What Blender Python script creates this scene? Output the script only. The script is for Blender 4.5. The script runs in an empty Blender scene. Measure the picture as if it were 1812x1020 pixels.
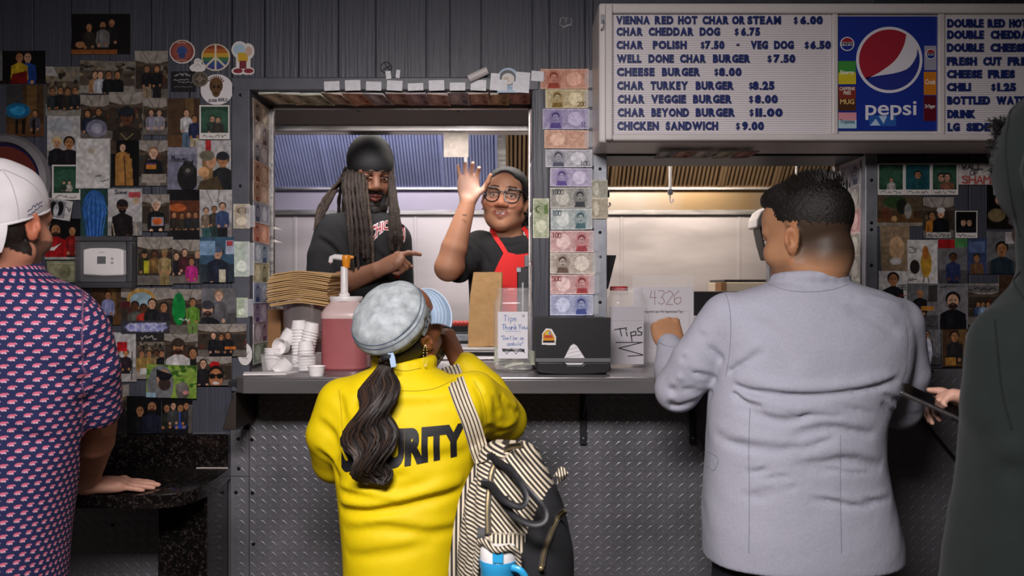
import bpy, bmesh, math, random
import numpy as np
from mathutils import Vector, Matrix, Euler
from mathutils.bvhtree import BVHTree

SC = bpy.context.scene
COL = SC.collection
PI = math.pi
# ------------------------------------------------------------------ camera
CAM_D, CAM_Z, FPX = 2.6, 1.42, 1456.0          # distance to the front wall, eye height, focal length in pixels
cam_data = bpy.data.cameras.new('camera')
cam_data.sensor_width = 36.0
cam_data.lens = 36.0 * FPX / 1812.0
cam_data.clip_start = 0.05
cam_data.dof.use_dof = True
cam_data.dof.focus_distance = 2.35
cam_data.dof.aperture_fstop = 4.0
cam = bpy.data.objects.new('camera', cam_data)
cam.location = (0, -CAM_D, CAM_Z)
cam.rotation_euler = (PI / 2, 0, 0)
COL.objects.link(cam)
SC.camera = cam
# ------------------------------------------------------------------ light
world = bpy.data.worlds.new('world'); SC.world = world
world.use_nodes = True
bg = world.node_tree.nodes['Background']
bg.inputs[0].default_value = (0.75, 0.72, 0.78, 1)
bg.inputs[1].default_value = 0.04

def area_light(name, loc, size, power, col, rot=(0, 0, 0), spread=PI):
    l = bpy.data.lights.new(name, 'AREA'); l.shape = 'RECTANGLE'
    l.size, l.size_y = size; l.energy = power; l.color = col; l.spread = spread
    o = bpy.data.objects.new(name, l); o.location = loc; o.rotation_euler = rot
    COL.objects.link(o); return o
# the waiting room's ceiling panels, the kitchen's ceiling tube and the lamps under the hood
area_light('waiting_room_light', (-0.3, -2.2, 2.3), (0.9, 0.5), 84, (1.0, 0.945, 0.94), (math.radians(30), 0, 0), math.radians(145))
area_light('kitchen_light', (-0.15, 0.95, 2.44), (1.7, 0.3), 19, (1.0, 0.93, 0.87), (0, 0, 0))
area_light('cook_face_fill', (-0.42, 0.27, 2.05), (1.05, 0.05), 2.0, (1.0, 0.95, 0.93), (math.radians(30), 0, 0), math.radians(62))  # unseen fill behind the lintel, added to brighten the cooks from the front
area_light('hood_light_warm', (0.95, 1.3, 2.28), (1.0, 0.2), 17, (1.0, 0.88, 0.75), (math.radians(48), 0, 0))
area_light('hood_light_cool', (-0.7, 1.3, 2.28), (1.0, 0.2), 8.5, (0.93, 0.9, 1.0), (math.radians(58), 0, 0))

SC.view_settings.view_transform = 'Standard'
SC.view_settings.look = 'None'
SC.view_settings.exposure = 0.0
SC.view_settings.gamma = 1.0
SC.view_settings.use_curve_mapping = False

# ------------------------------------------------------------------ helpers
def W(px, py, y=0.0):
    d = y + CAM_D
    return Vector(((px - 906) * d / FPX, y, CAM_Z - (py - 510) * d / FPX))
def wx(px, y=0.0): return (px - 906) * (y + CAM_D) / FPX
def wz(py, y=0.0): return CAM_Z - (py - 510) * (y + CAM_D) / FPX

def lin(c):
    if isinstance(c, str):
        c = c.lstrip('#'); c = [int(c[i:i + 2], 16) / 255 for i in (0, 2, 4)]
    return tuple((v / 12.92 if v <= 0.04045 else ((v + 0.055) / 1.055) ** 2.4) for v in c[:3])
def rgb(c):
    if isinstance(c, str):
        c = c.lstrip('#'); return np.array([int(c[i:i + 2], 16) / 255 for i in (0, 2, 4)])
    return np.array(c, float)
def lin_np(a): return np.where(a <= 0.04045, a / 12.92, ((np.maximum(a, 0) + 0.055) / 1.055) ** 2.4)

MATS = {}
def mat(name, col='#808080', rough=0.5, metal=0.0, vcol=False, noise=0.0, nscale=20.0, bump=0.0, bscale=80.0, bdist=0.002,
        trans=0.0, ior=1.45, coat=0.0, spec=0.5, emit=None, estr=0.0, stretch=None, sheen=0.0, alpha=1.0, sss=0.0, rnoise=0.0, detail=4.0):
    if name in MATS: return MATS[name]
    m = bpy.data.materials.new(name); m.use_nodes = True
    nt = m.node_tree; b = nt.nodes['Principled BSDF']
    L = nt.links.new
    b.inputs['Base Color'].default_value = (*lin(col), 1)
    b.inputs['Roughness'].default_value = rough
    b.inputs['Metallic'].default_value = metal
    b.inputs['Transmission Weight'].default_value = trans
    b.inputs['IOR'].default_value = ior
    b.inputs['Coat Weight'].default_value = coat
    b.inputs['Coat Roughness'].default_value = 0.08
    b.inputs['Specular IOR Level'].default_value = spec
    b.inputs['Alpha'].default_value = alpha
    if sheen: b.inputs['Sheen Weight'].default_value = sheen
    if sss:
        b.inputs['Subsurface Weight'].default_value = sss
        b.inputs['Subsurface Radius'].default_value = (0.02, 0.008, 0.005)
        b.inputs['Subsurface Scale'].default_value = 0.3
    if emit:
        b.inputs['Emission Color'].default_value = (*lin(emit), 1); b.inputs['Emission Strength'].default_value = estr
    src = None
    if vcol:
        a = nt.nodes.new('ShaderNodeVertexColor'); a.layer_name = 'col'; src = a.outputs['Color']
        L(src, b.inputs['Base Color'])
    tc = None
    def coord():
        nonlocal tc
        if tc is None:
            t = nt.nodes.new('ShaderNodeTexCoord'); tc = t.outputs['Object']
            if stretch:
                mp = nt.nodes.new('ShaderNodeMapping'); mp.inputs['Scale'].default_value = stretch
                L(tc, mp.inputs['Vector']); tc = mp.outputs['Vector']
        return tc
    if noise > 0:
        n = nt.nodes.new('ShaderNodeTexNoise'); n.inputs['Scale'].default_value = nscale; n.inputs['Detail'].default_value = detail
        L(coord(), n.inputs['Vector'])
        r = nt.nodes.new('ShaderNodeMapRange'); r.inputs[1].default_value = 0.25; r.inputs[2].default_value = 0.75
        r.inputs[3].default_value = 1 - noise; r.inputs[4].default_value = 1 + noise
        L(n.outputs['Fac'], r.inputs[0])
        mx = nt.nodes.new('ShaderNodeMix'); mx.data_type = 'RGBA'; mx.blend_type = 'MULTIPLY'; mx.inputs[0].default_value = 1
        if src: L(src, mx.inputs[6])
        else: mx.inputs[6].default_value = (*lin(col), 1)
        cb = nt.nodes.new('ShaderNodeCombineColor')
        for i in range(3): L(r.outputs[0], cb.inputs[i])
        L(cb.outputs[0], mx.inputs[7]); L(mx.outputs[2], b.inputs['Base Color'])
        if rnoise:
            r2 = nt.nodes.new('ShaderNodeMapRange'); r2.inputs[1].default_value = 0.3; r2.inputs[2].default_value = 0.7
            r2.inputs[3].default_value = rough - rnoise; r2.inputs[4].default_value = rough + rnoise
            L(n.outputs['Fac'], r2.inputs[0]); L(r2.outputs[0], b.inputs['Roughness'])
    if bump > 0:
        n = nt.nodes.new('ShaderNodeTexNoise'); n.inputs['Scale'].default_value = bscale; n.inputs['Detail'].default_value = 5
        L(coord(), n.inputs['Vector'])
        bp = nt.nodes.new('ShaderNodeBump'); bp.inputs['Strength'].default_value = bump; bp.inputs['Distance'].default_value = bdist
        L(n.outputs['Fac'], bp.inputs['Height']); L(bp.outputs['Normal'], b.inputs['Normal'])
    MATS[name] = m
    return m

def link(o, parent=None, m=None):
    COL.objects.link(o)
    if parent is not None: o.parent = parent
    if m is not None and o.type == 'MESH': 
        o.data.materials.clear(); o.data.materials.append(m)
    return o
def tag(o, label=None, cat=None, group=None, kind=None):
    if label: o['label'] = label
    if cat: o['category'] = cat
    if group: o['group'] = group
    if kind: o['kind'] = kind
    return o
def empty(name, loc=(0, 0, 0), label=None, cat=None, group=None, rot=(0, 0, 0), kind=None):
    o = bpy.data.objects.new(name, None); o.location = loc; o.rotation_euler = rot
    o.empty_display_size = 0.05
    COL.objects.link(o)
    return tag(o, label, cat, group, kind)
def smooth(me, on=True):
    if len(me.polygons): me.polygons.foreach_set('use_smooth', np.full(len(me.polygons), on))
def set_autosmooth(me, ang=40):
    smooth(me)
    try: me.set_sharp_from_angle(angle=math.radians(ang))
    except Exception: pass

def world_of(o):
    return o.matrix_basis.copy() if o.parent is None else world_of(o.parent) @ o.matrix_parent_inverse @ o.matrix_basis
def set_inv(o, parent): o.matrix_parent_inverse = world_of(parent).inverted()

class MB:
    """collects simple shapes into one mesh"""
    def __init__(s): s.v = []; s.f = []
    def add(s, vs, fs):
        n = len(s.v); s.v += [tuple(v) for v in vs]; s.f += [tuple(i + n for i in f) for f in fs]; return s
    def box(s, a, b, rot=None, piv=None):
        x0, y0, z0 = a; x1, y1, z1 = b
        vs = [Vector(p) for p in ((x0, y0, z0), (x1, y0, z0), (x1, y1, z0), (x0, y1, z0), (x0, y0, z1), (x1, y0, z1), (x1, y1, z1), (x0, y1, z1))]
        if rot is not None:
            pv = Vector(piv) if piv is not None else (Vector(a) + Vector(b)) / 2
            R = Euler(rot).to_matrix(); vs = [pv + R @ (v - pv) for v in vs]
        return s.add(vs, [(0, 3, 2, 1), (4, 5, 6, 7), (0, 1, 5, 4), (1, 2, 6, 5), (2, 3, 7, 6), (3, 0, 4, 7)])
    def lathe(s, prof, c=(0, 0, 0), n=28, axis=None, caps=True):
        c = Vector(c); ax = Vector(axis).normalized() if axis is not None else Vector((0, 0, 1))
        q = Vector((0, 0, 1)).rotation_difference(ax); vs = []; fs = []
        for r, z in prof:
            for i in range(n):
                t = 2 * PI * i / n; vs.append(c + q @ Vector((r * math.cos(t), r * math.sin(t), z)))
        for k in range(len(prof) - 1):
            for i in range(n):
                j = (i + 1) % n; fs.append((k * n + i, k * n + j, (k + 1) * n + j, (k + 1) * n + i))
        if caps:
            fs.append(tuple(reversed(range(n)))); fs.append(tuple(range((len(prof) - 1) * n, len(prof) * n)))
        return s.add(vs, fs)
    def tube(s, pts, r, n=8, flat=None, caps=True, up=(0, 0, 1)):
        pts = [Vector(p) for p in pts]; m = len(pts)
        rs = r if isinstance(r, (list, tuple)) else [r] * m
        vs = []; fs = []; prev = None
        for k, p in enumerate(pts):
            t = (pts[min(k + 1, m - 1)] - pts[max(k - 1, 0)]).normalized()
            if prev is None:
                a = Vector(up) - t * t.dot(Vector(up))
                if a.length < 1e-4: a = Vector((1, 0, 0)) - t * t.x
            else: a = prev - t * t.dot(prev)
            a.normalize(); prev = a; b = t.cross(a)
            fl = flat if flat else (1, 1)
            for i in range(n):
                an = 2 * PI * i / n
                vs.append(p + a * (math.cos(an) * rs[k] * fl[0]) + b * (math.sin(an) * rs[k] * fl[1]))
        for k in range(m - 1):
            for i in range(n):
                j = (i + 1) % n; fs.append((k * n + i, k * n + j, (k + 1) * n + j, (k + 1) * n + i))
        if caps: fs.append(tuple(reversed(range(n)))); fs.append(tuple(range((m - 1) * n, m * n)))
        return s.add(vs, fs)
    def ribbon(s, pts, side, w, th=0.002, ws=None):
        """a flat strap along pts; side = direction(s) across it"""
        pts = [Vector(p) for p in pts]; m = len(pts); vs = []; fs = []
        for k, p in enumerate(pts):
            t = (pts[min(k + 1, m - 1)] - pts[max(k - 1, 0)]).normalized()
            sd = Vector(side[k]) if isinstance(side, list) else Vector(side)
            sd = (sd - t * t.dot(sd)).normalized(); nn = t.cross(sd); ww = (ws[k] if ws else w) / 2
            vs += [p - sd * ww - nn * th / 2, p + sd * ww - nn * th / 2, p + sd * ww + nn * th / 2, p - sd * ww + nn * th / 2]
        for k in range(m - 1):
            for i in range(4):
                j = (i + 1) % 4; fs.append((k * 4 + i, k * 4 + j, k * 4 + 4 + j, k * 4 + 4 + i))
        fs += [(3, 2, 1, 0), tuple((m - 1) * 4 + i for i in range(4))]
        return s.add(vs, fs)
    def prism(s, poly, y0, y1, axis='y'):
        """extrude a polygon given in (x,z) along y, or (x,y) along z"""
        n = len(poly)
        if axis == 'y': vs = [(p[0], y0, p[1]) for p in poly] + [(p[0], y1, p[1]) for p in poly]
        elif axis == 'z': vs = [(p[0], p[1], y0) for p in poly] + [(p[0], p[1], y1) for p in poly]
        else: vs = [(y0, p[0], p[1]) for p in poly] + [(y1, p[0], p[1]) for p in poly]
        fs = [tuple(range(n)), tuple(reversed(range(n, 2 * n)))] + [(i, i + n, (i + 1) % n + n, (i + 1) % n) for i in range(n)]
        return s.add(vs, fs)
    def ball(s, c, r, n=12, m=8):
        c = Vector(c); r = r if isinstance(r, (tuple, list)) else (r, r, r); vs = [c + Vector((0, 0, -r[2]))]; fs = []
        for k in range(1, m):
            ph = -PI / 2 + PI * k / m
            for i in range(n):
                t = 2 * PI * i / n; vs.append(c + Vector((r[0] * math.cos(ph) * math.cos(t), r[1] * math.cos(ph) * math.sin(t), r[2] * math.sin(ph))))
        vs.append(c + Vector((0, 0, r[2]))); N = len(vs) - 1
        for i in range(n):
            j = (i + 1) % n; fs.append((0, 1 + j, 1 + i)); fs.append((N, N - n + i, N - n + j))
            for k in range(m - 2): fs.append((1 + k * n + i, 1 + k * n + j, 1 + (k + 1) * n + j, 1 + (k + 1) * n + i))
        return s.add(vs, fs)
    def build(s, name, m=None, parent=None, sm=None, bevel=0.0, bseg=2, loc=None, fix=True, local=True):
        me = bpy.data.meshes.new(name); me.from_pydata(s.v, [], s.f)
        if fix or bevel:
            bm = bmesh.new(); bm.from_mesh(me)
            bmesh.ops.recalc_face_normals(bm, faces=bm.faces)
            if bevel:
                es = [e for e in bm.edges if len(e.link_faces) == 2 and e.calc_face_angle(0) > 0.5]
                bmesh.ops.bevel(bm, geom=es, offset=bevel, segments=bseg, profile=0.5, affect='EDGES', clamp_overlap=True)
            bm.to_mesh(me); bm.free()
        if sm is not None: set_autosmooth(me, sm)
        o = bpy.data.objects.new(name, me)
        link(o, parent, m)
        if parent is not None and local: set_inv(o, parent)
        if loc is not None: o.location = loc
        return o
def box_obj(name, a, b, m, parent=None, bevel=0.0, **k): return MB().box(a, b).build(name, m, parent, bevel=bevel, **k)
def structure(o): o['kind'] = 'structure'; return o

def mesh_np(name, V, F, m=None, parent=None, col=None, sm=True):
    """V (n,3), F (m,4 or 3) numpy; col (n,3) sRGB per vertex"""
    V = np.ascontiguousarray(V, np.float32); F = np.ascontiguousarray(F, np.int32)
    me = bpy.data.meshes.new(name); k = F.shape[1]
    me.vertices.add(len(V)); me.vertices.foreach_set('co', V.ravel())
    me.loops.add(F.size); me.loops.foreach_set('vertex_index', F.ravel())
    me.polygons.add(len(F)); me.polygons.foreach_set('loop_start', np.arange(0, F.size, k, dtype=np.int32))
    try: me.polygons.foreach_set('loop_total', np.full(len(F), k, np.int32))
    except Exception: pass
    me.update(calc_edges=True); me.validate()
    smooth(me, sm)
    if col is not None:
        ca = me.color_attributes.new('col', 'FLOAT_COLOR', 'POINT')
        c4 = np.ones((len(V), 4), np.float32); c4[:, :3] = lin_np(np.clip(col, 0, 1)); ca.data.foreach_set('color', c4.ravel())
    o = bpy.data.objects.new(name, me)
    link(o, parent, m)
    if parent is not None: set_inv(o, parent)
    return o

def spline(pts, n):
    """Catmull-Rom through pts, n samples in all"""
    P = np.array([list(p) for p in pts], float); P = np.vstack([2 * P[0] - P[1], P, 2 * P[-1] - P[-2]])
    out = []
    for u in np.linspace(0, len(pts) - 1 - 1e-9, n):
        i = int(u); t = u - i; a, b, c, d = P[i:i + 4]
        out.append(0.5 * (2 * b + (c - a) * t + (2 * a - 5 * b + 4 * c - d) * t * t + (3 * b - a - 3 * c + d) * t ** 3))
    return np.array(out)

# ------------------------------------------------------------------ lettering
GLYPHS = {}
def text_mesh(txt, bold=0.0, res=3):
    """unit text mesh: (verts (n,2), faces) with cap height about 0.7"""
    key = (txt, bold, res)
    if key in GLYPHS: return GLYPHS[key]
    cu = bpy.data.curves.new('glyph', 'FONT'); cu.body = txt; cu.size = 1.0; cu.offset = bold; cu.resolution_u = res
    o = bpy.data.objects.new('glyph', cu); COL.objects.link(o)
    dg = bpy.context.evaluated_depsgraph_get(); dg.update()
    me = bpy.data.meshes.new_from_object(o.evaluated_get(dg))
    V = np.zeros(len(me.vertices) * 3, np.float32); me.vertices.foreach_get('co', V); V = V.reshape(-1, 3)[:, :2].astype(float)
    F = [tuple(p.vertices) for p in me.polygons]
    bpy.data.objects.remove(o); bpy.data.curves.remove(cu); bpy.data.meshes.remove(me)
    GLYPHS[key] = (V, F); return V, F
def letters_fit(mb, txt, x0, x1, z0, z1, y, th=0.001, bold=0.03, shear=0.0, res=3):
    """raised lettering filling the given rectangle on a plane facing the camera"""
    V, F = text_mesh(txt, bold, res)
    mn, mx_ = V.min(0), V.max(0)
    P = (V - mn) / (mx_ - mn); X = x0 + P[:, 0] * (x1 - x0) + shear * P[:, 1] * (z1 - z0); Z = z0 + P[:, 1] * (z1 - z0)
    n = len(V); vs = [(X[i], y - th, Z[i]) for i in range(n)]
    fs = list(F)
    if th > 0.0004:
        vs += [(X[i], y, Z[i]) for i in range(n)]
        cnt = {}
        for f in F:
            for a, b in zip(f, f[1:] + f[:1]): cnt[(a, b)] = 1
        for (a, b) in cnt:
            if (b, a) not in cnt: fs.append((a, a + n, b + n, b))
    mb.add(vs, fs)
# ------------------------------------------------------------------ print on paper: tiny rasteriser, one colour per vertex
class Img:
    def __init__(s, w, h, c='#808080'):
        s.w, s.h = w, h; s.a = np.ones((h, w, 3)) * rgb(c)
        s.Y, s.X = np.mgrid[0:h, 0:w]; s.X = (s.X + .5) / w; s.Y = (s.Y + .5) / h; s.asp = w / h
    def _put(s, m, c, al=1.0):
        m = (np.clip(m, 0, 1) * al)[..., None]; s.a = s.a * (1 - m) + rgb(c) * m; return s
    def rect(s, x0, y0, x1, y1, c, al=1.0): return s._put(((s.X >= x0) & (s.X < x1) & (s.Y >= y0) & (s.Y < y1)).astype(float), c, al)
    def ell(s, cx, cy, rx, ry, c, al=1.0, ang=0.0):
        dx, dy = s.X - cx, (s.Y - cy); ca, sa = math.cos(ang), math.sin(ang)
        u = dx * ca + dy * sa; v = -dx * sa + dy * ca
        d = np.sqrt((u / rx) ** 2 + (v / ry) ** 2); e = 1.0 / max(4.0, min(rx * s.w, ry * s.h)) 
        return s._put((1 - d) / e + .5, c, al)
    def poly(s, pts, c, al=1.0):
        ins = np.zeros(s.X.shape, bool); n = len(pts)
        for i in range(n):
            (x0, y0), (x1, y1) = pts[i], pts[(i + 1) % n]
            if y0 == y1: continue
            cond = ((s.Y >= min(y0, y1)) & (s.Y < max(y0, y1))) & (s.X < x0 + (s.Y - y0) * (x1 - x0) / (y1 - y0)); ins ^= cond
        return s._put(ins.astype(float), c, al)
    def line(s, pts, w, c, al=1.0):
        """w in pixels of the raster"""
        m = np.zeros(s.X.shape)
        for (x0, y0), (x1, y1) in zip(pts[:-1], pts[1:]):
            ax, ay, bx, by = x0 * s.w, y0 * s.h, x1 * s.w, y1 * s.h
            lx0, lx1 = int(max(0, min(ax, bx) - w - 1)), int(min(s.w, max(ax, bx) + w + 2)); ly0, ly1 = int(max(0, min(ay, by) - w - 1)), int(min(s.h, max(ay, by) + w + 2))
            if lx1 <= lx0 or ly1 <= ly0: continue
            X = s.X[ly0:ly1, lx0:lx1] * s.w; Y = s.Y[ly0:ly1, lx0:lx1] * s.h
            L = max(1e-9, (bx - ax) ** 2 + (by - ay) ** 2); t = np.clip(((X - ax) * (bx - ax) + (Y - ay) * (by - ay)) / L, 0, 1)
            d = np.hypot(X - ax - t * (bx - ax), Y - ay - t * (by - ay))
            m[ly0:ly1, lx0:lx1] = np.maximum(m[ly0:ly1, lx0:lx1], np.clip(w / 2 - d + .5, 0, 1))
        return s._put(m, c, al)
    def noise(s, amp, seed=0, cell=6):
        r = np.random.RandomState(seed); g = r.rand(s.h // cell + 3, s.w // cell + 3) - .5
        yi = np.arange(s.h) / cell; xi = np.arange(s.w) / cell; y0 = yi.astype(int); x0 = xi.astype(int); fy = (yi - y0)[:, None]; fx = (xi - x0)[None]
        n = (g[y0][:, x0] * (1 - fy) * (1 - fx) + g[y0 + 1][:, x0] * fy * (1 - fx) + g[y0][:, x0 + 1] * (1 - fy) * fx + g[y0 + 1][:, x0 + 1] * fy * fx)
        s.a = np.clip(s.a * (1 + amp * 2 * n[..., None]), 0, 1); return s
    def speck(s, amp, seed=0):
        s.a = np.clip(s.a + amp * (np.random.RandomState(seed).rand(s.h, s.w, 1) - .5), 0, 1); return s
    def face(s, cx, cy, r, skin='#a8765a', hair='#1a1412', beard=None, hat=None):
        ry = r * s.asp
        if hair: s.ell(cx, cy - ry * .25, r * 1.12, ry * 1.15, hair)
        s.ell(cx, cy + ry * .1, r * .86, ry * 1.1, skin)
        if r * s.w > 3.2:
            d = rgb(skin) * .45
            for sx in (-1, 1): s.ell(cx + sx * r * .36, cy - ry * .02, r * .17, ry * .09, d); s.ell(cx + sx * r * .36, cy - ry * .22, r * .24, ry * .06, d * .8)
            s.ell(cx, cy + ry * .32, r * .15, ry * .12, rgb(skin) * .78); s.ell(cx, cy + ry * .62, r * .32, ry * .1, rgb(skin) * np.array([.75, .5, .5]))
        if beard: s.ell(cx, cy + ry * .85, r * .7, ry * .5, beard); s.ell(cx, cy + ry * .6, r * .3, ry * .1, '#7a4a44')
        if hat: s.ell(cx, cy - ry * .62, r * 1.05, ry * .72, hat)
        return s
    def person(s, cx, cy, r, shirt='#222428', skin='#a8765a', hair='#1a1412', pants=None, beard=None, hat=None, arms=True, wide=1.0):
        """head of radius r (fraction of width) at (cx, cy)"""
        q = s.asp; sh = cy + 1.5 * r * q
        s.poly([(cx - .5 * r, cy + .8 * r * q), (cx + .5 * r, cy + .8 * r * q), (cx + .5 * r, sh + .4 * r * q), (cx - .5 * r, sh + .4 * r * q)], rgb(skin) * .85)
        w = 2.1 * r * wide
        s.poly([(cx - .6 * r, sh - .15 * r * q), (cx + .6 * r, sh - .15 * r * q), (cx + w * .92, sh + .55 * r * q), (cx + w, sh + 3.6 * r * q), (cx + w * .8, sh + 5.2 * r * q), (cx - w * .8, sh + 5.2 * r * q), (cx - w, sh + 3.6 * r * q), (cx - w * .92, sh + .55 * r * q)], shirt)
        sc = rgb(shirt); s.line([(cx - w * .62, sh + 1.6 * r * q), (cx - w * .6, sh + 5 * r * q)], 1.2, sc * .6); s.line([(cx + w * .62, sh + 1.6 * r * q), (cx + w * .6, sh + 5 * r * q)], 1.2, sc * .6)
        s.ell(cx - w * .2, sh + 1.6 * r * q, w * .25, 1.2 * r * q, np.clip(sc * 1.25 + .03, 0, 1), .5)
        if pants: s.poly([(cx - w * .72, sh + 5 * r * q), (cx + w * .72, sh + 5 * r * q), (cx + w * .7, 1.1), (cx - w * .7, 1.1)], pants); s.line([(cx, sh + 6 * r * q), (cx, 1)], 1.5, rgb(pants) * .5)
        if arms: s.ell(cx - w * .55, sh + 4.6 * r * q, r * .45, r * .5 * q, skin); s.ell(cx + w * .5, sh + 4.4 * r * q, r * .45, r * .5 * q, skin)
        s.face(cx, cy, r, skin, hair, beard, hat); return s
    def scribble(s, x0, y0, x1, y1, c='#202024', w=1.2, seed=0, n=None):
        r = random.Random(seed); n = n or max(6, int((x1 - x0) * s.w / 2.2)); pts = []
        for i in range(n): pts.append((x0 + (x1 - x0) * i / (n - 1) + r.uniform(-.3, .3) * (x1 - x0) / n, r.uniform(y0, y1)))
        k = 0
        while k < n - 1:
            m = k + r.randint(3, 6); s.line(pts[k:m + 1], w, c); k = m + 1
        return s
    def write(s, txt, x0, y0, x1, y1, c='#202024', w=1.5):
        """block handwriting in strokes"""
        n = len(txt); cw = (x1 - x0) / n
        for i, ch in enumerate(txt):
            for st in STROKES.get(ch, []):
                s.line([(x0 + (i + .1 + .8 * p[0]) * cw, y0 + (y1 - y0) * p[1]) for p in st], w, c)
        return s
def _st(t):
    out = []
    for part in t.split():
        q = part.split('-'); out.append([(int(a[0]) / 4, int(a[1]) / 6) for a in q])
    return out
STROKES = {k: _st(v) for k, v in {
 'A': '06-20-46 14-34', 'B': '00-06-36-45-33-03 33-42-31-00', 'C': '41-20-01-05-26-45', 'D': '00-06-26-44-42-20-00', 'E': '40-00-06-46 03-33', 'F': '40-00-06 03-33',
 'G': '41-20-01-05-26-45-43-23', 'H': '00-06 40-46 03-43', 'I': '20-26', 'K': '00-06 40-03-46', 'L': '00-06-46', 'M': '06-00-23-40-46', 'N': '06-00-46-40', 'O': '20-01-05-26-45-41-20',
 'P': '06-00-30-41-32-03', 'R': '06-00-30-41-32-03 23-46', 'S': '41-20-01-12-33-45-26-05', 'T': '00-40 20-26', 'U': '00-05-26-45-40', 'V': '00-26-40', 'W': '00-16-22-36-40', 'X': '00-46 40-06', 'Y': '00-23-40 23-26',
 'a': '43-23-04-05-26-45-43-46', 'b': '00-06-36-45-44-33-04', 'c': '43-23-04-05-26-46', 'd': '40-46-26-05-04-23-43', 'e': '04-44-43-23-04-05-26-46', 'f': '40-30-21-26 03-43', 'g': '43-23-04-05-25-44 43-47-28-08',
 'h': '00-06 04-23-34-36', 'i': '23-26 21-22', 'k': '00-06 33-04-36', 'l': '20-26', 'm': '06-03-13-24-26 24-33-44-46', 'n': '06-03 04-23-34-36', 'o': '23-04-05-26-45-44-23', 'p': '03-09 03-33-44-45-26-06',
 'r': '06-03 04-23-43', 's': '43-13-04-34-45-36-06', 't': '20-25-36 02-42', 'u': '03-05-26-45 43-46', 'v': '03-26-43', 'w': '03-16-24-36-43', 'y': '03-25 43-18', "'": '20-22', '"': '10-12 30-32', '.': '25-26',
 '0': '20-01-05-26-45-41-20', '1': '11-20-26', '2': '01-20-41-42-06-46', '3': '00-30-41-32-23-33-45-26-05', '4': '10-03-43 30-36', '5': '40-00-02-32-44-35-26-05', '6': '30-02-05-26-45-43-23-04', '7': '00-40-16', '8': '20-01-22-44-35-26-05-22-41-20', '9': '42-23-01-20-41-26', '$': '41-20-01-12-33-45-26-05 2.'.replace(' 2.', '')}.items()}

M_PHOTO = mat('glossy_photo_print', vcol=True, rough=0.34, coat=0.35, spec=0.4, bump=0.1, bscale=14, bdist=0.004)
M_PAPER = mat('matte_paper_print', vcol=True, rough=0.75, bump=0.1, bscale=40, bdist=0.002)
def sheet(name, img, c, ux, uz, w, h, m, parent=None, curl=0.0, seed=0, mask=None, th=0.0006, bend=0.0):
    """a printed sheet centred on c; ux = across, uz = up (unit vectors), normal = ux x uz reversed (towards the viewer)"""
    ux, uz, c = Vector(ux), Vector(uz), Vector(c); nn = ux.cross(uz)            # faces the camera for ux=+x, uz=+z: (0,-1,0)
    nx, ny = img.w, img.h; r = random.Random(seed)
    U, V_ = np.meshgrid(np.linspace(-.5, .5, nx), np.linspace(.5, -.5, ny))
    lift = np.zeros_like(U)
    if curl:
        k = [r.uniform(0.1, 1) * curl for _ in range(4)]
        for (sx, sy), kk in zip(((-1, 1), (1, 1), (-1, -1), (1, -1)), k): lift += kk * np.clip((U * sx + V_ * sy) - .45, 0, 1) ** 2 * 3
        lift += curl * .35 * (np.sin(U * r.uniform(2, 5) + r.uniform(0, 6)) + 1) * .25
    lift += bend * (0.25 - U ** 2) * 4
    P = np.array(c)[None, None] + U[..., None] * w * np.array(ux) + V_[..., None] * h * np.array(uz) + (lift + th)[..., None] * np.array(nn)
    idx = np.arange(nx * ny).reshape(ny, nx)
    Q = np.stack([idx[1:, :-1], idx[1:, 1:], idx[:-1, 1:], idx[:-1, :-1]], -1)
    if mask is not None: Q = Q[mask(U, V_)[:-1, :-1]] if callable(mask) else Q[mask[:-1, :-1]]
    F = Q.reshape(-1, 4)
    P2 = P.reshape(-1, 3); col = img.a.reshape(-1, 3)
    if mask is None:                                                       # thickness: a rim and a back
        B0 = np.array(c)[None, None] + U[..., None] * w * np.array(ux) + V_[..., None] * h * np.array(uz)
        b = np.array([B0[0, 0], B0[0, -1], B0[-1, -1], B0[-1, 0]])
        # back corners follow the front ones
        n0 = len(P2); P2 = np.vstack([P2, b]); col = np.vstack([col, np.ones((4, 3)) * .8])
        F = np.vstack([F, [[n0, n0 + 1, n0 + 2, n0 + 3], [0, nx - 1, n0 + 1, n0], [nx - 1, nx * ny - 1, n0 + 2, n0 + 1], [nx * ny - 1, nx * (ny - 1), n0 + 3, n0 + 2], [nx * (ny - 1), 0, n0, n0 + 3]]])
        P2 = P2 - np.array(c)
    else: 
        used = np.unique(F); rm = np.zeros(len(P2), int); rm[used] = np.arange(len(used)); P2 = P2[used] - np.array(c); col = col[used]; F = rm[F]
    o = mesh_np(name, P2, F, m, None, col)
    o.location = c
    if parent is not None: o.parent = parent; set_inv(o, parent)
    return o
# ------------------------------------------------------------------ materials of the setting
M_PLANK = mat('painted_wood_grain', '#3c3d47', 0.42, noise=0.10, nscale=9, bump=0.5, bscale=42, bdist=0.004, stretch=(3.2, 1, 0.11), detail=6)
M_TRIM = mat('painted_trim', '#4d4e57', 0.4, noise=0.22, nscale=14, bump=0.15, bscale=60)
M_TREAD = mat('tread_plate_steel', '#77767b', 0.43, metal=0.55, noise=0.16, nscale=5, bump=0.1, bscale=90, rnoise=0.08)
M_STEEL = mat('brushed_steel', '#b9b5b3', 0.33, metal=0.9, noise=0.08, nscale=6, bump=0.08, bscale=60, bdist=0.001, stretch=(1, 1, 14), rnoise=0.08)
M_SHEET = mat('kitchen_wall_steel', '#c9c1c1', 0.42, metal=0.55, noise=0.1, nscale=3, bump=0.16, bscale=7, bdist=0.004, rnoise=0.08, stretch=(0.6, 1, 2.2))
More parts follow.
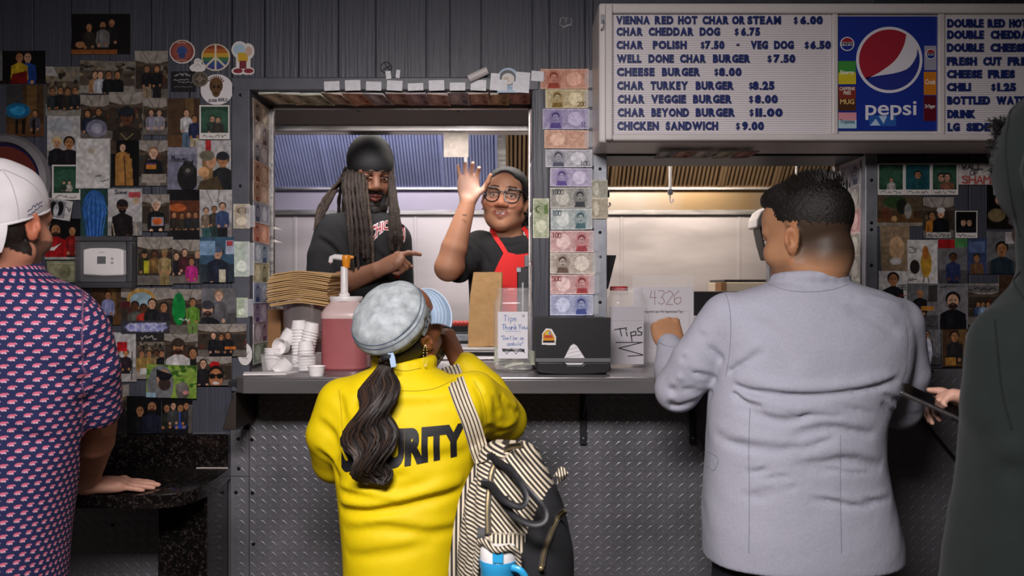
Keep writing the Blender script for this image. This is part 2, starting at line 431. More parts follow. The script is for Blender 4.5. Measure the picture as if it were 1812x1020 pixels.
M_COUNTER = mat('counter_steel', '#8d888a', 0.28, metal=0.7, noise=0.12, nscale=7, bump=0.06, bscale=90, bdist=0.0006, stretch=(0.15, 1, 1), rnoise=0.08)
M_CEIL = mat('ceiling_panel_paint', '#b9aca2', 0.8, noise=0.05, nscale=30)
M_DARK = mat('black_gap', '#101012', 0.7)
M_ROOM = mat('waiting_room_paint', '#6e6a6c', 0.7, noise=0.05, nscale=3)
M_FLOOR = mat('floor_tile_brown', '#4a3f3a', 0.4, noise=0.2, nscale=3)
M_GALV = mat('galvanised_angle', '#8f9198', 0.42, metal=0.6, noise=0.2, nscale=25)
M_SCREW = mat('dark_screw', '#1d1b1b', 0.4, metal=0.7)
M_BLKMETAL = mat('black_painted_steel', '#1c1c1f', 0.45, noise=0.15)
M_GRANITE = None
def granite():
    m = mat('black_granite', '#151312', 0.16, coat=0.3, spec=0.6)
    nt = m.node_tree; b = nt.nodes['Principled BSDF']; t = nt.nodes.new('ShaderNodeTexCoord')
    v = nt.nodes.new('ShaderNodeTexVoronoi'); v.inputs['Scale'].default_value = 210; nt.links.new(t.outputs['Object'], v.inputs['Vector'])
    n = nt.nodes.new('ShaderNodeTexNoise'); n.inputs['Scale'].default_value = 60; nt.links.new(t.outputs['Object'], n.inputs['Vector'])
    a = nt.nodes.new('ShaderNodeMath'); a.operation = 'MULTIPLY'; nt.links.new(v.outputs['Color'], a.inputs[0]); nt.links.new(n.outputs['Fac'], a.inputs[1])
    r = nt.nodes.new('ShaderNodeValToRGB'); r.color_ramp.elements[0].position = .3; r.color_ramp.elements[0].color = (*lin('#0d0b0b'), 1)
    r.color_ramp.elements[1].position = .62; r.color_ramp.elements[1].color = (*lin('#443a37'), 1)
    nt.links.new(a.outputs[0], r.inputs[0]); nt.links.new(r.outputs[0], b.inputs['Base Color']); return m
M_GRANITE = granite()

TH = 0.22                                  # thickness of the serving wall
CZ = 1.165                                 # counter top
X1a, X1b = wx(443), wx(942)                # left serving window
X2a, X2b = wx(1072), wx(1530)              # right serving window
ZT1, ZT2 = wz(160), wz(276)
CEIL = 2.332
# ---- serving wall: core and boards
core = MB()
for a, b in (((-2.6, .004, 0), (X1a, TH, CEIL)), ((X1a, .004, ZT1), (X1b, TH, CEIL)), ((X1b, .004, 0), (X2a, TH, CEIL)), ((X2a, .004, ZT2), (X2b, TH, CEIL)),
             ((X2b, .004, 0), (2.6, TH, CEIL)), ((X1a, .004, 0), (X1b, TH, CZ - .05)), ((X2a, .004, 0), (X2b, TH, CZ - .05))): core.box(a, b)
wall_front = structure(core.build('wall_front', M_TRIM))
rng = random.Random(4)
def boards(px0, px1, zb, zt, cuts=None):
    xs = [px0]
    if cuts: xs += cuts + [px1]
    else:
        while xs[-1] < px1 - 60: xs.append(min(px1, xs[-1] + rng.choice((52, 66, 78, 88))))
        xs[-1] = px1
    for a, b in zip(xs[:-1], xs[1:]):
        o = MB().box((wx(a) + .0014, -.008 - rng.uniform(0, .0012), zb), (wx(b) - .0014, .006, zt)).build('plank', M_PLANK, wall_front, bevel=.0016, bseg=1)
boards(-220, 412, .75, CEIL, [-140, -70, 0, 62, 128, 196, 270, 338])
boards(412, 942, wz(139), CEIL, [470, 530, 600, 666, 755, 797, 852])
boards(942, 1050, CZ, CEIL, [972, 1035])
boards(1548, 2100, wz(652), CEIL, [1632, 1712, 1790, 1880, 1990])
t1 = structure(box_obj('trim_1', (wx(412), -.012, wz(692)), (X1a + .001, .01, wz(139)), M_TRIM, bevel=.002))
t2 = structure(box_obj('trim_2', (wx(426), -.0125, ZT1 - .001), (X1b + .02, .01, wz(139)), M_TRIM, bevel=.002))
t3 = structure(box_obj('trim_3', (wx(1050), -.011, CZ), (X2a + .002, .02, ZT2 + .02), M_GALV, bevel=.0015))
t4 = structure(box_obj('trim_4', (X2b - .002, -.011, wz(652)), (wx(1550), .02, ZT2 + .02), M_GALV, bevel=.0015))
for tr, px, pys in ((t3, 1061, (300, 412, 455, 535, 600)), (t4, 1539, (320, 395, 407, 470, 560)), (t1, 428, (170, 330, 470, 600))):
    for py in pys: MB().lathe([(.0, -.001), (.0055, -.001), (.005, .002), (.002, .003)], (wx(px), -.011, wz(py)), 10, axis=(0, -1, 0)).build('screw', M_SCREW, tr)
# inner linings of the windows (pale steel edge seen at the inside corner)
lin_ = MB()
lin_.box((X1a - .002, TH - .012, CZ), (X1a + .012, TH + .01, ZT1)).box((X1b - .008, TH - .012, CZ), (X1b + .002, TH + .01, ZT1)).box((X1a, TH - .012, ZT1 - .012), (X1b, TH + .01, ZT1 + .002))
structure(lin_.build('trim_5', M_STEEL, bevel=.001))
lin2 = MB().box((X2b - .012, TH - .012, CZ), (X2b + .002, TH + .01, ZT2)).box((X2b - .001, .02, CZ), (X2b + .001, TH, ZT2))
structure(lin2.build('trim_6', mat('white_lining', '#cfc6c4', .5), bevel=.0005))

# ---- ceiling of the waiting room: panels with dark gaps
ceil = structure(box_obj('ceiling', (-2.6, -4.2, CEIL + .012), (2.6, .0, CEIL + .08), M_DARK))
xs = [-2.16, -1.53, -.9, -.27, .36, .99, 1.62, 2.25]
for a, b in zip(xs[:-1], xs[1:]):
    for k in range(3):
        MB().box((a + .008, -.012 - 1.25 * (k + 1), CEIL), (b - .008, -.012 - 1.25 * k - .012, CEIL + .014)).build('ceiling_panel', M_CEIL, ceil, bevel=.002, bseg=1)
structure(box_obj('floor', (-2.6, -4.2, -.06), (2.6, 2.4, 0), M_FLOOR))
structure(box_obj('wall_rear', (-2.6, -4.3, 0), (2.6, -4.2, 2.45), M_ROOM))
structure(box_obj('wall_left', (-2.7, -4.3, 0), (-2.6, 2.4, 2.6), M_ROOM))
structure(box_obj('wall_right', (2.6, -4.3, 0), (2.7, 2.4, 2.6), M_ROOM))

# ---- tread plate below the counter
def tread_sheet(name, x0, x1, z0, z1, screws=()):
    o = structure(box_obj(name, (x0 + .0008, -.0125, z0 + .0008), (x1 - .0008, -.0085, z1 - .0008), M_TREAD, bevel=.0006, bseg=1))
    p = .0332; L, w, hh = .0132, .0036, .0016; V = []; F = []
    for par in (0, 1):
        i0, i1 = math.ceil((x0 + .012) / p - par * .5), math.floor((x1 - .012) / p - par * .5)
        j0, j1 = math.ceil((z0 + .012) / p - par * .5), math.floor((z1 - .012) / p - par * .5)
        for i in range(i0, i1 + 1):
            for j in range(j0, j1 + 1):
                cx, cz = (i + par * .5) * p, (j + par * .5) * p
                d = (.72, .69) if par == 0 else (.72, -.69); e = (-d[1], d[0]); n = len(V)
                for u, v_, h_ in ((-L, 0, 0), (-L * .5, -w, 0), (L * .5, -w, 0), (L, 0, 0), (L * .5, w, 0), (-L * .5, w, 0), (-L * .55, 0, hh), (0, 0, hh * 1.2), (L * .55, 0, hh)):
                    V.append((cx + d[0] * u + e[0] * v_, -.0124 - h_, cz + d[1] * u + e[1] * v_))
                F += [(n, n + 1, n + 6), (n + 1, n + 2, n + 7), (n + 1, n + 7, n + 6), (n + 2, n + 8, n + 7), (n + 2, n + 3, n + 8), (n + 3, n + 4, n + 8), (n + 4, n + 5, n + 7), (n + 4, n + 7, n + 8), (n + 5, n + 6, n + 7), (n + 5, n, n + 6)]
    l = MB().add(V, F).build('raised_treads', M_TREAD, o, sm=50); l['kind'] = 'stuff'
    for px, py in screws: MB().lathe([(.0, -.001), (.0062, -.001), (.0055, .002), (.002, .003)], (wx(px), -.0125, wz(py)), 10, axis=(0, -1, 0)).build('screw', M_SCREW, o)
    return o
tread_sheet('wall_tread_plate', -1.75, wx(410), .3, wz(765), ((203, 928),))
tread_sheet('wall_tread_plate', wx(410), wx(443), wz(842), wz(759), ((424, 776), (425, 828)))
tread_sheet('wall_tread_plate', wx(410), wx(443), .3, wz(842), ((420, 870),))
tread_sheet('wall_tread_plate', wx(443), wx(1300), .3, wz(690), ((448, 777), (449, 871), (451, 961)))
tread_sheet('wall_tread_plate', wx(1300), wx(1950), .3, wz(652), ((1645, 657),))

# ---- steel serving counter
def counter():
    y0, xL, xR = -.25, wx(412, -.25), 1.06
    c = empty('serving_counter', (0.1, -.05, CZ - .05), 'long stainless steel serving counter under both kitchen windows', 'counter')
    mb = MB(); mb.prism([(xL + .03, y0), (xR, y0), (xR, TH + .16), (X1a + .002, TH + .16), (X1a + .002, -.002), (xL, -.002), (xL, y0 + .03)], CZ - .012, CZ, 'z')
    mb.build('counter_top', M_COUNTER, c, bevel=.004, sm=40)
    MB().prism([(xL + .03, y0), (xR, y0), (xR, y0 + .004), (xL + .031, y0 + .004), (xL + .004, y0 + .03), (xL + .004, -.002), (xL, -.002), (xL, y0 + .03)], CZ - .047, CZ - .008, 'z').build('rolled_edge', M_COUNTER, c, bevel=.0015)
    for px in (1036, 1236, 436):
        x = wx(px, -.1); w = .0105
        br = MB(); br.box((x - w, -.026, CZ - .235 if px != 436 else CZ - .15), (x + w, -.014, CZ - .014)); br.box((x - w, -.23, CZ - .03), (x + w, -.014, CZ - .013))
        br.prism([(-.2, CZ - .03), (-.02, CZ - .03), (-.02, CZ - .16)], x - .0025, x + .0025, 'x')
        b = br.build('bracket', M_BLKMETAL, c, bevel=.0015)
        for dz in (.06, .11, .205):
            if px != 436: MB().lathe([(.0, 0), (.0035, 0), (.003, .0015)], (x, -.026, CZ - dz - .01), 8, axis=(0, -1, 0)).build('bolt', M_GALV, b)
    MB().prism([(wx(414, -.2), CZ - .047), (wx(455), CZ - .047), (wx(455), CZ - .16), (wx(432), CZ - .16)], -.2, -.014).build('end_support', mat('brown_stained_wood', '#2c2420', .5, noise=.2), c, bevel=.003)
counter()

# ---- black granite ledge with backsplash
def ledge():
    z = wz(825); e = empty('granite_ledge', (-1.2, -.15, z - .04), 'black speckled granite ledge with backsplash at the left wall', 'ledge')
    fr = wx(410); pts = [(-1.9, -.0145), (fr, -.0145), (fr, -.04)]
    for px, py in ((409, 826), (385, 846), (366, 857), (345, 866), (320, 873), (280, 877)):
        d = (CAM_Z - z) * FPX / (py - 510); pts.append(((px - 906) * d / FPX, d - CAM_D))
    pts += [(-1.9, pts[-1][1] - .003)]
    MB().prism(pts, z - .036, z, 'z').build('ledge_top', M_GRANITE, e, bevel=.006, bseg=3, sm=35)
    MB().box((-1.9, -.034, z), (fr, -.0145, wz(766))).build('backsplash', M_GRANITE, e, bevel=.002)
    MB().box((wx(404, -.034), -.038, z + .0005), (wx(348, -.034), -.034, z + .003)).build('caulk_line', mat('white_caulk', '#b5aba6', .6), e)
    MB().box((wx(279, -.2), -.2, .3), (wx(373, -.17), -.0145, z - .036)).build('support_panel', M_GRANITE, e, bevel=.003)
ledge()

# ---- kitchen shell
KB = 2.2
kw = structure(box_obj('wall_kitchen', (-2.6, KB + .01, 0), (2.6, KB + .1, 2.62), M_STEEL))
ed = [-2.3, wx(300, KB), wx(522, KB), wx(735, KB), wx(960, KB), wx(1100, KB), wx(1308, KB), wx(1520, KB), 2.5]
for a, b in zip(ed[:-1], ed[1:]): MB().box((a + .0015, KB, .4), (b - .0015, KB + .012, wz(380, KB))).build('steel_sheet', M_SHEET, kw, bevel=.002, bseg=1)
for x in ed[1:-1]: MB().box((x - .009, KB - .004, .4), (x + .009, KB + .002, wz(380, KB))).build('seam_strip', M_SHEET, kw, bevel=.0015, bseg=1)
structure(box_obj('ceiling_kitchen', (-2.6, TH, 2.52), (2.6, KB + .1, 2.6), M_CEIL))
M_FILT_B = mat('blue_tinted_filter_steel', '#aab2da', 0.36, metal=0.45, noise=0.22, nscale=4)
M_FILT_BD = mat('blue_filter_back', '#6a73a2', 0.4, metal=0.4)
M_FILT_W = mat('greasy_filter_steel', '#b79a78', 0.34, metal=0.75, noise=0.3, nscale=3)
M_FILT_WD = mat('greasy_filter_back', '#1d140c', 0.6)
def stain_steel():
    m = mat('grease_stained_steel', '#9a9088', .34, metal=.75)
    nt = m.node_tree; b = nt.nodes['Principled BSDF']; t = nt.nodes.new('ShaderNodeTexCoord'); n = nt.nodes.new('ShaderNodeTexNoise'); n.inputs['Scale'].default_value = 2.2
    mp = nt.nodes.new('ShaderNodeMapping'); mp.inputs['Scale'].default_value = (1, 1, .3); nt.links.new(t.outputs['Object'], mp.inputs[0]); nt.links.new(mp.outputs[0], n.inputs['Vector'])
    r = nt.nodes.new('ShaderNodeValToRGB'); r.color_ramp.elements[0].position = .4; r.color_ramp.elements[0].color = (*lin('#a69c93'), 1); r.color_ramp.elements[1].position = .62; r.color_ramp.elements[1].color = (*lin('#9c8260'), 1)
    nt.links.new(n.outputs['Fac'], r.inputs[0]); nt.links.new(r.outputs[0], b.inputs['Base Color']); return m
M_STAIN = stain_steel()
def hood(label, seams, pitch, slat, m1, m2, mplate):
    x0, x1 = seams[0], seams[-1]
    h = empty('exhaust_hood', ((x0 + x1) / 2, KB, 1.83), label, 'hood', 'kitchen exhaust hoods')
    yb, zb, yt, zt = KB - .01, wz(333, KB), KB - .46, wz(333, KB) + .45
    MB().box((x0, KB - .012, wz(372, KB)), (x1, KB + .01, zb - .012)).build('rear_plate', mplate, h)
    MB().box((x0, KB - .05, zb - .016), (x1, KB, zb)).build('drip_channel', M_STEEL, h, bevel=.003)
    MB().box((x0, KB - .03, wz(381, KB)), (x1, KB, wz(372, KB))).build('wall_trim', M_STEEL, h, bevel=.003)
    s = Vector((0, yt - yb, zt - zb)).normalized(); n = Vector((0, -s.z, s.y)).normalized() * 1.0
    if n.y > 0: n = -n
    Ls = (Vector((0, yt, zt)) - Vector((0, yb, zb))).length; B = Vector((0, yb, zb))
    def pr(x, u, v): return Vector((x, 0, 0)) + B + s * u + n * v
    def bx(mb, xa, xb, u0, u1, v0, v1):
        P = [pr(x, u, v) for x in (xa, xb) for u in (u0, u1) for v in (v0, v1)]
        mb.add(P, [(0, 1, 3, 2), (4, 6, 7, 5), (0, 4, 5, 1), (2, 3, 7, 6), (0, 2, 6, 4), (1, 5, 7, 3)])
    for a, b in zip(seams[:-1], seams[1:]):
        f = MB(); fw = .017
        bx(f, a + .002, a + fw, 0, Ls, 0, .03); bx(f, b - fw, b - .002, 0, Ls, 0, .03); bx(f, a + .002, b - .002, 0, .022, 0, .03); bx(f, a + .002, b - .002, Ls - .02, Ls, 0, .03)
        fo = f.build('baffle_filter', m1, h, bevel=.002, bseg=1)
        g = MB(); bx(g, a + .004, b - .004, .005, Ls - .005, -.006, 0); g.build('filter_back', m2, fo)
        q = MB(); x = a + fw + pitch * .6
        while x < b - fw - pitch * .2: bx(q, x - slat / 2, x + slat / 2, .02, Ls - .02, .006, .024); x += pitch
        q.build('baffle_slats', m1, fo, bevel=.002, bseg=1)
hood('bluish steel exhaust hood with baffle filters behind the left window', [wx(p, KB) for p in (382, 485, 587, 690, 790, 882)], .0175, .0125, M_FILT_B, M_FILT_BD, mat('violet_tinged_steel', '#a69fae', .42, metal=.4, noise=.1, nscale=3))
hood('warm greasy exhaust hood with slatted baffle filters behind the right window', [wx(p, KB) for p in (895, 989, 1083, 1177, 1271, 1365, 1460, 1560, 1660)], .024, .0125, M_FILT_W, M_FILT_WD, M_STAIN)
# steel header beam just inside the left window
hb = empty('hood_front_beam', (-.45, .4, 1.99), 'long dull steel beam along the top inside the left window', 'beam')
MB().box((-1.35, .4, wz(222, .4)), (wx(975, .4), .46, wz(176, .4))).build('upper_rail', mat('dull_steel', '#b5aaa3', .5, metal=.15, noise=.1, nscale=4), hb, bevel=.003)
MB().box((-1.35, .395, wz(233, .4)), (wx(975, .4), .47, wz(222, .4))).build('lower_lip', M_STEEL, hb, bevel=.003)
for px in (634, 811): MB().ball((wx(px, .4), .398, wz(197, .4)), .005).build('bolt', M_GALV, hb)
# ------------------------------------------------------------------ snapshots taped to the walls
SK = {'l': '#c99a7e', 'm': '#a8744f', 'd': '#5f3c2a', 'p': '#d8ab92'}
def photo_bg(im, kind, seed):
    r = random.Random(seed)
    if kind == 'shop':
        im.rect(0, 0, 1, 1, '#3a3029'); im.poly([(0, 0), (1, 0), (1, .22), (.55, .3), (0, .2)], '#9a9088'); im.line([(.2, 0), (.45, .26)], 1.2, '#5a524c'); im.line([(.7, 0), (.6, .26)], 1.2, '#5a524c')
        im.rect(0, .26, 1, .33, '#57483c'); im.rect(0, .8, 1, 1, '#6a625c')
        for i in range(9): x = r.random(); y = .3 + .35 * r.random(); im.rect(x, y, x + .09, y + .1, r.choice(['#6b5a45', '#7b7064', '#2b2420', '#5a2c22', '#2c3338']))
    elif kind == 'dark': im.rect(0, 0, 1, 1, '#0f0e10'); im.rect(0, .85, 1, 1, '#1b1614')
    elif kind == 'brown': im.rect(0, 0, 1, 1, '#4a3524'); im.rect(.55, 0, .8, 1, '#6b4f30'); im.rect(0, .75, 1, 1, '#5f4027')
    elif kind == 'white': im.rect(0, 0, 1, 1, '#b9b4b4'); im.rect(0, .7, 1, 1, '#8b8684')
    elif kind == 'grey': im.rect(0, 0, 1, 1, '#6d6b6f'); im.rect(0, .7, 1, 1, '#4d4b4e')
    elif kind == 'street':
        im.rect(0, 0, 1, 1, '#54483e'); im.rect(0, 0, 1, .3, '#7c7368'); im.rect(0, .75, 1, 1, '#8d867e')
        for i in range(26): x = r.random(); y = .08 + .45 * r.random(); im.ell(x, y, .05, .05, r.choice(['#6b5a45', '#3b342e', '#8b7a62', '#2b2622']))
    elif kind == 'green': im.rect(0, 0, 1, 1, '#27473a'); im.ell(.5, .5, .6, .4, '#355a48')
    elif kind == 'garden':
        im.rect(0, 0, 1, 1, '#7d9a3e')
        for i in range(40): im.ell(r.random(), r.random() * .7, .06, .06, r.choice(['#4f7a28', '#8fae4c', '#3a6120']))
    elif kind == 'blue': im.rect(0, 0, 1, 1, '#39566e'); im.rect(0, .6, 1, 1, '#2a3640')
    elif kind == 'plain': im.rect(0, 0, 1, 1, '#cfcac8')
    else: im.rect(0, 0, 1, 1, kind)
    return im
PRINT_N = [0]
def snapshot(label, x0, y0, x1, y1, bgk, people=(), extra=None, rot=0.0, frame=None, lay=0, group='snapshots taped to the wall', cat='photo', name='photograph', m=None, curl=.003):
    """x0..y1: its rectangle on the wall, in the photograph's pixels (560 to the metre)"""
    PRINT_N[0] += 1; sd = PRINT_N[0]
    w, h = (x1 - x0) / 560, (y1 - y0) / 560
    im = Img(max(12, int((x1 - x0) * 1.05)), max(12, int((y1 - y0) * 1.05)))
    photo_bg(im, bgk, sd)
    for p in people:
        cx, cy, r, sh = p[:4]; o = p[4] if len(p) > 4 else {}
        o = dict(o); o['skin'] = SK.get(o.get('skin', 'm'), o.get('skin', '#a8744f'))
        im.person(cx, cy, r, sh, **o)
    if extra: extra(im)
    im.noise(.16, sd, 5); im.speck(.05, sd); im.a *= .86
    if frame:                                                              # white instant-film border
        a = im.a.copy(); im.rect(0, 0, 1, 1, '#c9c3be'); t = int(im.w * .07); b = int(im.h * frame); hh = im.h - t - b; ww = im.w - 2 * t
        yy = (np.arange(hh) * im.h / hh).astype(int); xx = (np.arange(ww) * im.w / ww).astype(int); im.a[t:t + hh, t:t + ww] = a[yy][:, xx]
        im.scribble(.12, 1 - frame * .75, .88, 1 - frame * .25, '#2a2830', 1.0, sd)
    ux = Vector((math.cos(rot), 0, math.sin(rot))); uz = Vector((-math.sin(rot), 0, math.cos(rot)))
    o = sheet(name, im, (wx((x0 + x1) / 2), -.0105 - .0011 * lay, wz((y0 + y1) / 2)), ux, uz, w, h, m or M_PHOTO, curl=curl, seed=sd)
    return tag(o, label, cat, group)
def ex(*ops):
    def f(im):
        for op in ops: getattr(im, op[0])(*op[1:])
    return f
def P_(x, y, r, s, skin='m', **k): k['skin'] = skin; return (x, y, r, s, k)
snap = snapshot
# ---- left wall, top to bottom
snap('dark bar snapshot of three people, highest photo on the left wall', 130, 27, 234, 98, 'dark', [P_(.3, .33, .055, '#2a2622'), P_(.68, .22, .055, '#18181c'), P_(.53, .28, .055, '#6d6a6a', beard='#2a1c16')], ex(('rect', 0, .88, .77, 1, '#8a4f26'), ('ell', .15, .76, .08, .08, '#a8744f')))
snap('dark snapshot of people in yellow and blue at the left edge', 0, 92, 85, 150, 'dark', [P_(.62, .2, .085, '#1f3f8a', 'l'), P_(.45, .2, .085, '#b99a1e', 'm')], ex(('poly', [(.3, .7), (.6, .6), (.62, 1), (.25, 1)], '#6a1414'), ('rect', 0, 0, .1, .9, '#6d6f6c')))
snap('brown snapshot with a blue blurred dancer', 15, 152, 82, 243, 'brown', [P_(.75, .55, .07, '#4a4650')], ex(('rect', 0, 0, .45, .5, '#3c3a3a'), ('ell', .3, .5, .33, .15, '#1d5f8a'), ('ell', .3, .5, .2, .09, '#2f8fc4'), ('rect', .25, .66, .32, .95, '#1c1512'), ('rect', .42, .66, .5, .95, '#1c1512'), ('rect', .68, .66, .76, .95, '#1c1512')))
snap('tall snapshot of a dark-clothed group below a white awning', 85, 120, 147, 207, 'street', [P_(.2, .5, .08, '#2c3436'), P_(.42, .48, .08, '#1e1e20'), P_(.62, .5, .08, '#2c2826'), P_(.82, .48, .08, '#25262a')], ex(('poly', [(0, 0), (.2, 0), (.35, .2), (0, .18)], '#b0aaa8')), lay=1)
snap('wide snapshot of friends, one in a white shirt, before shelves', 145, 110, 243, 168, 'street', [P_(.28, .42, .055, '#9a7452', 'l'), P_(.37, .42, .055, '#b4b4bc', 'l'), P_(.52, .42, .055, '#17181c'), P_(.68, .42, .055, '#15161a')], None, lay=2, rot=-.02)
snap('snapshot of two men in black with folded hands', 242, 92, 300, 175, 'shop', [P_(.36, .38, .085, '#17161a', pants='#8d7a62'), P_(.66, .38, .085, '#141418', pants='#1c1a1c')])
snap('crowded selfie snapshot with a white hat above the green instant print', 88, 207, 146, 293, 'white', [P_(.3, .55, .13, '#1a1a1e', 'l', hair='#c9b26a'), P_(.66, .55, .15, '#1c1a1e', 'm')], ex(('ell', .4, .2, .4, .15, '#a5a8ae')), lay=2)
snap('glossy snapshot of a group with pale glare across it', 146, 170, 198, 248, 'shop', [P_(.25, .42, .1, '#242838'), P_(.62, .38, .1, '#2a2628')], ex(('ell', .55, .75, .35, .2, '#8d8ba4', .8), ('ell', .55, .75, .18, .12, '#b9b8cc', .8)), lay=1)
snap('close snapshot of a smiling man in a dark knit cap', 197, 165, 257, 250, 'shop', [P_(.52, .5, .21, '#2e2724', 'd', hat='#20242c')], ex(('line', [(.35, .85), (.5, .98), (.7, .86)], 1.6, '#a08a5a')), lay=3)
snap('snapshot of a group in grey and purple beside the knit cap photo', 255, 175, 300, 240, 'shop', [P_(.35, .4, .1, '#8a8496', 'l'), P_(.66, .4, .1, '#9a96a0', 'l')], lay=1)
snap('snapshot of two men, white tee and navy tee, leaning', 299, 176, 357, 262, 'brown', [P_(.58, .3, .09, '#c3bfc2', 'l', pants='#5a6f8a'), P_(.82, .42, .09, '#20264a', 'm', pants='#b3a489')], lay=1)
snap('green instant print with black border lettering below the round white sticker', 356, 188, 409, 248, 'green', [P_(.4, .45, .1, '#2c3a34', 'l'), P_(.62, .5, .1, '#34302c', 'l')], frame=.2, lay=2, group='instant film prints')
snap('dark green instant print with a handwritten caption at the left', 97, 293, 147, 355, 'green', [P_(.4, .6, .06, '#233a30', 'p'), P_(.6, .6, .06, '#b0a8a0', 'p')], frame=.2, lay=3, group='instant film prints')
snap('white sheet of paper with small handwriting, edges curled', 140, 247, 200, 335, 'plain', (), ex(('scribble', .58, .72, .72, .78, '#26262a', 1.2, 3), ('scribble', .72, .8, .92, .86, '#26262a', 1.2, 5), ('ell', .45, .25, .1, .06, '#b89a78', .5)), lay=4, m=M_PAPER, cat='paper', name='paper_sheet', group='papers taped to the wall', curl=.008)
snap('snapshot of a person in a long camel coat', 198, 250, 250, 330, 'dark', [P_(.45, .16, .11, '#a4743c', 'p', hair='#1a1614', wide=1.1)], ex(('rect', 0, 0, .25, .3, '#4a3a30'), ('poly', [(.2, .4), (.75, .4), (.8, 1), (.2, 1)], '#a4743c'), ('line', [(.5, .35), (.55, 1)], 2.2, '#4a2c20')), lay=4)
snap('snapshot of someone seen from behind in a printed black shirt', 250, 250, 300, 330, 'shop', [P_(.5, .28, .16, '#17171b', 'p', hair='#8a6a48', pants='#8d8378')], ex(('rect', .25, .5, .6, .63, '#c2772c'), ('rect', .25, .5, .6, .54, '#5a3a6a'), ('rect', .1, .74, .95, .93, '#9a9086')), lay=3)
snap('snapshot captioned Money with a dark cat', 300, 262, 357, 337, '#77768a', (), ex(('rect', 0, 0, 1, .17, '#9694a6'), ('write', 'Money', .12, .2, .6, .34, '#1c1a24', 1.4), ('ell', .62, .7, .32, .33, '#1b1a1c'), ('ell', .62, .5, .18, .18, '#2a2828'), ('poly', [(.47, .45), (.5, .28), (.6, .42)], '#1b1a1c'), ('poly', [(.66, .42), (.78, .28), (.79, .45)], '#1b1a1c'), ('ell', .62, .55, .08, .05, '#6b665f')), lay=2)
snap('snapshot of a couple kissing, one in an olive cap', 352, 250, 412, 340, 'white', [P_(.75, .38, .17, '#17181c', 'm', hat='#1c1e28')], ex(('rect', .25, 0, .42, .25, '#b4232c'), ('poly', [(.15, .35), (.5, .38), (.45, .75), (.2, .8)], '#8a6a46'), ('ell', .42, .42, .15, .13, '#c08c6c'), ('ell', .3, .3, .22, .1, '#6f6a58'), ('ell', .2, .62, .16, .1, '#c9986a'), ('poly', [(.1, .8), (.6, .7), (.8, 1), (0, 1)], '#4a3a26')), lay=4)
snap('small tilted black and white print', 85, 354, 132, 389, 'plain', (), ex(('rect', .05, .08, .75, .92, '#8d8b90'), ('ell', .3, .5, .14, .35, '#16161c'), ('ell', .55, .45, .13, .35, '#16161c'), ('ell', .42, .55, .1, .3, '#b9b8bc'), ('scribble', .78, .3, .96, .6, '#222226', 1.3, 4)), rot=-.16, lay=5)
snap('print of a bright blue shaggy creature-like tangle of strands', 148, 335, 196, 420, '#26413f', (), lambda im: [im.ell(.5, .4, .42, .36, '#2f5fa6'), im.ell(.5, .78, .26, .3, '#2a58a4')] + [im.line([(.5 + .1 * math.cos(a), .1), (.5 + .45 * math.cos(a), .4 + .1 * math.sin(a * 3)), (.5 + .28 * math.cos(a), .98)], 1.2, c) for a, c in zip(np.linspace(0, PI, 16), ['#4f86c8', '#1b3f86'] * 8)], lay=5)
snap('snapshot captioned Some with a man in a dark hood', 196, 335, 256, 418, 'white', [P_(.42, .38, .15, '#1c1618', 'd', hat='#241e22', beard='#151012')], ex(('write', 'Some', .2, .04, .55, .12, '#1c1a24', 1.3), ('rect', .6, .08, .95, .2, '#b5474c'), ('ell', .82, .26, .1, .08, '#c0a48a'), ('line', [(.14, .75), (.2, 1)], 2, '#b9a890'), ('line', [(.8, .72), (.84, 1)], 2, '#b9a890')), lay=6)
snap('snapshot of an older man in a black shirt with orange print', 255, 345, 304, 410, 'shop', [P_(.52, .3, .15, '#17171a', 'p', hair='#c0b6ac')], ex(('rect', .35, .62, .78, .85, '#9a8f9c'), ('ell', .56, .73, .17, .09, '#d5632c')), lay=5)
snap('snapshot of a crowd in an orange-lit room', 300, 337, 360, 425, '#5c2f1c', [P_(.2, .5, .07, '#2a241f'), P_(.42, .52, .07, '#3a3226'), P_(.62, .5, .07, '#23262a'), P_(.82, .5, .07, '#2b2a28')], ex(('rect', 0, 0, 1, .22, '#121014'), ('rect', 0, .8, 1, 1, '#151214'), ('ell', .3, .36, .25, .08, '#b85a2c')), lay=4)
snap('snapshot of people under a white paneled ceiling', 357, 337, 414, 420, 'white', [P_(.2, .45, .08, '#7d6a5a', 'l', pants='#2f5a5a'), P_(.45, .42, .08, '#3c332c', 'm', pants='#243a3a'), P_(.7, .36, .1, '#34466e', 'l', pants='#1a1a1e')], ex(('line', [(.2, 0), (.4, .3)], 1.2, '#55524f'), ('line', [(.6, 0), (.55, .3)], 1.2, '#55524f')), lay=5)
snap('snapshot of a bearded man in a red tee with a white swoosh', 85, 388, 148, 460, 'dark', [P_(.75, .3, .1, '#7c1a1a', 'm'), P_(.3, .28, .14, '#a3161a', 'm', beard='#2a1a16')], ex(('poly', [(.13, .68), (.24, .7), (.46, .58), (.25, .78), (.14, .77)], '#d9d2d0'), ('rect', 0, .93, 1, 1, '#a8a4a2')), lay=4)
snap('faded banknote in a plastic sleeve beside the thermostat box', 88, 462, 140, 500, '#8c8b74', (), ex(('rect', .06, .1, .94, .9, '#a09c7c'), ('ell', .6, .5, .18, .3, '#7b7a5c'), ('line', [(.1, .2), (.9, .2)], 1, '#6a694c')), lay=3, cat='banknote', name='banknote', group='banknotes taped on the walls')
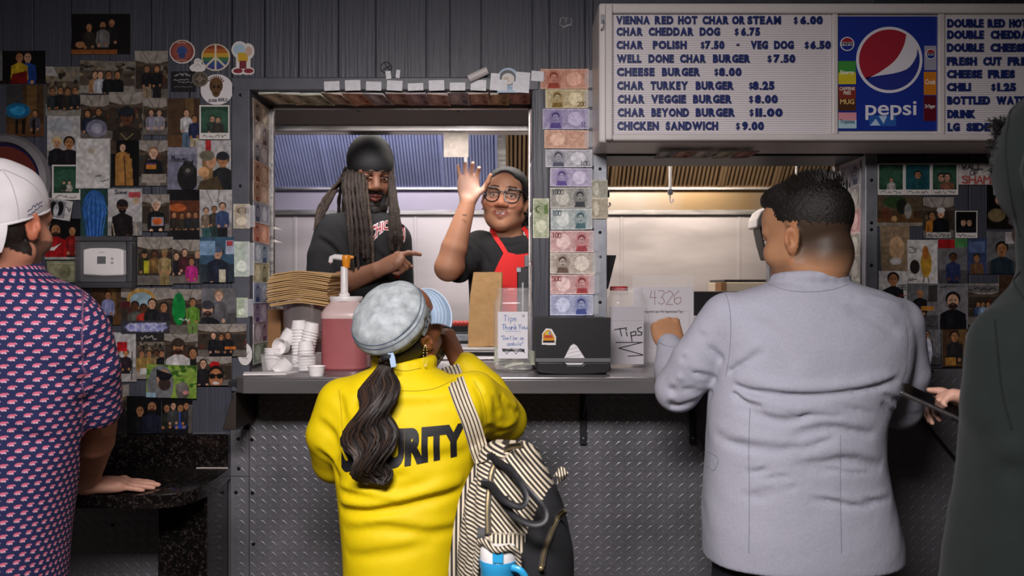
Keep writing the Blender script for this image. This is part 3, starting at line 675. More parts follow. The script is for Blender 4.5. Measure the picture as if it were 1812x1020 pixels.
snap('snapshot of a group in khaki and yellow vests', 248, 420, 310, 505, 'shop', [P_(.2, .35, .085, '#2a2c1c', hat='#24261e'), P_(.48, .35, .08, '#7a5c34', 'd'), P_(.76, .34, .09, '#9a8258', 'm', hat='#8a744e', pants='#8a744e')], ex(('rect', .18, .5, .32, .75, '#b7b02a')), lay=6)
snap('snapshot of a group with one person in a bright pink coat', 305, 425, 362, 502, 'shop', [P_(.2, .38, .09, '#1f1e22', 'l'), P_(.45, .3, .09, '#4a2228', 'l'), P_(.85, .34, .09, '#2a2a30', 'l', hair='#8a7a60'), P_(.66, .5, .09, '#b82a7e', 'm')], lay=5)
snap('snapshot of a seated man in a navy jacket and knit cap', 358, 420, 418, 500, 'blue', [P_(.52, .34, .15, '#1c2233', 'l', hat='#4a5a74')], ex(('rect', 0, .1, .45, .4, '#7fa0c0'), ('rect', .75, .08, 1, .38, '#a8b0c4'), ('rect', .78, .1, .96, .2, '#b04048'), ('rect', .55, .72, .75, 1, '#cfc6b0')), lay=7)
snap('snapshot of a man in a lavender shirt by a brick wall', 165, 508, 220, 575, 'brown', [P_(.55, .22, .1, '#8d90c0', 'm', pants='#1f2430')], lay=3)
def concert(im):
    im.rect(0, .72, 1, 1, '#3a3a42'); im.ell(.4, .24, .28, .22, '#b58c4a'); im.ell(.4, .26, .22, .16, '#8fa8b4'); im.rect(0, .3, .18, .45, '#54202a')
    for p in ((.28, .4, .075, '#4f5048', 'd'), (.45, .45, .07, '#a02c26', 'd'), (.62, .35, .08, '#1f1e20', 'l'), (.85, .42, .075, '#27262c', 'm')): im.person(p[0], p[1], p[2], p[3], skin=SK[p[4]], arms=False)
    im.rect(0, .72, 1, 1, '#3a3a42'); im.ell(.5, .86, .42, .1, '#8f90c8'); im.write('CNCRT', .13, .78, .9, .94, '#e9e8f4', 2.6); im.write('CNCRT', .13, .78, .9, .94, '#6a6cae', .9)
snap('wide print lettered CNCRT under a group of friends', 219, 510, 307, 590, 'shop', (), concert, lay=6)
snap('snapshot of a figure in a bright green costume', 305, 512, 362, 590, 'shop', [P_(.7, .3, .1, '#5f8a30', 'm', pants='#6d8a4a')], ex(('ell', .28, .45, .2, .36, '#118a3a'), ('ell', .28, .2, .1, .1, '#14703a'), ('scribble', .3, .66, .6, .74, '#e4e4e4', 1.6, 7)), lay=7)
snap('selfie snapshot of a bearded man in a cap with a friend behind', 361, 510, 422, 573, 'grey', [P_(.5, .22, .12, '#5c5a5e', 'p', hair='#8a6a50'), P_(.18, .58, .17, '#16161a', 'l', beard='#33241e', hat='#3a3a40')], lay=8)
snap('snapshot with a red door and two people by a microphone', 203, 588, 246, 675, 'white', [P_(.2, .4, .12, '#26262a', 'l', pants='#2e5a80'), P_(.55, .42, .11, '#2a2028', 'm', pants='#1e1c20')], ex(('rect', .2, .2, .6, .38, '#b01c22'), ('rect', 0, .84, 1, 1, '#a7a2a0'), ('line', [(.8, .4), (.78, .95)], 1.4, '#1a1a1a')), lay=3)
snap('snapshot of a group in tan shirts under a caption', 245, 585, 296, 670, 'street', [P_(.2, .48, .09, '#8a6e3c'), P_(.45, .48, .09, '#97793f'), P_(.7, .47, .09, '#7f6a44', 'd'), P_(.88, .48, .09, '#16161a')], ex(('rect', 0, 0, 1, .24, '#2f2a2a'), ('scribble', .18, .1, .75, .2, '#c9c4c0', 1.3, 9), ('rect', .15, .78, .8, .9, '#c2beba')), lay=5)
snap('selfie snapshot of a heavy bearded man in a white tee', 295, 590, 356, 650, 'shop', [P_(.82, .58, .12, '#1e1a1c', 'm'), P_(.4, .38, .17, '#b9b4b2', 'm', beard='#2e1c14', hat='#3a2c26')], lay=6)
snap('wide snapshot of three people in black aprons at a counter', 355, 573, 440, 630, 'shop', [P_(.32, .36, .055, '#17171b', 'l', pants='#101014'), P_(.48, .4, .05, '#1b1a1c', 'm', pants='#101014'), P_(.62, .36, .055, '#15151a', 'm', pants='#101014')], ex(('rect', .55, .7, .78, .78, '#c06a2a')), lay=9)
snap('garden selfie snapshot of a man in a black cap with a grey dog', 265, 645, 353, 703, 'garden', (), ex(('ell', .28, .62, .26, .6, '#6f7072'), ('ell', .34, .45, .13, .3, '#b5876a'), ('ell', .36, .58, .12, .2, '#3a2c28'), ('poly', [(.2, .15), (.52, .3), (.46, .45), (.2, .38)], '#17171b'), ('ell', .35, .4, .11, .08, '#15151a'), ('ell', .72, .78, .13, .28, '#5a5450'), ('ell', .7, .66, .12, .14, '#77706a'), ('ell', .78, .82, .06, .06, '#c07a80'), ('rect', 0, .85, .2, 1, '#8aa7b8')), rot=-.03, lay=10)
snap('snapshot of a kid in sunglasses with a red bow behind', 352, 630, 414, 681, 'shop', [P_(.2, .26, .1, '#1c1a1e', 'l')], ex(('ell', .52, .3, .14, .12, '#b3161a'), ('ell', .55, .68, .22, .36, '#17110f'), ('ell', .55, .75, .19, .32, '#a86c4a'), ('ell', .45, .68, .09, .09, '#0d0d10'), ('ell', .66, .68, .09, .09, '#0d0d10'), ('rect', .42, .63, .7, .67, '#0d0d10'), ('ell', .55, .92, .1, .05, '#d0c4c0')), lay=9)
snap('snapshot of a smiling blonde woman, lowest row', 198, 680, 232, 765, 'shop', [P_(.4, .32, .28, '#241e20', 'p', hair='#a88a54', arms=False)], lay=3)
snap('snapshot of a bald man and a woman in dark tops, lowest row', 229, 700, 290, 765, 'dark', [P_(.38, .4, .12, '#17161a', 'm'), P_(.72, .3, .14, '#1c2030', 'm', hair=None, beard='#1a1412')], lay=5)
snap('snapshot of a group, one in a blue jacket, lowest row', 288, 703, 344, 765, 'dark', [P_(.2, .3, .1, '#22241f', 'm', pants='#1a1a1e'), P_(.62, .3, .1, '#2a44a0', 'm', pants='#14161e'), P_(.4, .24, .09, '#3a3a3c', 'l'), P_(.8, .24, .09, '#24242a')], ex(('rect', .86, .2, 1, 1, '#55504c')), lay=4)
snap('pale teal scrap of paper behind the tilted print', 78, 386, 96, 402, '#5fb0b0', (), lay=2, m=M_PAPER, cat='paper', name='paper_scrap', group='papers taped to the wall')
# ---- right wall
for i, (lab, g, pp) in enumerate((('green instant print with a small white figure, left of three', 'green', [P_(.5, .6, .09, '#b9b4b0', 'l')]), ('blue-green instant print, middle of three', '#20525c', [P_(.5, .4, .14, '#1d4a50', 'm')]), ('green instant print of people, right of three', 'green', [P_(.35, .5, .15, '#37503c', 'l'), P_(.6, .5, .15, '#8a5a48', 'l')]))):
    snap(lab, 1550 + i * 47, 290, 1597 + i * 47, 346, g, pp, frame=.18, lay=i, group='instant film prints')
def shame(im): im.rect(0, 0, 1, 1, '#c9c1bd'); im.write('WALL', .1, .08, .62, .3, '#26242a', 2); im.write('OF', .3, .36, .52, .56, '#26242a', 1.6); im.write('SHAME', .1, .6, .98, .94, '#b0322c', 2.4)
snap('handwritten paper sign reading WALL OF SHAME', 1690, 290, 1762, 328, 'plain', (), shame, lay=3, m=M_PAPER, cat='sign', name='paper_sign', group='papers taped to the wall')
snap('wide snapshot of potted plants and a statue', 1549, 348, 1629, 401, 'brown', (), ex(('rect', 0, 0, 1, .5, '#5a4a3a'), ('ell', .4, .2, .25, .2, '#2f4426'), ('ell', .55, .35, .12, .25, '#20241c'), ('ell', .68, .5, .08, .25, '#8d8a84'), ('ell', .2, .6, .12, .2, '#5f3624'), ('ell', .38, .75, .06, .1, '#b08a5a'), ('rect', 0, .88, 1, 1, '#8a8072')))
snap('snapshot of a man in black with arms spread at a counter', 1630, 350, 1684, 422, 'shop', [P_(.3, .45, .1, '#b0702c', 'm'), P_(.58, .38, .13, '#131318', 'l', hat='#c9c4c2')], ex(('rect', .1, .86, .9, 1, '#b9b4b0'), ('scribble', .15, .89, .85, .97, '#25252a', 1.2, 12)), lay=1)
snap('small instant print of two faces in the dark', 1686, 374, 1725, 422, 'dark', [P_(.35, .5, .14, '#17151a', 'l'), P_(.65, .5, .14, '#15151a', 'l')], frame=.2, lay=2, group='instant film prints')
snap('dark snapshot half hidden by the green hood', 1741, 327, 1802, 405, 'dark', [P_(.7, .4, .15, '#1a1412', 'm')], ex(('rect', .2, 0, .7, .25, '#b5b0b0'), ('ell', .3, .7, .25, .15, '#7a6a4a')), lay=2)
snap('tan paper with a peeled torn patch', 1555, 400, 1607, 480, '#8a7358', (), ex(('ell', .55, .5, .25, .26, '#c39a74'), ('ell', .5, .78, .2, .08, '#cfc8c4'), ('scribble', .1, .08, .7, .2, '#6a5238', 1.2, 14)), lay=1, m=M_PAPER, cat='paper', name='paper_sheet', group='papers taped to the wall', rot=.03)
snap('white card with a golden plume shape and handwriting', 1602, 425, 1655, 502, 'plain', (), ex(('ell', .62, .55, .18, .3, '#b98a2c'), ('ell', .6, .3, .1, .16, '#a8642a'), ('ell', .25, .62, .16, .16, '#2a2422'), ('line', [(.56, .84), (.52, .97)], 1.6, '#5a4030'), ('line', [(.68, .84), (.7, .97)], 1.6, '#5a4030'), ('scribble', .06, .17, .36, .24, '#26242a', 1.2, 15), ('scribble', .06, .26, .3, .33, '#26242a', 1.2, 16), ('scribble', .04, .88, .36, .95, '#26242a', 1.2, 17)), lay=2, cat='card', name='greeting_card')
snap('snapshot of a person in blue by a red awning', 1655, 423, 1707, 502, 'grey', [P_(.52, .42, .12, '#2a3258', 'd', pants='#1c2030')], ex(('rect', 0, .02, .58, .22, '#a51e22'), ('rect', .58, 0, 1, .2, '#4d8a52')), lay=3)
snap('snapshot of a seated figure in blue light', 1707, 423, 1742, 485, '#3a4668', [P_(.5, .55, .16, '#6a4a34', 'm')], ex(('rect', .1, .1, .9, .4, '#5a6a94')), lay=1)
snap('snapshot of a man in a dark tee beside a red and white poster', 1742, 410, 1800, 485, 'grey', [P_(.45, .42, .17, '#23323c', 'm')], ex(('rect', .55, .02, 1, .3, '#c5b8ba'), ('rect', .85, .02, 1, .3, '#a83a40')), lay=3)
snap('snapshot of a man smiling with FREE written beside him', 1551, 480, 1602, 530, 'plain', [P_(.5, .3, .18, '#1a1c20', 'm')], ex(('write', 'FREE', .66, .5, .98, .66, '#25242c', 1.2), ('scribble', .7, .8, .98, .96, '#a5262c', 1.2, 18)), lay=4)
snap('snapshot of a bald man crouching with a tray', 1600, 502, 1656, 582, 'grey', [P_(.42, .22, .11, '#17171b', 'm', hair=None, pants='#16161a')], ex(('rect', .68, .05, .95, .4, '#3a3634'), ('rect', .45, .5, .85, .6, '#b87a34'), ('scribble', .35, .91, .95, .97, '#1e1c20', 1.3, 19)), lay=5)
snap('portrait snapshot of a man in a black coat on grey', 1655, 502, 1707, 582, '#7a777c', [P_(.5, .38, .22, '#131318', 'l', hair='#131014', beard='#2a201c', arms=False)], ex(('scribble', .06, .05, .7, .1, '#2a282e', 1.1, 20)), lay=6)
snap('snapshot of a group in front of a storefront with a caption', 1707, 502, 1762, 575, 'shop', [P_(.35, .5, .07, '#3a4a6a'), P_(.5, .5, .07, '#7a96b4'), P_(.66, .5, .07, '#8a8a90')], ex(('rect', 0, .05, 1, .22, '#6d6a68'), ('scribble', .05, .1, .9, .2, '#16141a', 1.3, 21)), lay=4)
snap('brown snapshot of a room beside the green hoodie', 1762, 488, 1818, 545, 'brown', [P_(.4, .5, .1, '#1e1a1a')], lay=3)
snap('snapshot of a person beside a white statue', 1615, 582, 1660, 645, 'grey', [P_(.45, .16, .12, '#3a3638', 'm')], ex(('ell', .5, .65, .16, .4, '#c4c2d0'), ('scribble', .1, .6, .95, .78, '#8a88a4', 1.6, 22)), lay=4)
snap('snapshot of a person in a dark quilted jacket, lowest on the right', 1662, 582, 1716, 648, 'brown', [P_(.42, .2, .13, '#252426', 'm')], ex(('ell', .85, .3, .08, .2, '#c5bfb8'), ('rect', .1, .75, .45, .95, '#b5823c')), lay=5, rot=.02)

# ------------------------------------------------------------------ banknotes
def note_img(w, h, base, ink, side=1, num=None, seed=0, portrait=True):
    b = rgb(base) * .62 + rgb('#dcd6d0') * .38; k = rgb(ink) * .9; im = Img(w, h, b); r = random.Random(seed)
    im.rect(.03, .06, .97, .94, b * .6 + k * .4, .35)
    for i in range(7): y = .12 + .11 * i; im.line([(.05 + .03 * j, y + .05 * math.sin(j * .9 + i + seed)) for j in range(31)], .9, k, .35)
    im.ell(.3 if side > 0 else .7, .5, .16, .34, np.clip(b * 1.15, 0, 1), .8)
    if portrait:
        c = .72 if side > 0 else .28; q = im.asp
        im.ell(c, .52, .15, .46, b * .5 + k * .5, .7); im.poly([(c - .14, 1), (c - .1, .7), (c + .1, .7), (c + .14, 1)], k, .9)
        im.ell(c, .36, .085, .085 * q * .95, k * .8); im.ell(c, .44, .065, .075 * q, b * .75 + k * .25); im.ell(c - .025, .42, .012, .03, k * .7); im.ell(c + .025, .42, .012, .03, k * .7); im.ell(c, .56, .03, .02, k * .8)
    im.rect(0, 0, 1, .05, np.clip(b * 1.1, 0, 1)); im.rect(0, .95, 1, 1, np.clip(b * 1.1, 0, 1))
    if num:
        im.write(num, *((.05, .1, .05 + .07 * len(num), .34) if side > 0 else (.95 - .07 * len(num), .66, .95, .9)), k * .75, 1.5)
    im.noise(.1, seed, 4); im.speck(.04, seed); return im
def note_wall(label, x0, y0, x1, y1, base, ink, side=1, num=None, lay=0, rot=0.0, group='banknotes down the pillar', tape=True, portrait=True, turn=False):
    sd = PRINT_N[0] = PRINT_N[0] + 1
    w, h = (x1 - x0) / 560, (y1 - y0) / 560
    im = note_img(int((x1 - x0) * 1.25), int((y1 - y0) * 1.25), base, ink, side, num, sd, portrait) if not turn else note_img(int((y1 - y0) * 1.25), int((x1 - x0) * 1.25), base, ink, side, num, sd, portrait)
    ux = Vector((math.cos(rot), 0, math.sin(rot))); uz = Vector((-math.sin(rot), 0, math.cos(rot))); c = (wx((x0 + x1) / 2), (-.0135 if x1 < 500 or x0 > 1045 else -.011) - .0009 * lay, wz((y0 + y1) / 2))
    o = sheet('banknote', im, c, ux, uz, w, h, M_PAPER, curl=.002, seed=sd) if not turn else sheet('banknote', im, c, uz, -ux, h, w, M_PAPER, curl=.002, seed=sd)
    tag(o, label, 'banknote', group)
    if tape:
        t = MB().box((wx(x1) - .012, c[1] - .0022, wz(y1) + .004), (wx(x1) + .016, c[1] - .0012, wz(y0) - .004)).build('tape', M_TAPE, o)
    return o
M_TAPE = mat('clear_tape', '#e8e8ee', 0.12, trans=0.0, alpha=0.22, spec=0.8, bump=.4, bscale=60, bdist=.002)
M_TAPEW = mat('white_tape', '#cfcdd2', 0.35, noise=.12, nscale=60, bump=.3, bscale=70)
for i, a in enumerate((
    ('red-orange banknote with a portrait, top of the pillar', 956, 124, 1041, 159, '#cf8a6c', '#a8402c', -1, None),
    ('gold and cream banknote marked 200', 965, 160, 1040, 193, '#d5c391', '#8a6a2a', -1, '200'),
    ('purple banknote marked 10', 960, 194, 1042, 230, '#a59bc8', '#5a4a96', -1, '10'),
    ('pale orange banknote without a portrait', 963, 232, 1041, 264, '#dba286', '#c06a4a', 1, None),
    ('grey-blue hundred note with an engraved portrait', 965, 266, 1047, 297, '#c6c6d2', '#5a5c70', -1, '100'),
    ('violet banknote with a large engraved face', 973, 299, 1047, 331, '#bfb5d6', '#6a55a8', -1, None),
    ('grey and beige banknote with a dark portrait at right', 973, 333, 1046, 369, '#aeaca0', '#3c4048', 1, '1000'),
    ('pale teal banknote marked 100', 974, 370, 1047, 407, '#c5ccca', '#4a7078', 1, '100'),
    ('pink and red banknote marked 100 halfway down the pillar', 973, 409, 1050, 447, '#d8b2b0', '#b04048', 1, '100'),
    ('beige banknote with a brown oval portrait', 973, 448, 1053, 485, '#cbbcae', '#6d5548', -1, None),
    ('pink and red banknote above the lowest, blue one on the pillar', 973, 486, 1051, 521, '#d4b0ae', '#b0383c', 1, '500'),
    ('pale blue banknote with a portrait, lowest on the pillar', 973, 522, 1049, 558, '#aab2d6', '#3f4c96', 1, None))):
    note_wall(*a[:8], num=a[8], lay=i % 2, portrait=(i != 3), rot=rng.uniform(-.012, .012))
note_wall('pale green banknote hung upright left of the pillar notes', 943, 352, 971, 422, '#c4c8a6', '#6d8a4e', 1, None, turn=True, tape=False)
note_wall('torn olive banknote on the steel edge right of the pillar', 1046, 320, 1074, 352, '#a8a592', '#6c6a56', 1, None, 2, tape=False, portrait=False)
note_wall('torn tan banknote below the olive one on the steel edge', 1046, 352, 1075, 388, '#b4a88e', '#7a6a50', 1, None, 3, tape=False, portrait=False)
G2 = 'banknotes on the left window post'
note_wall('brown upright banknote on the left window post', 416, 362, 445, 405, '#a89a80', '#5c4a3a', 1, None, group=G2, turn=True)
note_wall('pale green upright banknote on the left window post', 417, 428, 444, 490, '#b0bcb0', '#5a7a68', 1, None, group=G2, turn=True, portrait=False)
note_wall('small green print low on the left window post', 420, 527, 441, 562, '#a8b49a', '#4a6a44', 1, None, group=G2, turn=True, portrait=False)
def note_plane(label, c, ux, uz, w, h, base, ink, side, group, sd, num=None, bend=0.0):
    im = note_img(70, 34, base, ink, side, num, sd); o = sheet('banknote', im, c, ux, uz, w, h, M_PAPER, curl=.003, seed=sd, bend=bend); return tag(o, label, 'banknote', group)
# left jamb of the left window: its face looks to +x
cols = [('#a58f74', '#4c3c30', 'tan'), ('#b8a8a0', '#5a4a50', 'grey'), ('#b7b2b4', '#4a4652', 'pale grey'), ('#c69a7c', '#8a4a2c', 'orange'), ('#cba78c', '#9a5c3c', 'peach'), ('#98a0b8', '#3f4a70', 'slate blue'), ('#cc8468', '#a03c28', 'red-orange'), ('#93a8c0', '#2f4a78', 'blue'), ('#bcb48a', '#6a6438', 'olive'), ('#a4b0cc', '#3c4c88', 'light blue'), ('#b8a4c0', '#6a4a80', 'violet'), ('#b8a8b4', '#7a4a68', 'mauve'), ('#9aa896', '#4c6450', 'green')]
zt, zb = ZT1 - .02, CZ + .012; n = len(cols); st = (zt - zb) / n
for i, (b, k, nm) in enumerate(cols):
    pos = 'topmost on' if i == 0 else ('lowest on' if i == n - 1 else 'between others on')
    note_plane(f'{nm} banknote {pos} the left reveal of the left window', (X1a + .001 + .0006 * (i % 2), TH * .48, zt - (i + .5) * st), (0, 1, 0), (0, 0, 1), .17, st * 1.06, b, k, rng.choice((1, -1)), 'banknotes down the left reveal', 200 + i)
cols = [('#9a98a4', '#4a4a60', 'slate'), ('#b4aeaa', '#5a5654', 'grey'), ('#c99090', '#a03c44', 'red'), ('#b5b0a0', '#3c3a3c', 'beige'), ('#a8a49c', '#5c5850', 'faded grey'), ('#b0b2a8', '#56645c', 'pale green'), ('#a4aec0', '#3c5888', 'pale blue'), ('#b4a8a8', '#6a5a60', 'dusty pink')]
zt, zb = ZT2 - .01, CZ + .05; n = len(cols); st = (zt - zb) / n
for i, (b, k, nm) in enumerate(cols):
    note_plane(f'{nm} banknote on the right reveal of the right window', (X2b - .003 - .0006 * (i % 2), TH * .44, zt - (i + .5) * st), (0, -1, 0), (0, 0, 1), .15, st * 1.0, b, k, rng.choice((1, -1)), 'banknotes down the right reveal', 230 + i, num='5' if i == 5 else None)
# right edge strip of the left window, seen nearly edge-on
for i, (b, k, nm) in enumerate((('#c08a84', '#8a3c3c', 'red'), ('#b8aac0', '#6a5a80', 'lilac'), ('#c6c0bc', '#77706c', 'white'), ('#bfa8a0', '#7a5a50', 'buff'), ('#a8a8bc', '#4c5078', 'grey-blue'))):
    z0 = wz(190 + 92 * i + 46); note_plane(f'{nm} banknote folded along the right reveal of the left window', (X1b - .0025, TH * .3, z0), (0, -1, 0), (0, 0, 1), .14, .15, b, k, 1, 'banknotes along the pillar reveal', 250 + i)
# underside of the lintel: notes hang from tape folded over the edge
cols = [('#b5a98a', '#7a6a48', 'tan'), ('#b9b094', '#6f6a4c', 'pale olive'), ('#aeb096', '#626a48', 'green-grey'), ('#b59c86', '#7a5a44', 'brown'), ('#c98f74', '#a04c30', 'orange'), ('#a69aa0', '#5a4a5c', 'mauve-grey'), ('#a87a68', '#6a3c30', 'rust'), ('#a47c88', '#6a3c54', 'plum'), ('#b88a7e', '#8a4a44', 'rose'), ('#b0a4ae', '#5c4c78', 'lilac'), ('#b98c70', '#8a4c34', 'copper'), ('#b58c58', '#7a5a28', 'ochre'), ('#b06a58', '#8a342c', 'brick red')]
n = len(cols); xa, xb = X1a + .03, X1b - .005
for i, (b, k, nm) in enumerate(cols):
    x = xa + (i + .5) * (xb - xa) / n; w = (xb - xa) / n * .97; tl = -.09 if i < 6 else rng.uniform(-.03, .03)
    ux = Vector((1, 0, 0)); uy = Vector((tl, -1, 0)).normalized()
    im = note_img(40, 70, b, k, 1, None, 300 + i)
    o = sheet('banknote', im, (x, .085, ZT1 - .004 - .001 * (i % 3)), ux, uy, w, .16, M_PAPER, curl=.01, seed=300 + i)
    tag(o, f'{nm} banknote hanging flat under the lintel of the left window', 'banknote', 'banknotes under the lintel')
    if i not in (0, 1, 2): MB().box((x - w * .38, -.0145, ZT1 - .004), (x + w * .38, -.0126, ZT1 + rng.uniform(.018, .035)), rot=(0, rng.uniform(-.06, .06), 0)).build('tape', M_TAPEW, o)
for i, (px, c_, k, nm) in enumerate(((1182, '#8f9296', '#4a5058', 'grey'), (1213, '#b0705c', '#7a3a30', 'red-brown'), (1248, '#b9b0a4', '#7a7468', 'pale'), (1287, '#a8a27e', '#6a6444', 'olive'), (1322, '#9a4a40', '#6a2a28', 'dark red'))):
    im = note_img(40, 40, c_, k, 1, None, 330 + i)
    o = sheet('banknote', im, (wx(px, -.1), -.075, ZT2 - .006), (1, 0, 0), (0, -1, 0), .056, .12, M_PAPER, curl=.004, seed=330 + i)
    tag(o, f'{nm} banknote taped under the menu sign above the right window', 'banknote', 'banknotes under the menu sign')

# ------------------------------------------------------------------ stickers
def sticker(label, x0, y0, x1, y1, paint, shape='ell', lay=0, rot=0.0, cat='sticker', name='sticker'):
    im = Img(int((x1 - x0) * 1.5), int((y1 - y0) * 1.5), '#d0cac8'); paint(im); im.speck(.03, lay)
    if shape == 'ell': mk = lambda U, V: (U ** 2 + V ** 2) < .249
    elif shape == 'rect': mk = None
    else:
        q = Img(im.w, im.h, '#000000')
        for op in shape: getattr(q, op[0])(*op[1:], '#ffffff')
        mk = q.a[..., 0] > .5
    ux = Vector((math.cos(rot), 0, math.sin(rot))); uz = Vector((-math.sin(rot), 0, math.cos(rot)))
    return tag(sheet(name, im, (wx((x0 + x1) / 2), -.0098 - .0008 * lay, wz((y0 + y1) / 2)), ux, uz, (x1 - x0) / 560, (y1 - y0) / 560, M_PHOTO, mask=mk, seed=lay), label, cat, 'stickers on the wall')
sticker('round maroon sticker with a blue emblem', 302, 72, 347, 114, ex(('ell', .5, .5, .45, .45, '#7a3a34'), ('ell', .5, .5, .36, .36, '#8a4a40'), ('ell', .5, .42, .18, .14, '#33497e'), ('rect', .28, .48, .72, .56, '#33497e'), ('ell', .5, .66, .14, .12, '#2c3f70'), ('scribble', .3, .1, .7, .17, '#c9b8a0', 1.4, 3), ('scribble', .3, .84, .7, .9, '#c9b8a0', 1.2, 4)))
def peace(im):
    im.ell(.5, .5, .46, .46, '#7a3826')
    for i, c in enumerate(('#7c3a28', '#a35a2a', '#b58f2e', '#3f6a44', '#2c4a78', '#3a3c7a')): im.rect(.0, .04 + i * .153, 1, .04 + (i + 1) * .153, c)
    m = np.hypot(im.X - .5, im.Y - .5) > .45; im.a[m] = rgb('#c9bca6'); W_ = '#c9bca6'; lw = im.w * .065
    im.line([(.5, .04), (.5, .96)], lw, W_); im.line([(.5, .5), (.18, .82)], lw, W_); im.line([(.5, .5), (.82, .82)], lw, W_)
sticker('round rainbow peace sign sticker', 358, 79, 409, 127, peace)
sticker('white die-cut sticker with yellow and maroon patches', 411, 75, 452, 134, ex(('ell', .35, .25, .25, .17, '#9fb8c8'), ('rect', .3, .34, .72, .6, '#c29a2c'), ('rect', .36, .58, .66, .82, '#6d2a30'), ('ell', .75, .3, .15, .14, '#c0a090'), ('ell', .3, .88, .2, .07, '#7a2430'), ('ell', .75, .88, .2, .07, '#7a2430')), shape=(('ell', .36, .25, .34, .25), ('ell', .72, .3, .27, .24), ('rect', .22, .2, .82, .86), ('ell', .3, .88, .28, .12), ('ell', .72, .88, .28, .12)), lay=1)
sticker('small white bundle-shaped sticker', 338, 105, 366, 129, ex(('line', [(.3, .6), (.5, .4), (.7, .62)], 1.4, '#8a8688'), ('line', [(.35, .2), (.65, .2)], 1.4, '#8a8688')), shape=(('ell', .5, .68, .5, .32), ('ell', .5, .3, .25, .3)), lay=1)
sticker('black rectangular card with silver script', 305, 128, 349, 164, ex(('rect', 0, 0, 1, 1, '#1c1b1f'), ('scribble', .15, .08, .8, .24, '#b0acac', 1.6, 5), ('scribble', .12, .36, .7, .46, '#b0acac', 1.2, 6), ('scribble', .3, .5, .85, .58, '#b0acac', 1.2, 7), ('scribble', .15, .72, .85, .78, '#8a8688', 1.0, 8)), shape='rect', lay=1, cat='card', name='card')
sticker('round dark brass-coloured sticker with a cross pattern', 342, 128, 371, 155, ex(('rect', 0, 0, 1, 1, '#6a5f52'), ('ell', .5, .5, .4, .4, '#4c443c'), ('line', [(.2, .5), (.8, .5)], 1.6, '#8a7c6a'), ('line', [(.5, .2), (.5, .8)], 1.6, '#8a7c6a'), ('ell', .5, .5, .14, .14, '#8a7c6a'), ('ell', .5, .5, .07, .07, '#4c443c')), lay=3)
def bison(im):
    im.rect(0, 0, 1, 1, '#cfc9cc'); im.ell(.48, .38, .2, .26, '#4c3320'); im.ell(.48, .55, .13, .2, '#5a3f26')
    for a in np.linspace(-2.6, -.5, 9): im.line([(.48, .36), (.48 + .26 * math.cos(a), .36 + .3 * math.sin(a))], 3, '#5c4022')
    im.ell(.42, .42, .04, .05, '#17100c'); im.ell(.55, .42, .04, .05, '#17100c'); im.ell(.48, .62, .05, .03, '#20160e'); im.write('BISON', .26, .82, .5, .9, '#2c2a34', 1.4); im.write('WORLD', .54, .79, .82, .88, '#2c2a34', 1.4)
sticker('round white sticker with a brown shaggy head, lettered along the bottom', 357, 133, 415, 187, bison, lay=2)
sticker('pale blue die-cut sticker on clear tape over the lintel corner', 878, 121, 920, 166, ex(('rect', 0, 0, 1, 1, '#9fb4c8'), ('ell', .48, .42, .34, .3, '#3c3f46'), ('ell', .5, .46, .26, .22, '#cfc8c2'), ('ell', .42, .5, .12, .12, '#b8a89a'), ('rect', .1, .74, .9, .86, '#7f9ab8')), shape=(('ell', .5, .45, .45, .42), ('rect', .04, .68, .96, .98)), lay=5)
sticker('white round sticker with a scribble low on the left post', 424, 607, 449, 646, ex(('line', [(.25, .5), (.4, .35), (.55, .6), (.75, .4)], 1.4, '#55525a'), ('line', [(.3, .65), (.7, .7)], 1.2, '#55525a')), lay=9)
# clear tape squares around the lintel sticker, loose white scraps and marks on the boards
for i, (x0, y0, x1, y1, lab) in enumerate(((868, 132, 884, 162, 'clear tape square left of the blue lintel sticker'), (912, 130, 937, 166, 'clear tape square right of the blue lintel sticker'), (940, 128, 962, 146, 'clear tape square left of the top pillar note'))):
    tag(MB().box((wx(x0), -.0152, wz(y1)), (wx(x1), -.0144, wz(y0)), rot=(0, .08, 0)).build('tape_piece', M_TAPEW, None), lab, 'tape', 'tape on the lintel')
for i, (x0, y0, x1, y1) in enumerate(((684, 128, 693, 142), (702, 126, 709, 140))): tag(MB().box((wx(x0), -.0152, wz(y1)), (wx(x1), -.0135, wz(y0)), rot=(0, .12 * (1 if i else -1), 0)).build('paper_scrap', M_TAPEW, None), ('left' if i == 0 else 'right') + ' small white torn scrap above the lintel tape', 'paper', 'scraps on the lintel')
ring = MB(); ring.tube([(wx(684) + .017 * math.cos(t), -.0105, wz(121) + .017 * math.sin(t)) for t in np.linspace(0, 2 * PI, 25)], .0011, 5)
ring.tube([(wx(684) - .004, -.0105, wz(121) + .016), (wx(684) + .002, -.0105, wz(121)), (wx(684) + .014, -.0105, wz(121) - .008)], .001, 5).tube([(wx(684) - .012, -.0105, wz(121) - .01), (wx(684) + .002, -.0105, wz(121)), (wx(684) + .016, -.0105, wz(121) + .006)], .001, 5)
tag(ring.build('marker_drawing', mat('black_marker', '#16161a', .6)), 'round doodle drawn in black on the boards above the lintel', 'drawing')
hm = MB(); m0 = [(992, 34), (990, 46), (1000, 50), (1010, 44), (1011, 36), (1003, 33), (1001, 44), (1000, 34), (993, 33)]
hm.tube([(wx(a), -.0108, wz(b)) for a, b in m0], .0014, 5); hm.tube([(wx(a), -.0108, wz(b)) for a, b in ((994, 52), (1003, 46), (1011, 47))], .0014, 5)
tag(hm.build('chalk_mark', mat('white_chalk', '#a8a6ac', .8)), 'white hand-drawn squiggle near the top of the wall', 'drawing')
tu = empty('plastic_tube', W(845, 133, -.02), 'short white plastic tube stuck at a slant above the lintel', 'tube')
a, b = W(829, 140, -.024), W(862, 125, -.024)
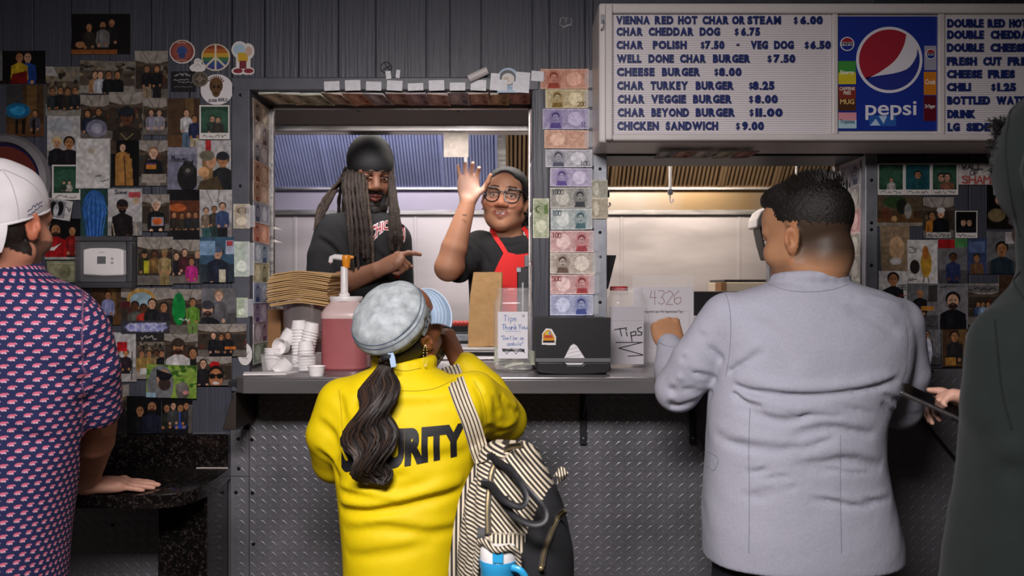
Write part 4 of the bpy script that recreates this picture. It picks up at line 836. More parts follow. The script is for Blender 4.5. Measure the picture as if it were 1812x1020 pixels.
MB().tube([a, a.lerp(b, .5), b], .0125, 18).build('barrel', mat('white_plastic', '#c9c2c0', .45), tu, sm=40); MB().tube([b - (b - a) * .001, b + (b - a) * .02], .0095, 16).build('end_cap', mat('white_plastic_dim', '#b0a9a8', .5), tu, sm=40)
# ------------------------------------------------------------------ the menu sign box over the right window
M_WHT = mat('white_enamel', '#c9c2c0', 0.4, noise=.06, nscale=10)
M_BOARD = mat('white_letter_board', '#d6cfd2', 0.5)
M_NAVY = mat('navy_letter_plastic', '#1c2a66', 0.4)
SY = -.22                                               # front plane of the sign
def sx(px): return wx(px, SY)
def sz(py): return wz(py, SY)
sign = empty('menu_sign', (sx(1450), SY / 2, sz(250)), 'big white menu sign box with changeable letters and a soda panel', 'sign')
MB().box((sx(1060), SY, sz(252)), (sx(1960), -.013, sz(5))).build('cabinet', M_WHT, sign, bevel=.006)
fr = MB()
def fr_box(a, b, c, d, y0, y1): fr.box((sx(a), y0, sz(d)), (sx(b), y1, sz(c)))
fr_box(1070, 1083, 10, 250, SY - .022, SY); fr_box(1083, 1950, 10, 27, SY - .02, SY); fr_box(1083, 1950, 239, 251, SY - .022, SY)
fr.build('door_frame', M_WHT, sign, bevel=.005)
fr = MB(); fr_box(1470, 1480, 27, 239, SY - .014, SY); fr_box(1657, 1668, 27, 239, SY - .014, SY); fr.build('mullion', M_WHT, sign, bevel=.003)
def rail_panel(a, b, c, d):
    p = MB().box((sx(a), SY - .004, sz(d)), (sx(b), SY + .004, sz(c))).build('letter_panel', M_BOARD, sign)
    q = MB(); y = c + 2
    while y < d - 1: q.box((sx(a) + .001, SY - .0062, sz(y + 1.1)), (sx(b) - .001, SY - .0035, sz(y - 1.1))); y += 3.95
    q.build('letter_rails', M_BOARD, p)
    return p
pl = rail_panel(1083, 1470, 27, 239); pr_ = rail_panel(1668, 1950, 27, 239)
LET = {}
def put_word(word, x0, x1, cy, h, parent, ox, sc):
    x0, x1 = ox + x0 / sc, ox + x1 / sc
    bo = lambda ch: .015 if ch == '$' else .055
    ws = [text_mesh(ch, bo(ch))[0] for ch in word]; wd = [float(v[:, 0].max() - v[:, 0].min()) for v in ws]; gap = .075
    tot = sum(wd) + gap * (len(word) - 1); k = (x1 - x0) / tot; x = x0; zb = sz(cy + h / 2); zh = h * (SY + CAM_D) / FPX
    for ch, v, w_ in zip(word, ws, wd):
        key = ch
        if key not in LET:
            mb = MB(); letters_fit(mb, ch, 0, w_, 0, 1, 0, .004, bo(ch))
            me = bpy.data.meshes.new('letter'); me.from_pydata(mb.v, [], mb.f); me.materials.append(M_NAVY); LET[key] = me
        o = bpy.data.objects.new('letter', LET[key]); COL.objects.link(o); o.parent = parent; o.matrix_parent_inverse = world_of(parent).inverted()
        o.location = (sx(x), SY - .0064, zb); o.scale = ((sx(x0 + 1) - sx(x0)) * k, 1, zh)
        if ch in '.-': o.scale = (o.scale[0], 1, zh * .2); o.location.z = zb + (zh * .42 if ch == '-' else 0)
        if ch == '$': o.scale = (o.scale[0], 1, zh * .9)
        x += (w_ + gap) * k
H = 14.5
LN = [(37.5, 'VIENNA 188 412 RED 445 568 HOT 600 728 CHAR 763 938 OR 960 1045 STEAM 1063 1285 $ 1372 1395 6.00 1415 1563'),
 (57.7, 'CHAR 190 365 CHEDDAR 404 703 DOG 744 879 $ 978 1002 6.75 1020 1145'),
 (81.2, 'CHAR 190 368 POLISH 432 657 $ 752 775 7.50 780 908 - 990 1008 VEG 1085 1198 DOG 1240 1370 $ 1445 1470 6.50 1482 1617'),
 (105.3, 'WELL 192 355 DONE 403 571 CHAR 613 785 BURGER 833 1081 $ 1197 1222 7.50 1237 1380'),
 (128.8, 'CHEESE 192 443 BURGER 493 747 $ 843 866 8.00 873 1022'),
 (152.9, 'CHAR 194 372 TURKEY 417 665 BURGER 718 971 $ 1074 1096 8.25 1097 1241'),
 (176.7, 'CHAR 198 376 VEGGIE 421 652 BURGER 700 958 $ 1074 1098 8.00 1112 1263'),
 (200.3, 'CHAR 198 378 BEYOND 423 672 BURGER 718 979 $ 1077 1101 11.00 1116 1296'),
 (224, 'CHICKEN 194 471 SANDWICH 518 866 $ 987 1010 9.00 1027 1171')]
RN = [(43, 'DOUBLE 845 1085 RED 1115 1228 HOT 1258 1375'), (63, 'DOUBLE 845 1087 CHEDDAR 1135 1420'), (86, 'DOUBLE 843 1087 CHEESE 1133 1375'), (110, 'FRESH 843 1040 CUT 1085 1205 FRIES 1248 1430'),
 (132.5, 'CHEESE 843 1075 FRIES 1117 1293'), (155.5, 'CHILI 843 1000 $ 1140 1163 1.25 1178 1300'), (179, 'BOTTLED 845 1127 WATER 1173 1400'), (203, 'DRINK 846 1030'), (226, 'LG 848 926 SIDE 973 1130')]
for par, ox, rows in ((pl, 1040, LN), (pr_, 1450, RN)):
    for cy, t in rows:
        q = t.split()
        for i in range(0, len(q), 3): put_word(q[i], float(q[i + 1]), float(q[i + 2]), cy, H, par, ox, 3.78)
# soda panel: flat print
def disc(n=64): return [(math.cos(2 * PI * i / n), math.sin(2 * PI * i / n)) for i in range(n)]
def flat(name, poly, lay, m, parent):
    """polygon in sign pixels"""
    y = SY - .0045 - .0006 * lay; return MB().prism([(sx(a), sz(b)) for a, b in poly], y - .0005, y).build(name, m, parent)
mm = lambda n, c: mat('print_' + n, c, .32, coat=.2)
B_, Wp, Rd, Bl2 = mm('blue', '#1b2f86'), mm('white', '#d8d4dc'), mm('red', '#9c2434'), mm('deep_blue', '#26307e')
soda = flat('soda_panel', [(1480, 30), (1657, 30), (1657, 232), (1480, 232)], 0, B_, sign)
cx, cy, R0, R1 = 1572, 107, 58.5, 53.5
flat('ring', [(cx + R0 * a, cy + R0 * b) for a, b in disc()], 1, Wp, soda)
flat('globe_blue', [(cx + R1 * a, cy + R1 * b) for a, b in disc()], 2, Bl2, soda)
# red field: left of the wave's upper edge; white wave between two curves
def on(a): return (cx + R1 * math.cos(a), cy + R1 * math.sin(a))
a_top, a_bot = math.radians(-56), math.radians(143)
up = [tuple(p) for p in spline([on(a_top), (1597, 83), (1582, 108), (1556, 128), on(a_bot - .05)], 24)]
lo = [tuple(p) for p in spline([(1621.5, 85), (1619, 102), (1606, 121), (1584, 130), (1553, 135), on(a_bot)], 28)]
flat('globe_red', up + [on(a_bot + (2 * PI + a_top - a_bot) * t) for t in np.linspace(0.01, .99, 40)], 3, Rd, soda)
flat('globe_wave', up + lo[::-1] + [on(t) for t in np.linspace(math.radians(-26), a_top, 8)], 3, Wp, soda)
lt = MB(); letters_fit(lt, 'pepsi', sx(1530), sx(1620), sz(213), sz(180), SY - .0052, .0006, .012, res=6); lt.build('lettering', Wp, soda)
def chip(px0, py0, px1, py1, bands, word, wc, wy):
    c = flat('flavour_label', [(px0, py0), (px1, py0), (px1, py1), (px0, py1)], 1, mm(bands[0], bands[0]), soda)
    if len(bands) > 1: flat('colour_band', [(px0, (py0 + py1) / 2), (px1, (py0 + py1) / 2), (px1, py1), (px0, py1)], 2, mm(bands[1], bands[1]), c)
    if word:
        t = MB(); k = (px1 - px0) * .1; letters_fit(t, word, sx(px0 + k), sx(px1 - k), sz(wy + 4.5), sz(wy - 4.5), SY - .0063, .0005, .02); t.build('label_word', mm('w' + wc, wc), c)
    return c
def mini(px, py, r, par, word=True):
    g = flat('round_logo', [(px + r * a, py + r * b) for a, b in disc(28)], 3, Wp, par)
    flat('logo_red', [(px + r * .86 * math.cos(t), py + r * .86 * math.sin(t)) for t in np.linspace(PI + .3, 2 * PI - .3, 14)], 4, Rd, g); flat('logo_blue', [(px + r * .86 * math.cos(t), py + r * .86 * math.sin(t)) for t in np.linspace(.3, PI - .3, 14)], 4, B_, g)
    t = MB(); letters_fit(t, 'PEPSI', sx(px - r * .8), sx(px + r * .8), sz(py + r * .2), sz(py - r * .2), SY - .0076, .0005, .03); t.build('logo_word', mm('black', '#15151c'), g)
mini(1497.5, 79, 12.5, soda)
chip(1482, 109, 1513, 150, ('#3f8a3c', '#c8b62c'), 'Starry', '#eceadc', 130)
chip(1482, 154, 1513, 197, ('#7c2f26', '#4a2c1c'), 'MUG', '#d3ad6c', 181)
fr2 = MB(); letters_fit(fr2, 'CAFFEINE', sx(1484), sx(1511), sz(161), sz(155), SY - .0063, .0005, .02); letters_fit(fr2, 'FREE', sx(1491), sx(1504), sz(168.5), sz(162.5), SY - .0063, .0005, .02); fr2.build('label_word', mm('cream', '#dcd0c4'), soda)
chip(1482, 200, 1514, 228, ('#d08c98', '#a8c4d0'), 'Tropicana', '#1f4a6a', 217)
c_ = chip(1634, 82, 1655, 125, ('#9a98a6',), None, '#ffffff', 0); mini(1645, 97, 9, c_)
chip(1633, 128, 1655, 169, ('#c2741e',), 'Crush', '#e8dcd0', 146)
chip(1633, 171, 1655, 215, ('#571420',), 'Dr Pepper', '#d8ccd0', 190)
flat('corner_picture', [(1537, 205), (1584, 205), (1584, 224), (1537, 224)], 1, mm('mid_blue', '#2a58a0'), soda)
for pp in ([(1538, 223), (1548, 211), (1556, 223)], [(1553, 206), (1568, 206), (1562, 220)]): flat('picture_shape', pp, 2, mm('pale', '#a9c0d8'), soda)
MB().box((sx(1063), SY - .004, sz(42)), (sx(1069), SY + .004, sz(26))).build('latch', M_GALV, sign, bevel=.001)
MB().tube([(sx(1066), SY - .003, sz(36)), (sx(1067), SY - .016, sz(40)), (sx(1066), SY - .016, sz(52)), (sx(1063), SY - .006, sz(54))], .0018, 6).build('hook', M_GALV, sign, sm=60)
# ------------------------------------------------------------------ things on and around the counter
def rsq(mb, prof, c, n=32, e=4.0, asp=1.0, caps=True, rotz=0.0):
    """loft of rounded-square rings; prof = (half width, z)"""
    vs = []; fs = []; ca, sa = math.cos(rotz), math.sin(rotz)
    for hw, z in prof:
        for i in range(n):
            t = 2 * PI * (i + .5) / n; ct, st = math.cos(t), math.sin(t); r = (abs(ct) ** e + abs(st) ** e) ** (-1 / e)
            x, y = hw * r * ct, hw * asp * r * st; vs.append((c[0] + x * ca - y * sa, c[1] + x * sa + y * ca, c[2] + z))
    for k in range(len(prof) - 1):
        for i in range(n): j = (i + 1) % n; fs.append((k * n + i, k * n + j, (k + 1) * n + j, (k + 1) * n + i))
    if caps: fs += [tuple(reversed(range(n))), tuple(range((len(prof) - 1) * n, len(prof) * n))]
    return mb.add(vs, fs)
M_CLEAR = mat('clear_plastic', '#f2eef0', 0.08, alpha=0.17, spec=0.9)
M_CLEARW = mat('frosted_plastic', '#e6c9c6', 0.3, alpha=0.72)
M_KETCH = mat('red_sauce_in_plastic', '#9c5558', 0.4, noise=.08, nscale=14, coat=.25)
M_WPL = mat('white_moulded_plastic', '#e2dcdb', 0.35)
M_ORG = mat('orange_plastic', '#e08a1e', 0.35)
M_KRAFT = mat('kraft_paper', '#c49a66', 0.75, noise=.08, nscale=40, bump=.25, bscale=40)
M_KRAFT2 = mat('kraft_paper_flat', '#bd9868', 0.8, noise=.06, nscale=30)
M_BLKPL = mat('black_plastic', '#1b1a1c', 0.42, bump=.15, bscale=300, bdist=.0005)
M_CUP = mat('white_paper_cup', '#e6e1e0', 0.55)
M_CARD = mat('cardboard', '#8a6440', .8, noise=.08)

# ketchup jug with pump
jc = Vector((wx(613, .0), -.003, CZ + .0005))
jug = empty('ketchup_jug', jc, 'clear square jug of red sauce with white and orange pump', 'jug')
rsq(MB(), [(.066, 0), (.0715, .006), (.072, .16)], jc).build('sauce', M_KETCH, jug, sm=40)
rsq(MB(), [(.0722, .16), (.0725, .165), (.071, .178), (.06, .195), (.047, .208), (.045, .214)], jc).build('jug_shoulder', M_CLEARW, jug, sm=40)
MB().lathe([(.05, .212), (.0515, .214), (.0515, .226), (.05, .228)], jc, 32).build('lid', M_WPL, jug, sm=40)
pc = jc + Vector((-.006, 0, 0))
MB().lathe([(.017, .228), (.017, .236), (.012, .24), (.0115, .32), (.0105, .322)], pc, 20).build('pump_stem', M_WPL, jug, sm=40)
MB().lathe([(.011, .318), (.0135, .34), (.015, .352), (.013, .358)], pc + Vector((.006, 0, 0)), 18).build('pump_head', M_ORG, jug, sm=40)
MB().tube([pc + Vector((-.008, 0, .35)), pc + Vector((.012, 0, .352)), pc + Vector((.03, 0, .3515))], [.0085, .0075, .004], 12).build('pump_thumb_rest', M_ORG, jug, sm=50)
MB().tube([pc + Vector((-.004, 0, .35)), pc + Vector((-.03, 0, .353)), pc + Vector((-.041, 0, .35)), pc + Vector((-.044, 0, .335))], [.0095, .0085, .008, .007], 12).build('pump_nozzle', M_WPL, jug, sm=50)
MB().ball(pc + Vector((-.044, 0, .332)), .0035).build('sauce_drip', M_KETCH, jug)

# clear tray of portion cups
tc = Vector((wx(517, -.08), -.078, CZ + .0005))
tray = empty('cup_tray', tc, 'clear plastic tray holding white portion cups', 'tray')
q = MB(); rsq(q, [(.078, 0), (.082, .004), (.086, .05), (.088, .052), (.085, .052), (.081, .006)], tc, 40, 8, .62, caps=False); q.build('tray_wall', M_CLEAR, tray, sm=30)
rsq(MB(), [(.08, .001), (.081, .003)], tc, 40, 8, .62).build('tray_floor', M_CLEAR, tray)
rm = MB(); rm.tube([(tc.x + .087 * (abs(math.cos(t)) ** .25) * (1 if math.cos(t) > 0 else -1), tc.y + .054 * (abs(math.sin(t)) ** .25) * (1 if math.sin(t) > 0 else -1), tc.z + .052) for t in np.linspace(0.001, 2 * PI + .001, 49)], .0016, 6, caps=False); rm.build('tray_rim', mat('clear_rim', '#b8b2b2', .15, alpha=.6), tray, sm=60)
CUP = MB(); CUP.lathe([(.0005, 0), (.0195, 0), (.02, .001), (.0245, .026), (.0262, .0265), (.0262, .0285), (.0248, .0285), (.0195, .003), (.0005, .002)], (0, 0, 0), 22, caps=False)
cup0 = None
def cup(loc, axis=(0, 0, 1), label='white ribbed portion cup nested in a stack in the clear tray', group='portion cups in the tray'):
    global cup0
    if cup0 is None: o = CUP.build('portion_cup', M_CUP, None, sm=50); cup0 = o
    else: o = cup0.copy(); COL.objects.link(o)
    o.location = loc; o.rotation_euler = Vector((0, 0, 1)).rotation_difference(Vector(axis)).to_euler()
    return tag(o, label, 'cup', group)
def stack(px, y, z0, n, axis, step=.0072):
    a = Vector(axis).normalized(); b = Vector((wx(px, y), y, z0))
    for i in range(n): cup(b + a * step * i, a)
stack(485, -.085, CZ + .006, 6, (-.06, 0, 1)); stack(483, -.04, CZ + .01, 5, (0, .1, 1))
stack(529, -.05, CZ + .155, 13, (.03, 0, -1), .0095); stack(553, -.06, CZ + .148, 12, (-.22, 0, -1), .009); stack(541, -.1, CZ + .094, 8, (.05, 0, -1), .0085)
stack(512, -.095, CZ + .03, 4, (-.5, -.2, -.5)); stack(502, -.06, CZ + .083, 3, (.6, .45, .9))
cup(Vector((wx(504, -.09), -.09, CZ + .075)), (-.35, -.85, .1), 'white portion cup lying with its open mouth to the front, atop the tray', 'portion cups in the tray')
cup(Vector((wx(560, -.215), -.215, CZ + .0005)), (0, 0, 1), 'single white portion cup standing on the counter edge', 'portion cups in the tray')
tag(MB().prism([(wx(440, -.1), -.14), (wx(530, -.1), -.115), (wx(520, -.1), -.185), (wx(440, -.15), -.2)], CZ + .0005, CZ + .004, 'z').build('napkin', mat('white_napkin', '#d9d3d2', .8)), 'flat white napkin on the counter in front of the cup tray', 'napkin')

# steel pot with flat paper bags on it
pc = Vector((wx(548, .14), .14, CZ + .0005))
pot = empty('steel_pot', pc, 'round stainless pot holding up a pile of paper bags', 'pot')
MB().lathe([(.065, 0), (.07, .004), (.071, .1), (.0745, .102), (.0745, .106), (.082, .112), (.087, .2), (.09, .205), (.086, .205), (.081, .115), (.06, .11)], pc, 36, caps=True).build('pot_body', mat('polished_steel', '#b8afac', .26, metal=.7), pot, sm=35)
bag0 = None
bl = Vector((wx(541, .1), .1, CZ + .208))
for i in range(17):
    if bag0 is None:
        V = []; F = []; nx = 9
        for layer in (0, 1):
            for j, yy in enumerate((-.075, .16)):
                for k in range(nx):
                    u = k / (nx - 1) * 2 - 1; V.append((u * .098, yy, .004 * layer + .014 * (-(abs(u + .1) ** 1.3)) * (1 if j == 0 else .6)))
        id_ = lambda l, j, k: (l * 2 + j) * nx + k
        for k in range(nx - 1): F += [(id_(0, 0, k), id_(0, 1, k), id_(0, 1, k + 1), id_(0, 0, k + 1)), (id_(1, 0, k), id_(1, 0, k + 1), id_(1, 1, k + 1), id_(1, 1, k)), (id_(0, 0, k), id_(0, 0, k + 1), id_(1, 0, k + 1), id_(1, 0, k)), (id_(0, 1, k), id_(1, 1, k), id_(1, 1, k + 1), id_(0, 1, k + 1))]
        F += [(id_(0, 0, 0), id_(1, 0, 0), id_(1, 1, 0), id_(0, 1, 0)), (id_(0, 0, nx - 1), id_(0, 1, nx - 1), id_(1, 1, nx - 1), id_(1, 0, nx - 1))]
        o = bag0 = MB().add(V, F).build('flat_paper_bag', M_KRAFT2, None, sm=30)
    else: o = bag0.copy(); COL.objects.link(o)
    o.location = bl + Vector((rng.uniform(-.005, .005) - .004 * (8 - abs(i - 8)) * .25, rng.uniform(-.006, .006), .0062 * i)); o.rotation_euler = (0, rng.uniform(-.012, .012) - .02, rng.uniform(-.03, .03))
    tag(o, 'flat brown paper bag in the pile on the steel pot' if 0 < i < 16 else ('topmost flat brown paper bag of the pile' if i else 'lowest flat brown paper bag of the pile'), 'paper bag', 'flat paper bags piled on the pot')
tag(MB().box((wx(474, .2), .18, CZ + .0005), (wx(497, .2), .3, wz(548, .2)), rot=(0, 0, .08)).build('cardboard_box', M_CARD, None, bevel=.002), 'narrow brown cardboard box inside the left corner of the window', 'box')
pan = MB(); pan.lathe([(.001, 0), (.05, 0), (.085, .05), (.09, .05), (.088, .053), (.05, .004), (.001, .003)], (wx(470, .55), .55, wz(556, .55) + .0005), 32, caps=False)
tag(pan.build('steel_bowl', MATS['polished_steel'], None, sm=40), 'shiny steel bowl behind the left window post', 'bowl')
tag(MB().box((-1.35, .46, .0005), (wx(508, .5), .72, wz(556, .55))).build('side_table', M_STEEL, None, bevel=.004), 'steel side table under the shiny bowl inside the left window', 'table')
for i, py in enumerate((403, 426)): tag(MB().prism([(X1a + .008, wz(py - 4, .23)), (X1a + .008, wz(py + 3, .23)), (wx(501, .23), wz(py + 4, .23)), (wx(480, .23), wz(py - 5, .23))], .226, .23).build('paper_slip', M_WPL, None), ('upper' if i == 0 else 'lower') + ' white paper slip poking out inside the left window', 'paper', 'paper slips')

# standing kraft bag on the raised steel rail
ry = .3; rzt = wz(613, ry + .05)
rail = empty('steel_rail', (wx(860, ry), ry, CZ), 'raised steel ledge behind the left tip jar', 'ledge')
MB().box((wx(700, ry), ry, CZ + .001), (wx(937, ry), ry + .16, rzt - .004)).build('rail_front', M_STEEL, rail, bevel=.003)
MB().box((wx(698, ry), ry - .006, rzt - .012), (wx(938, ry), ry + .165, rzt)).build('rail_top', M_STEEL, rail, bevel=.003)
MB().box((wx(815, ry), ry - .012, CZ + .016), (wx(875, ry), ry - .002, CZ + .03)).build('rail_slot', M_SCREW, rail, bevel=.002)
def bag():
    y = ry + .07; b = [W(829, 613, y - .035), W(884, 613, y - .035)]; zb = rzt + .0005
    rows = []
    for f, (l, r, dp) in zip((0, .35, .7, 1.0), ((829, 883, .04), (830, 884, .037), (833, 887, .026), (838, 888, .006))):
        z = zb + f * (wz(482, y) - zb); xl, xr = wx(l, y), wx(r, y); m_ = .25
        rows.append([(xl, y - dp, z), ((xl + xr) / 2, y - dp - .002 * (1 - f), z), (xr, y - dp, z), (xr + .008 - .004 * f, y, z), (xr, y + dp, z), (xl, y + dp, z), (xl + .004 * f, y, z)])
    top = rows[-1]; V = [p for r in rows for p in r]; n = 7; F = []
    for k in range(3):
        for i in range(n): j = (i + 1) % n; F.append((k * n + i, k * n + j, k * n + n + j, k * n + n + i))
    F.append(tuple(reversed(range(n))))
    return MB().add(V, F)
o = bag().build('paper_bag', M_KRAFT, None); tag(o, 'upright brown paper bag on the steel ledge behind the tip jar', 'paper bag')
sm_ = o.modifiers.new('sub', 'SUBSURF'); sm_.subdivision_type = 'SIMPLE'; sm_.levels = sm_.render_levels = 4
tx = bpy.data.textures.new('crumple', 'CLOUDS'); tx.noise_scale = .045; dm = o.modifiers.new('crumple', 'DISPLACE'); dm.texture = tx; dm.strength = .007; dm.mid_level = .5; dm.texture_coords = 'GLOBAL'

# tip jars
def jar(label, px, y, lab, paint, hw, h, full=False, red=False, pxw=60):
    c = Vector((wx(px, y), y, CZ + .0005)); e = empty('tip_jar', c, label, 'jar', 'tip jars')
    q = MB(); rsq(q, [(hw * .9, 0), (hw * .98, .004), (hw, .012), (hw, h * .8), (hw * .95, h * .85), (hw * .84, h * .905), (hw * .82, h * .92)], c, 40, 5, caps=False)
    q.build('jar_wall', M_CLEAR, e, sm=40)
    q = MB(); rsq(q, [(hw * .82, h * .92), (hw * .87, h * .925), (hw * .87, h * .945), (hw * .83, h * .95), (hw * .83, h * .965), (hw * .87, h * .97), (hw * .87, h * .99), (hw * .85, h), (hw * .8, h)], c, 40, 2.6, caps=False); q.build('jar_neck', M_CLEAR, e, sm=40)
    rsq(MB(), [(hw * .9, .001), (hw * .95, .006)], c, 40, 5).build('jar_base', M_CLEAR, e)
    x0, x1, y0, y1 = lab; yy = c.y - hw - .002
    im = Img(int((x1 - x0) * 2.2), int((y1 - y0) * 2.2), '#d9d6dc'); paint(im)
    s = sheet('jar_label', im, (wx((x0 + x1) / 2, yy), yy, wz((y0 + y1) / 2, yy)), (1, 0, 0), (0, 0, 1), wx(x1, yy) - wx(x0, yy), wz(y0, yy) - wz(y1, yy), M_PAPER, parent=e)
    return c, e
INK = '#3f5a9c'
def lab1(im):
    im.write('Tips', .2, .08, .62, .2, INK, 2); im.write('Thank', .14, .27, .66, .38, INK, 2.2); im.write('You', .68, .27, .98, .37, INK, 2.2); im.line([(.26, .42), (.76, .42)], 1.4, INK)
    im.write('"Dont', .1, .51, .46, .6, INK, 1.6); im.write('be an', .5, .51, .88, .6, INK, 1.6); im.write('asshole"', .3, .64, .86, .72, INK, 1.6)
    for i in range(14): im.line([(.16, .79 + .009 * (i % 7)), (.88, .795 + .01 * ((i * 3) % 7))], 1.3, '#1a1a1e')
    im.line([(.14, .78), (.3, .9), (.45, .78), (.6, .9), (.75, .78), (.9, .88)], 2, '#1a1a1e'); im.ell(.85, .09, .05, .03, '#a8a6b0')
c, e = jar('clear square tip jar with handwritten Thank You label and cash', 909, -.005, (881, 934, 552, 635), lab1, .0625, .255)
rr = random.Random(8)
for i in range(9):
    im = note_img(44, 20, '#b9bca0', '#5f6c52', rr.choice((1, -1)), None, 400 + i)
    s = sheet('banknote', im, (c.x + rr.uniform(-.02, .02), c.y + rr.uniform(-.02, .03), c.z + .012 + .006 * i), Vector((rr.uniform(.6, 1), rr.uniform(-.4, .4), rr.uniform(-.3, .3))).normalized(), Vector((rr.uniform(-.2, .2), .5, rr.uniform(.3, .9))).normalized(), .095, .05, M_PAPER, seed=i, bend=.012)
    tag(s, 'crumpled pale green banknote at the bottom of the left tip jar', 'banknote', 'banknotes in the tip jar')
def lab2(im):
    im.rect(0, 0, 1, 1, '#b9b4ba'); im.rect(0, .24, 1, .245, '#8d888e')
    K = '#17171c'; lw = 4
    for st in ([(.16, .4), (.5, .37)], [(.31, .38), (.36, .51)], [(.49, .44), (.52, .51)], [(.62, .45), (.66, .6)], [(.62, .45), (.76, .43), (.78, .49), (.65, .51)], [(.93, .36), (.82, .38), (.84, .43), (.95, .45), (.93, .49), (.82, .5)]): im.line(st, lw, K)
    im.ell(.49, .4, .025, .015, K); im.line([(.2, .62), (.96, .62), (.28, .72), (.95, .83), (.98, .84), (.55, .86)], lw * .9, K)
c2, e2 = jar('clear tip jar lined with paper lettered TIPS in black', 1108, .12, (1078, 1139, 543, 645), lab2, .063, .255)
q = MB(); q.lathe([(.03, .246), (.03, .258), (.028, .26)], c2 + Vector((-.02, .03, 0)), 24); q.build('red_lid', mat('red_plastic', '#b01c1c', .4), e2, sm=40)
# acrylic stand with the paper sign
ay = .2; ac = empty('sign_holder', (wx(1173, ay), ay, CZ), 'clear acrylic stand with a paper sign numbered 4326', 'sign')
MB().box((wx(1119, ay), ay, CZ + .001), (wx(1228, ay), ay + .003, wz(487, ay))).build('acrylic_sheet', M_CLEAR, ac)
MB().box((wx(1119, ay), ay - .07, CZ + .001), (wx(1228, ay), ay + .003, CZ + .004)).build('acrylic_foot', M_CLEAR, ac)
def sg(im):
    im.write('4326', .26, .05, .8, .22, '#8a5c62', 2.0); im.rect(.25, .3, .93, .76, '#bdb8be'); im.rect(.258, .306, .922, .754, '#d6d1d6')
    im.scribble(.42, .4, .78, .415, '#8a868c', .8, 30)
im = Img(220, 280, '#d6d1d6'); sg(im)
ps = sheet('sign_paper', im, (wx(1174, ay), ay - .002, wz(579, ay)), (1, 0, 0), (0, 0, 1), wx(1227, ay) - wx(1121, ay), wz(508, ay) - wz(650, ay), M_PAPER, parent=ac)
tm = MB(); letters_fit(tm, 'Fingertips and Lips We Appreciate Tips', wx(1129, ay), wx(1208, ay), wz(555, ay), wz(549.5, ay), ay - .003, .0002, .012); tm.build('printed_line', mat('print_black', '#2a2830', .6), ac)

# napkin dispenser
ny = -.175; nx0, nx1 = wx(946, ny), wx(1081, ny)
nd = empty('napkin_dispenser', ((nx0 + nx1) / 2, ny + .06, CZ + .0005), 'black napkin dispenser with a triangular window and a small sticker', 'dispenser')
zt_ = wz(562, ny); MB().box((nx0 + .003, ny + .006, CZ + .012), (nx1 - .003, ny + .15, zt_ - .002)).build('housing', M_BLKPL, nd, bevel=.006)
tp = lambda px, py: (wx(px, ny), wz(py, ny))
MB().prism([tp(946, 562), tp(1081, 562), tp(1080, 634), tp(1035, 634), tp(1021, 612), tp(1015, 608), tp(1009, 612), tp(998, 634), tp(948, 634)], ny, ny + .01).build('front_plate', M_BLKPL, nd, bevel=.0012)
MB().prism([tp(948, 634), tp(1080, 634), tp(1080, 641), tp(948, 641)], ny - .003, ny + .004).build('clear_strip', mat('smoky_strip', '#77757a', .12, alpha=.75), nd, bevel=.001)
MB().prism([tp(951, 641), tp(998, 641), tp(1003, 646), tp(1030, 646), tp(1035, 641), tp(1079, 641), tp(1081, 655), tp(1072, 660), tp(1046, 662), tp(1020, 662.5), tp(985, 662), tp(957, 660), tp(949, 655)], ny - .012, ny + .02).build('lower_lip', M_BLKPL, nd, bevel=.004)
nk = MB(); nk.box((wx(992, ny), ny + .0045, wz(646, ny)), (wx(1042, ny), ny + .0055, wz(606, ny)))
for i in range(5): nk.tube([(wx(1000 + i * 2, ny), ny + .004, wz(640 - 7 * i, ny)), (wx(1030 - i, ny), ny + .0035, wz(634 - 7 * i, ny))], .0012, 5)
nk.build('napkins', mat('napkin_white', '#d5d1d4', .8), nd)
def sk(im): im.rect(0, 0, 1, 1, '#d8d4d2'); im.poly([(.1, .85), (.12, .35), (.35, .12), (.6, .12), (.88, .55), (.88, .85)], '#c98a2a'); im.rect(.12, .72, .88, .86, '#1c1a1c'); im.ell(.4, .3, .14, .12, '#c9b44a'); im.rect(.2, .42, .75, .58, '#b5452c'); im.rect(.5, .2, .64, .4, '#7d8ab0')
im = Img(44, 48); sk(im); q = Img(44, 48, '#000000'); q.poly([(.02, .95), (.05, .3), (.3, .02), (.68, .04), (.98, .5), (.95, 1)], '#ffffff')
sheet('sticker_patch', im, (wx(971, ny), ny - .0012, wz(596, ny)), (1, 0, 0), (0, 0, 1), .043, .05, M_PHOTO, parent=nd, mask=q.a[..., 0] > .5)

# things further inside the kitchen
ty = .3; tb = empty('order_tablet', W(1075, 500, ty), 'thin black tablet tilted behind the pillar at the right window', 'tablet')
MB().prism([tp2 for tp2 in ((wx(1052, ty), wz(512, ty)), (wx(1076, ty), wz(512, ty)), (wx(1091, ty), wz(452, ty)), (wx(1066, ty), wz(451, ty)))], ty, ty + .012).build('screen_shell', M_BLKPL, tb, bevel=.003)
MB().box((wx(1050, ty), ty + .012, CZ + .0005), (wx(1074, ty), ty + .06, wz(500, ty))).build('stand', M_BLKPL, tb, bevel=.004)
cy_ = .33; cr = empty('card_reader', W(926, 505, cy_), 'small black card terminal in front of the red apron', 'card reader')
MB().box((wx(915, cy_), cy_, rzt + .001), (wx(945, cy_), cy_ + .03, wz(473, cy_))).build('reader_body', M_BLKPL, cr, bevel=.004)
MB().box((wx(914, cy_), cy_ - .004, wz(482, cy_)), (wx(922, cy_), cy_, wz(474, cy_))).build('silver_corner', M_GALV, cr, bevel=.001)
MB().box((wx(923, cy_), cy_ - .003, rzt + .01), (wx(927, cy_), cy_, wz(500, cy_))).build('silver_key', M_GALV, cr, bevel=.001)
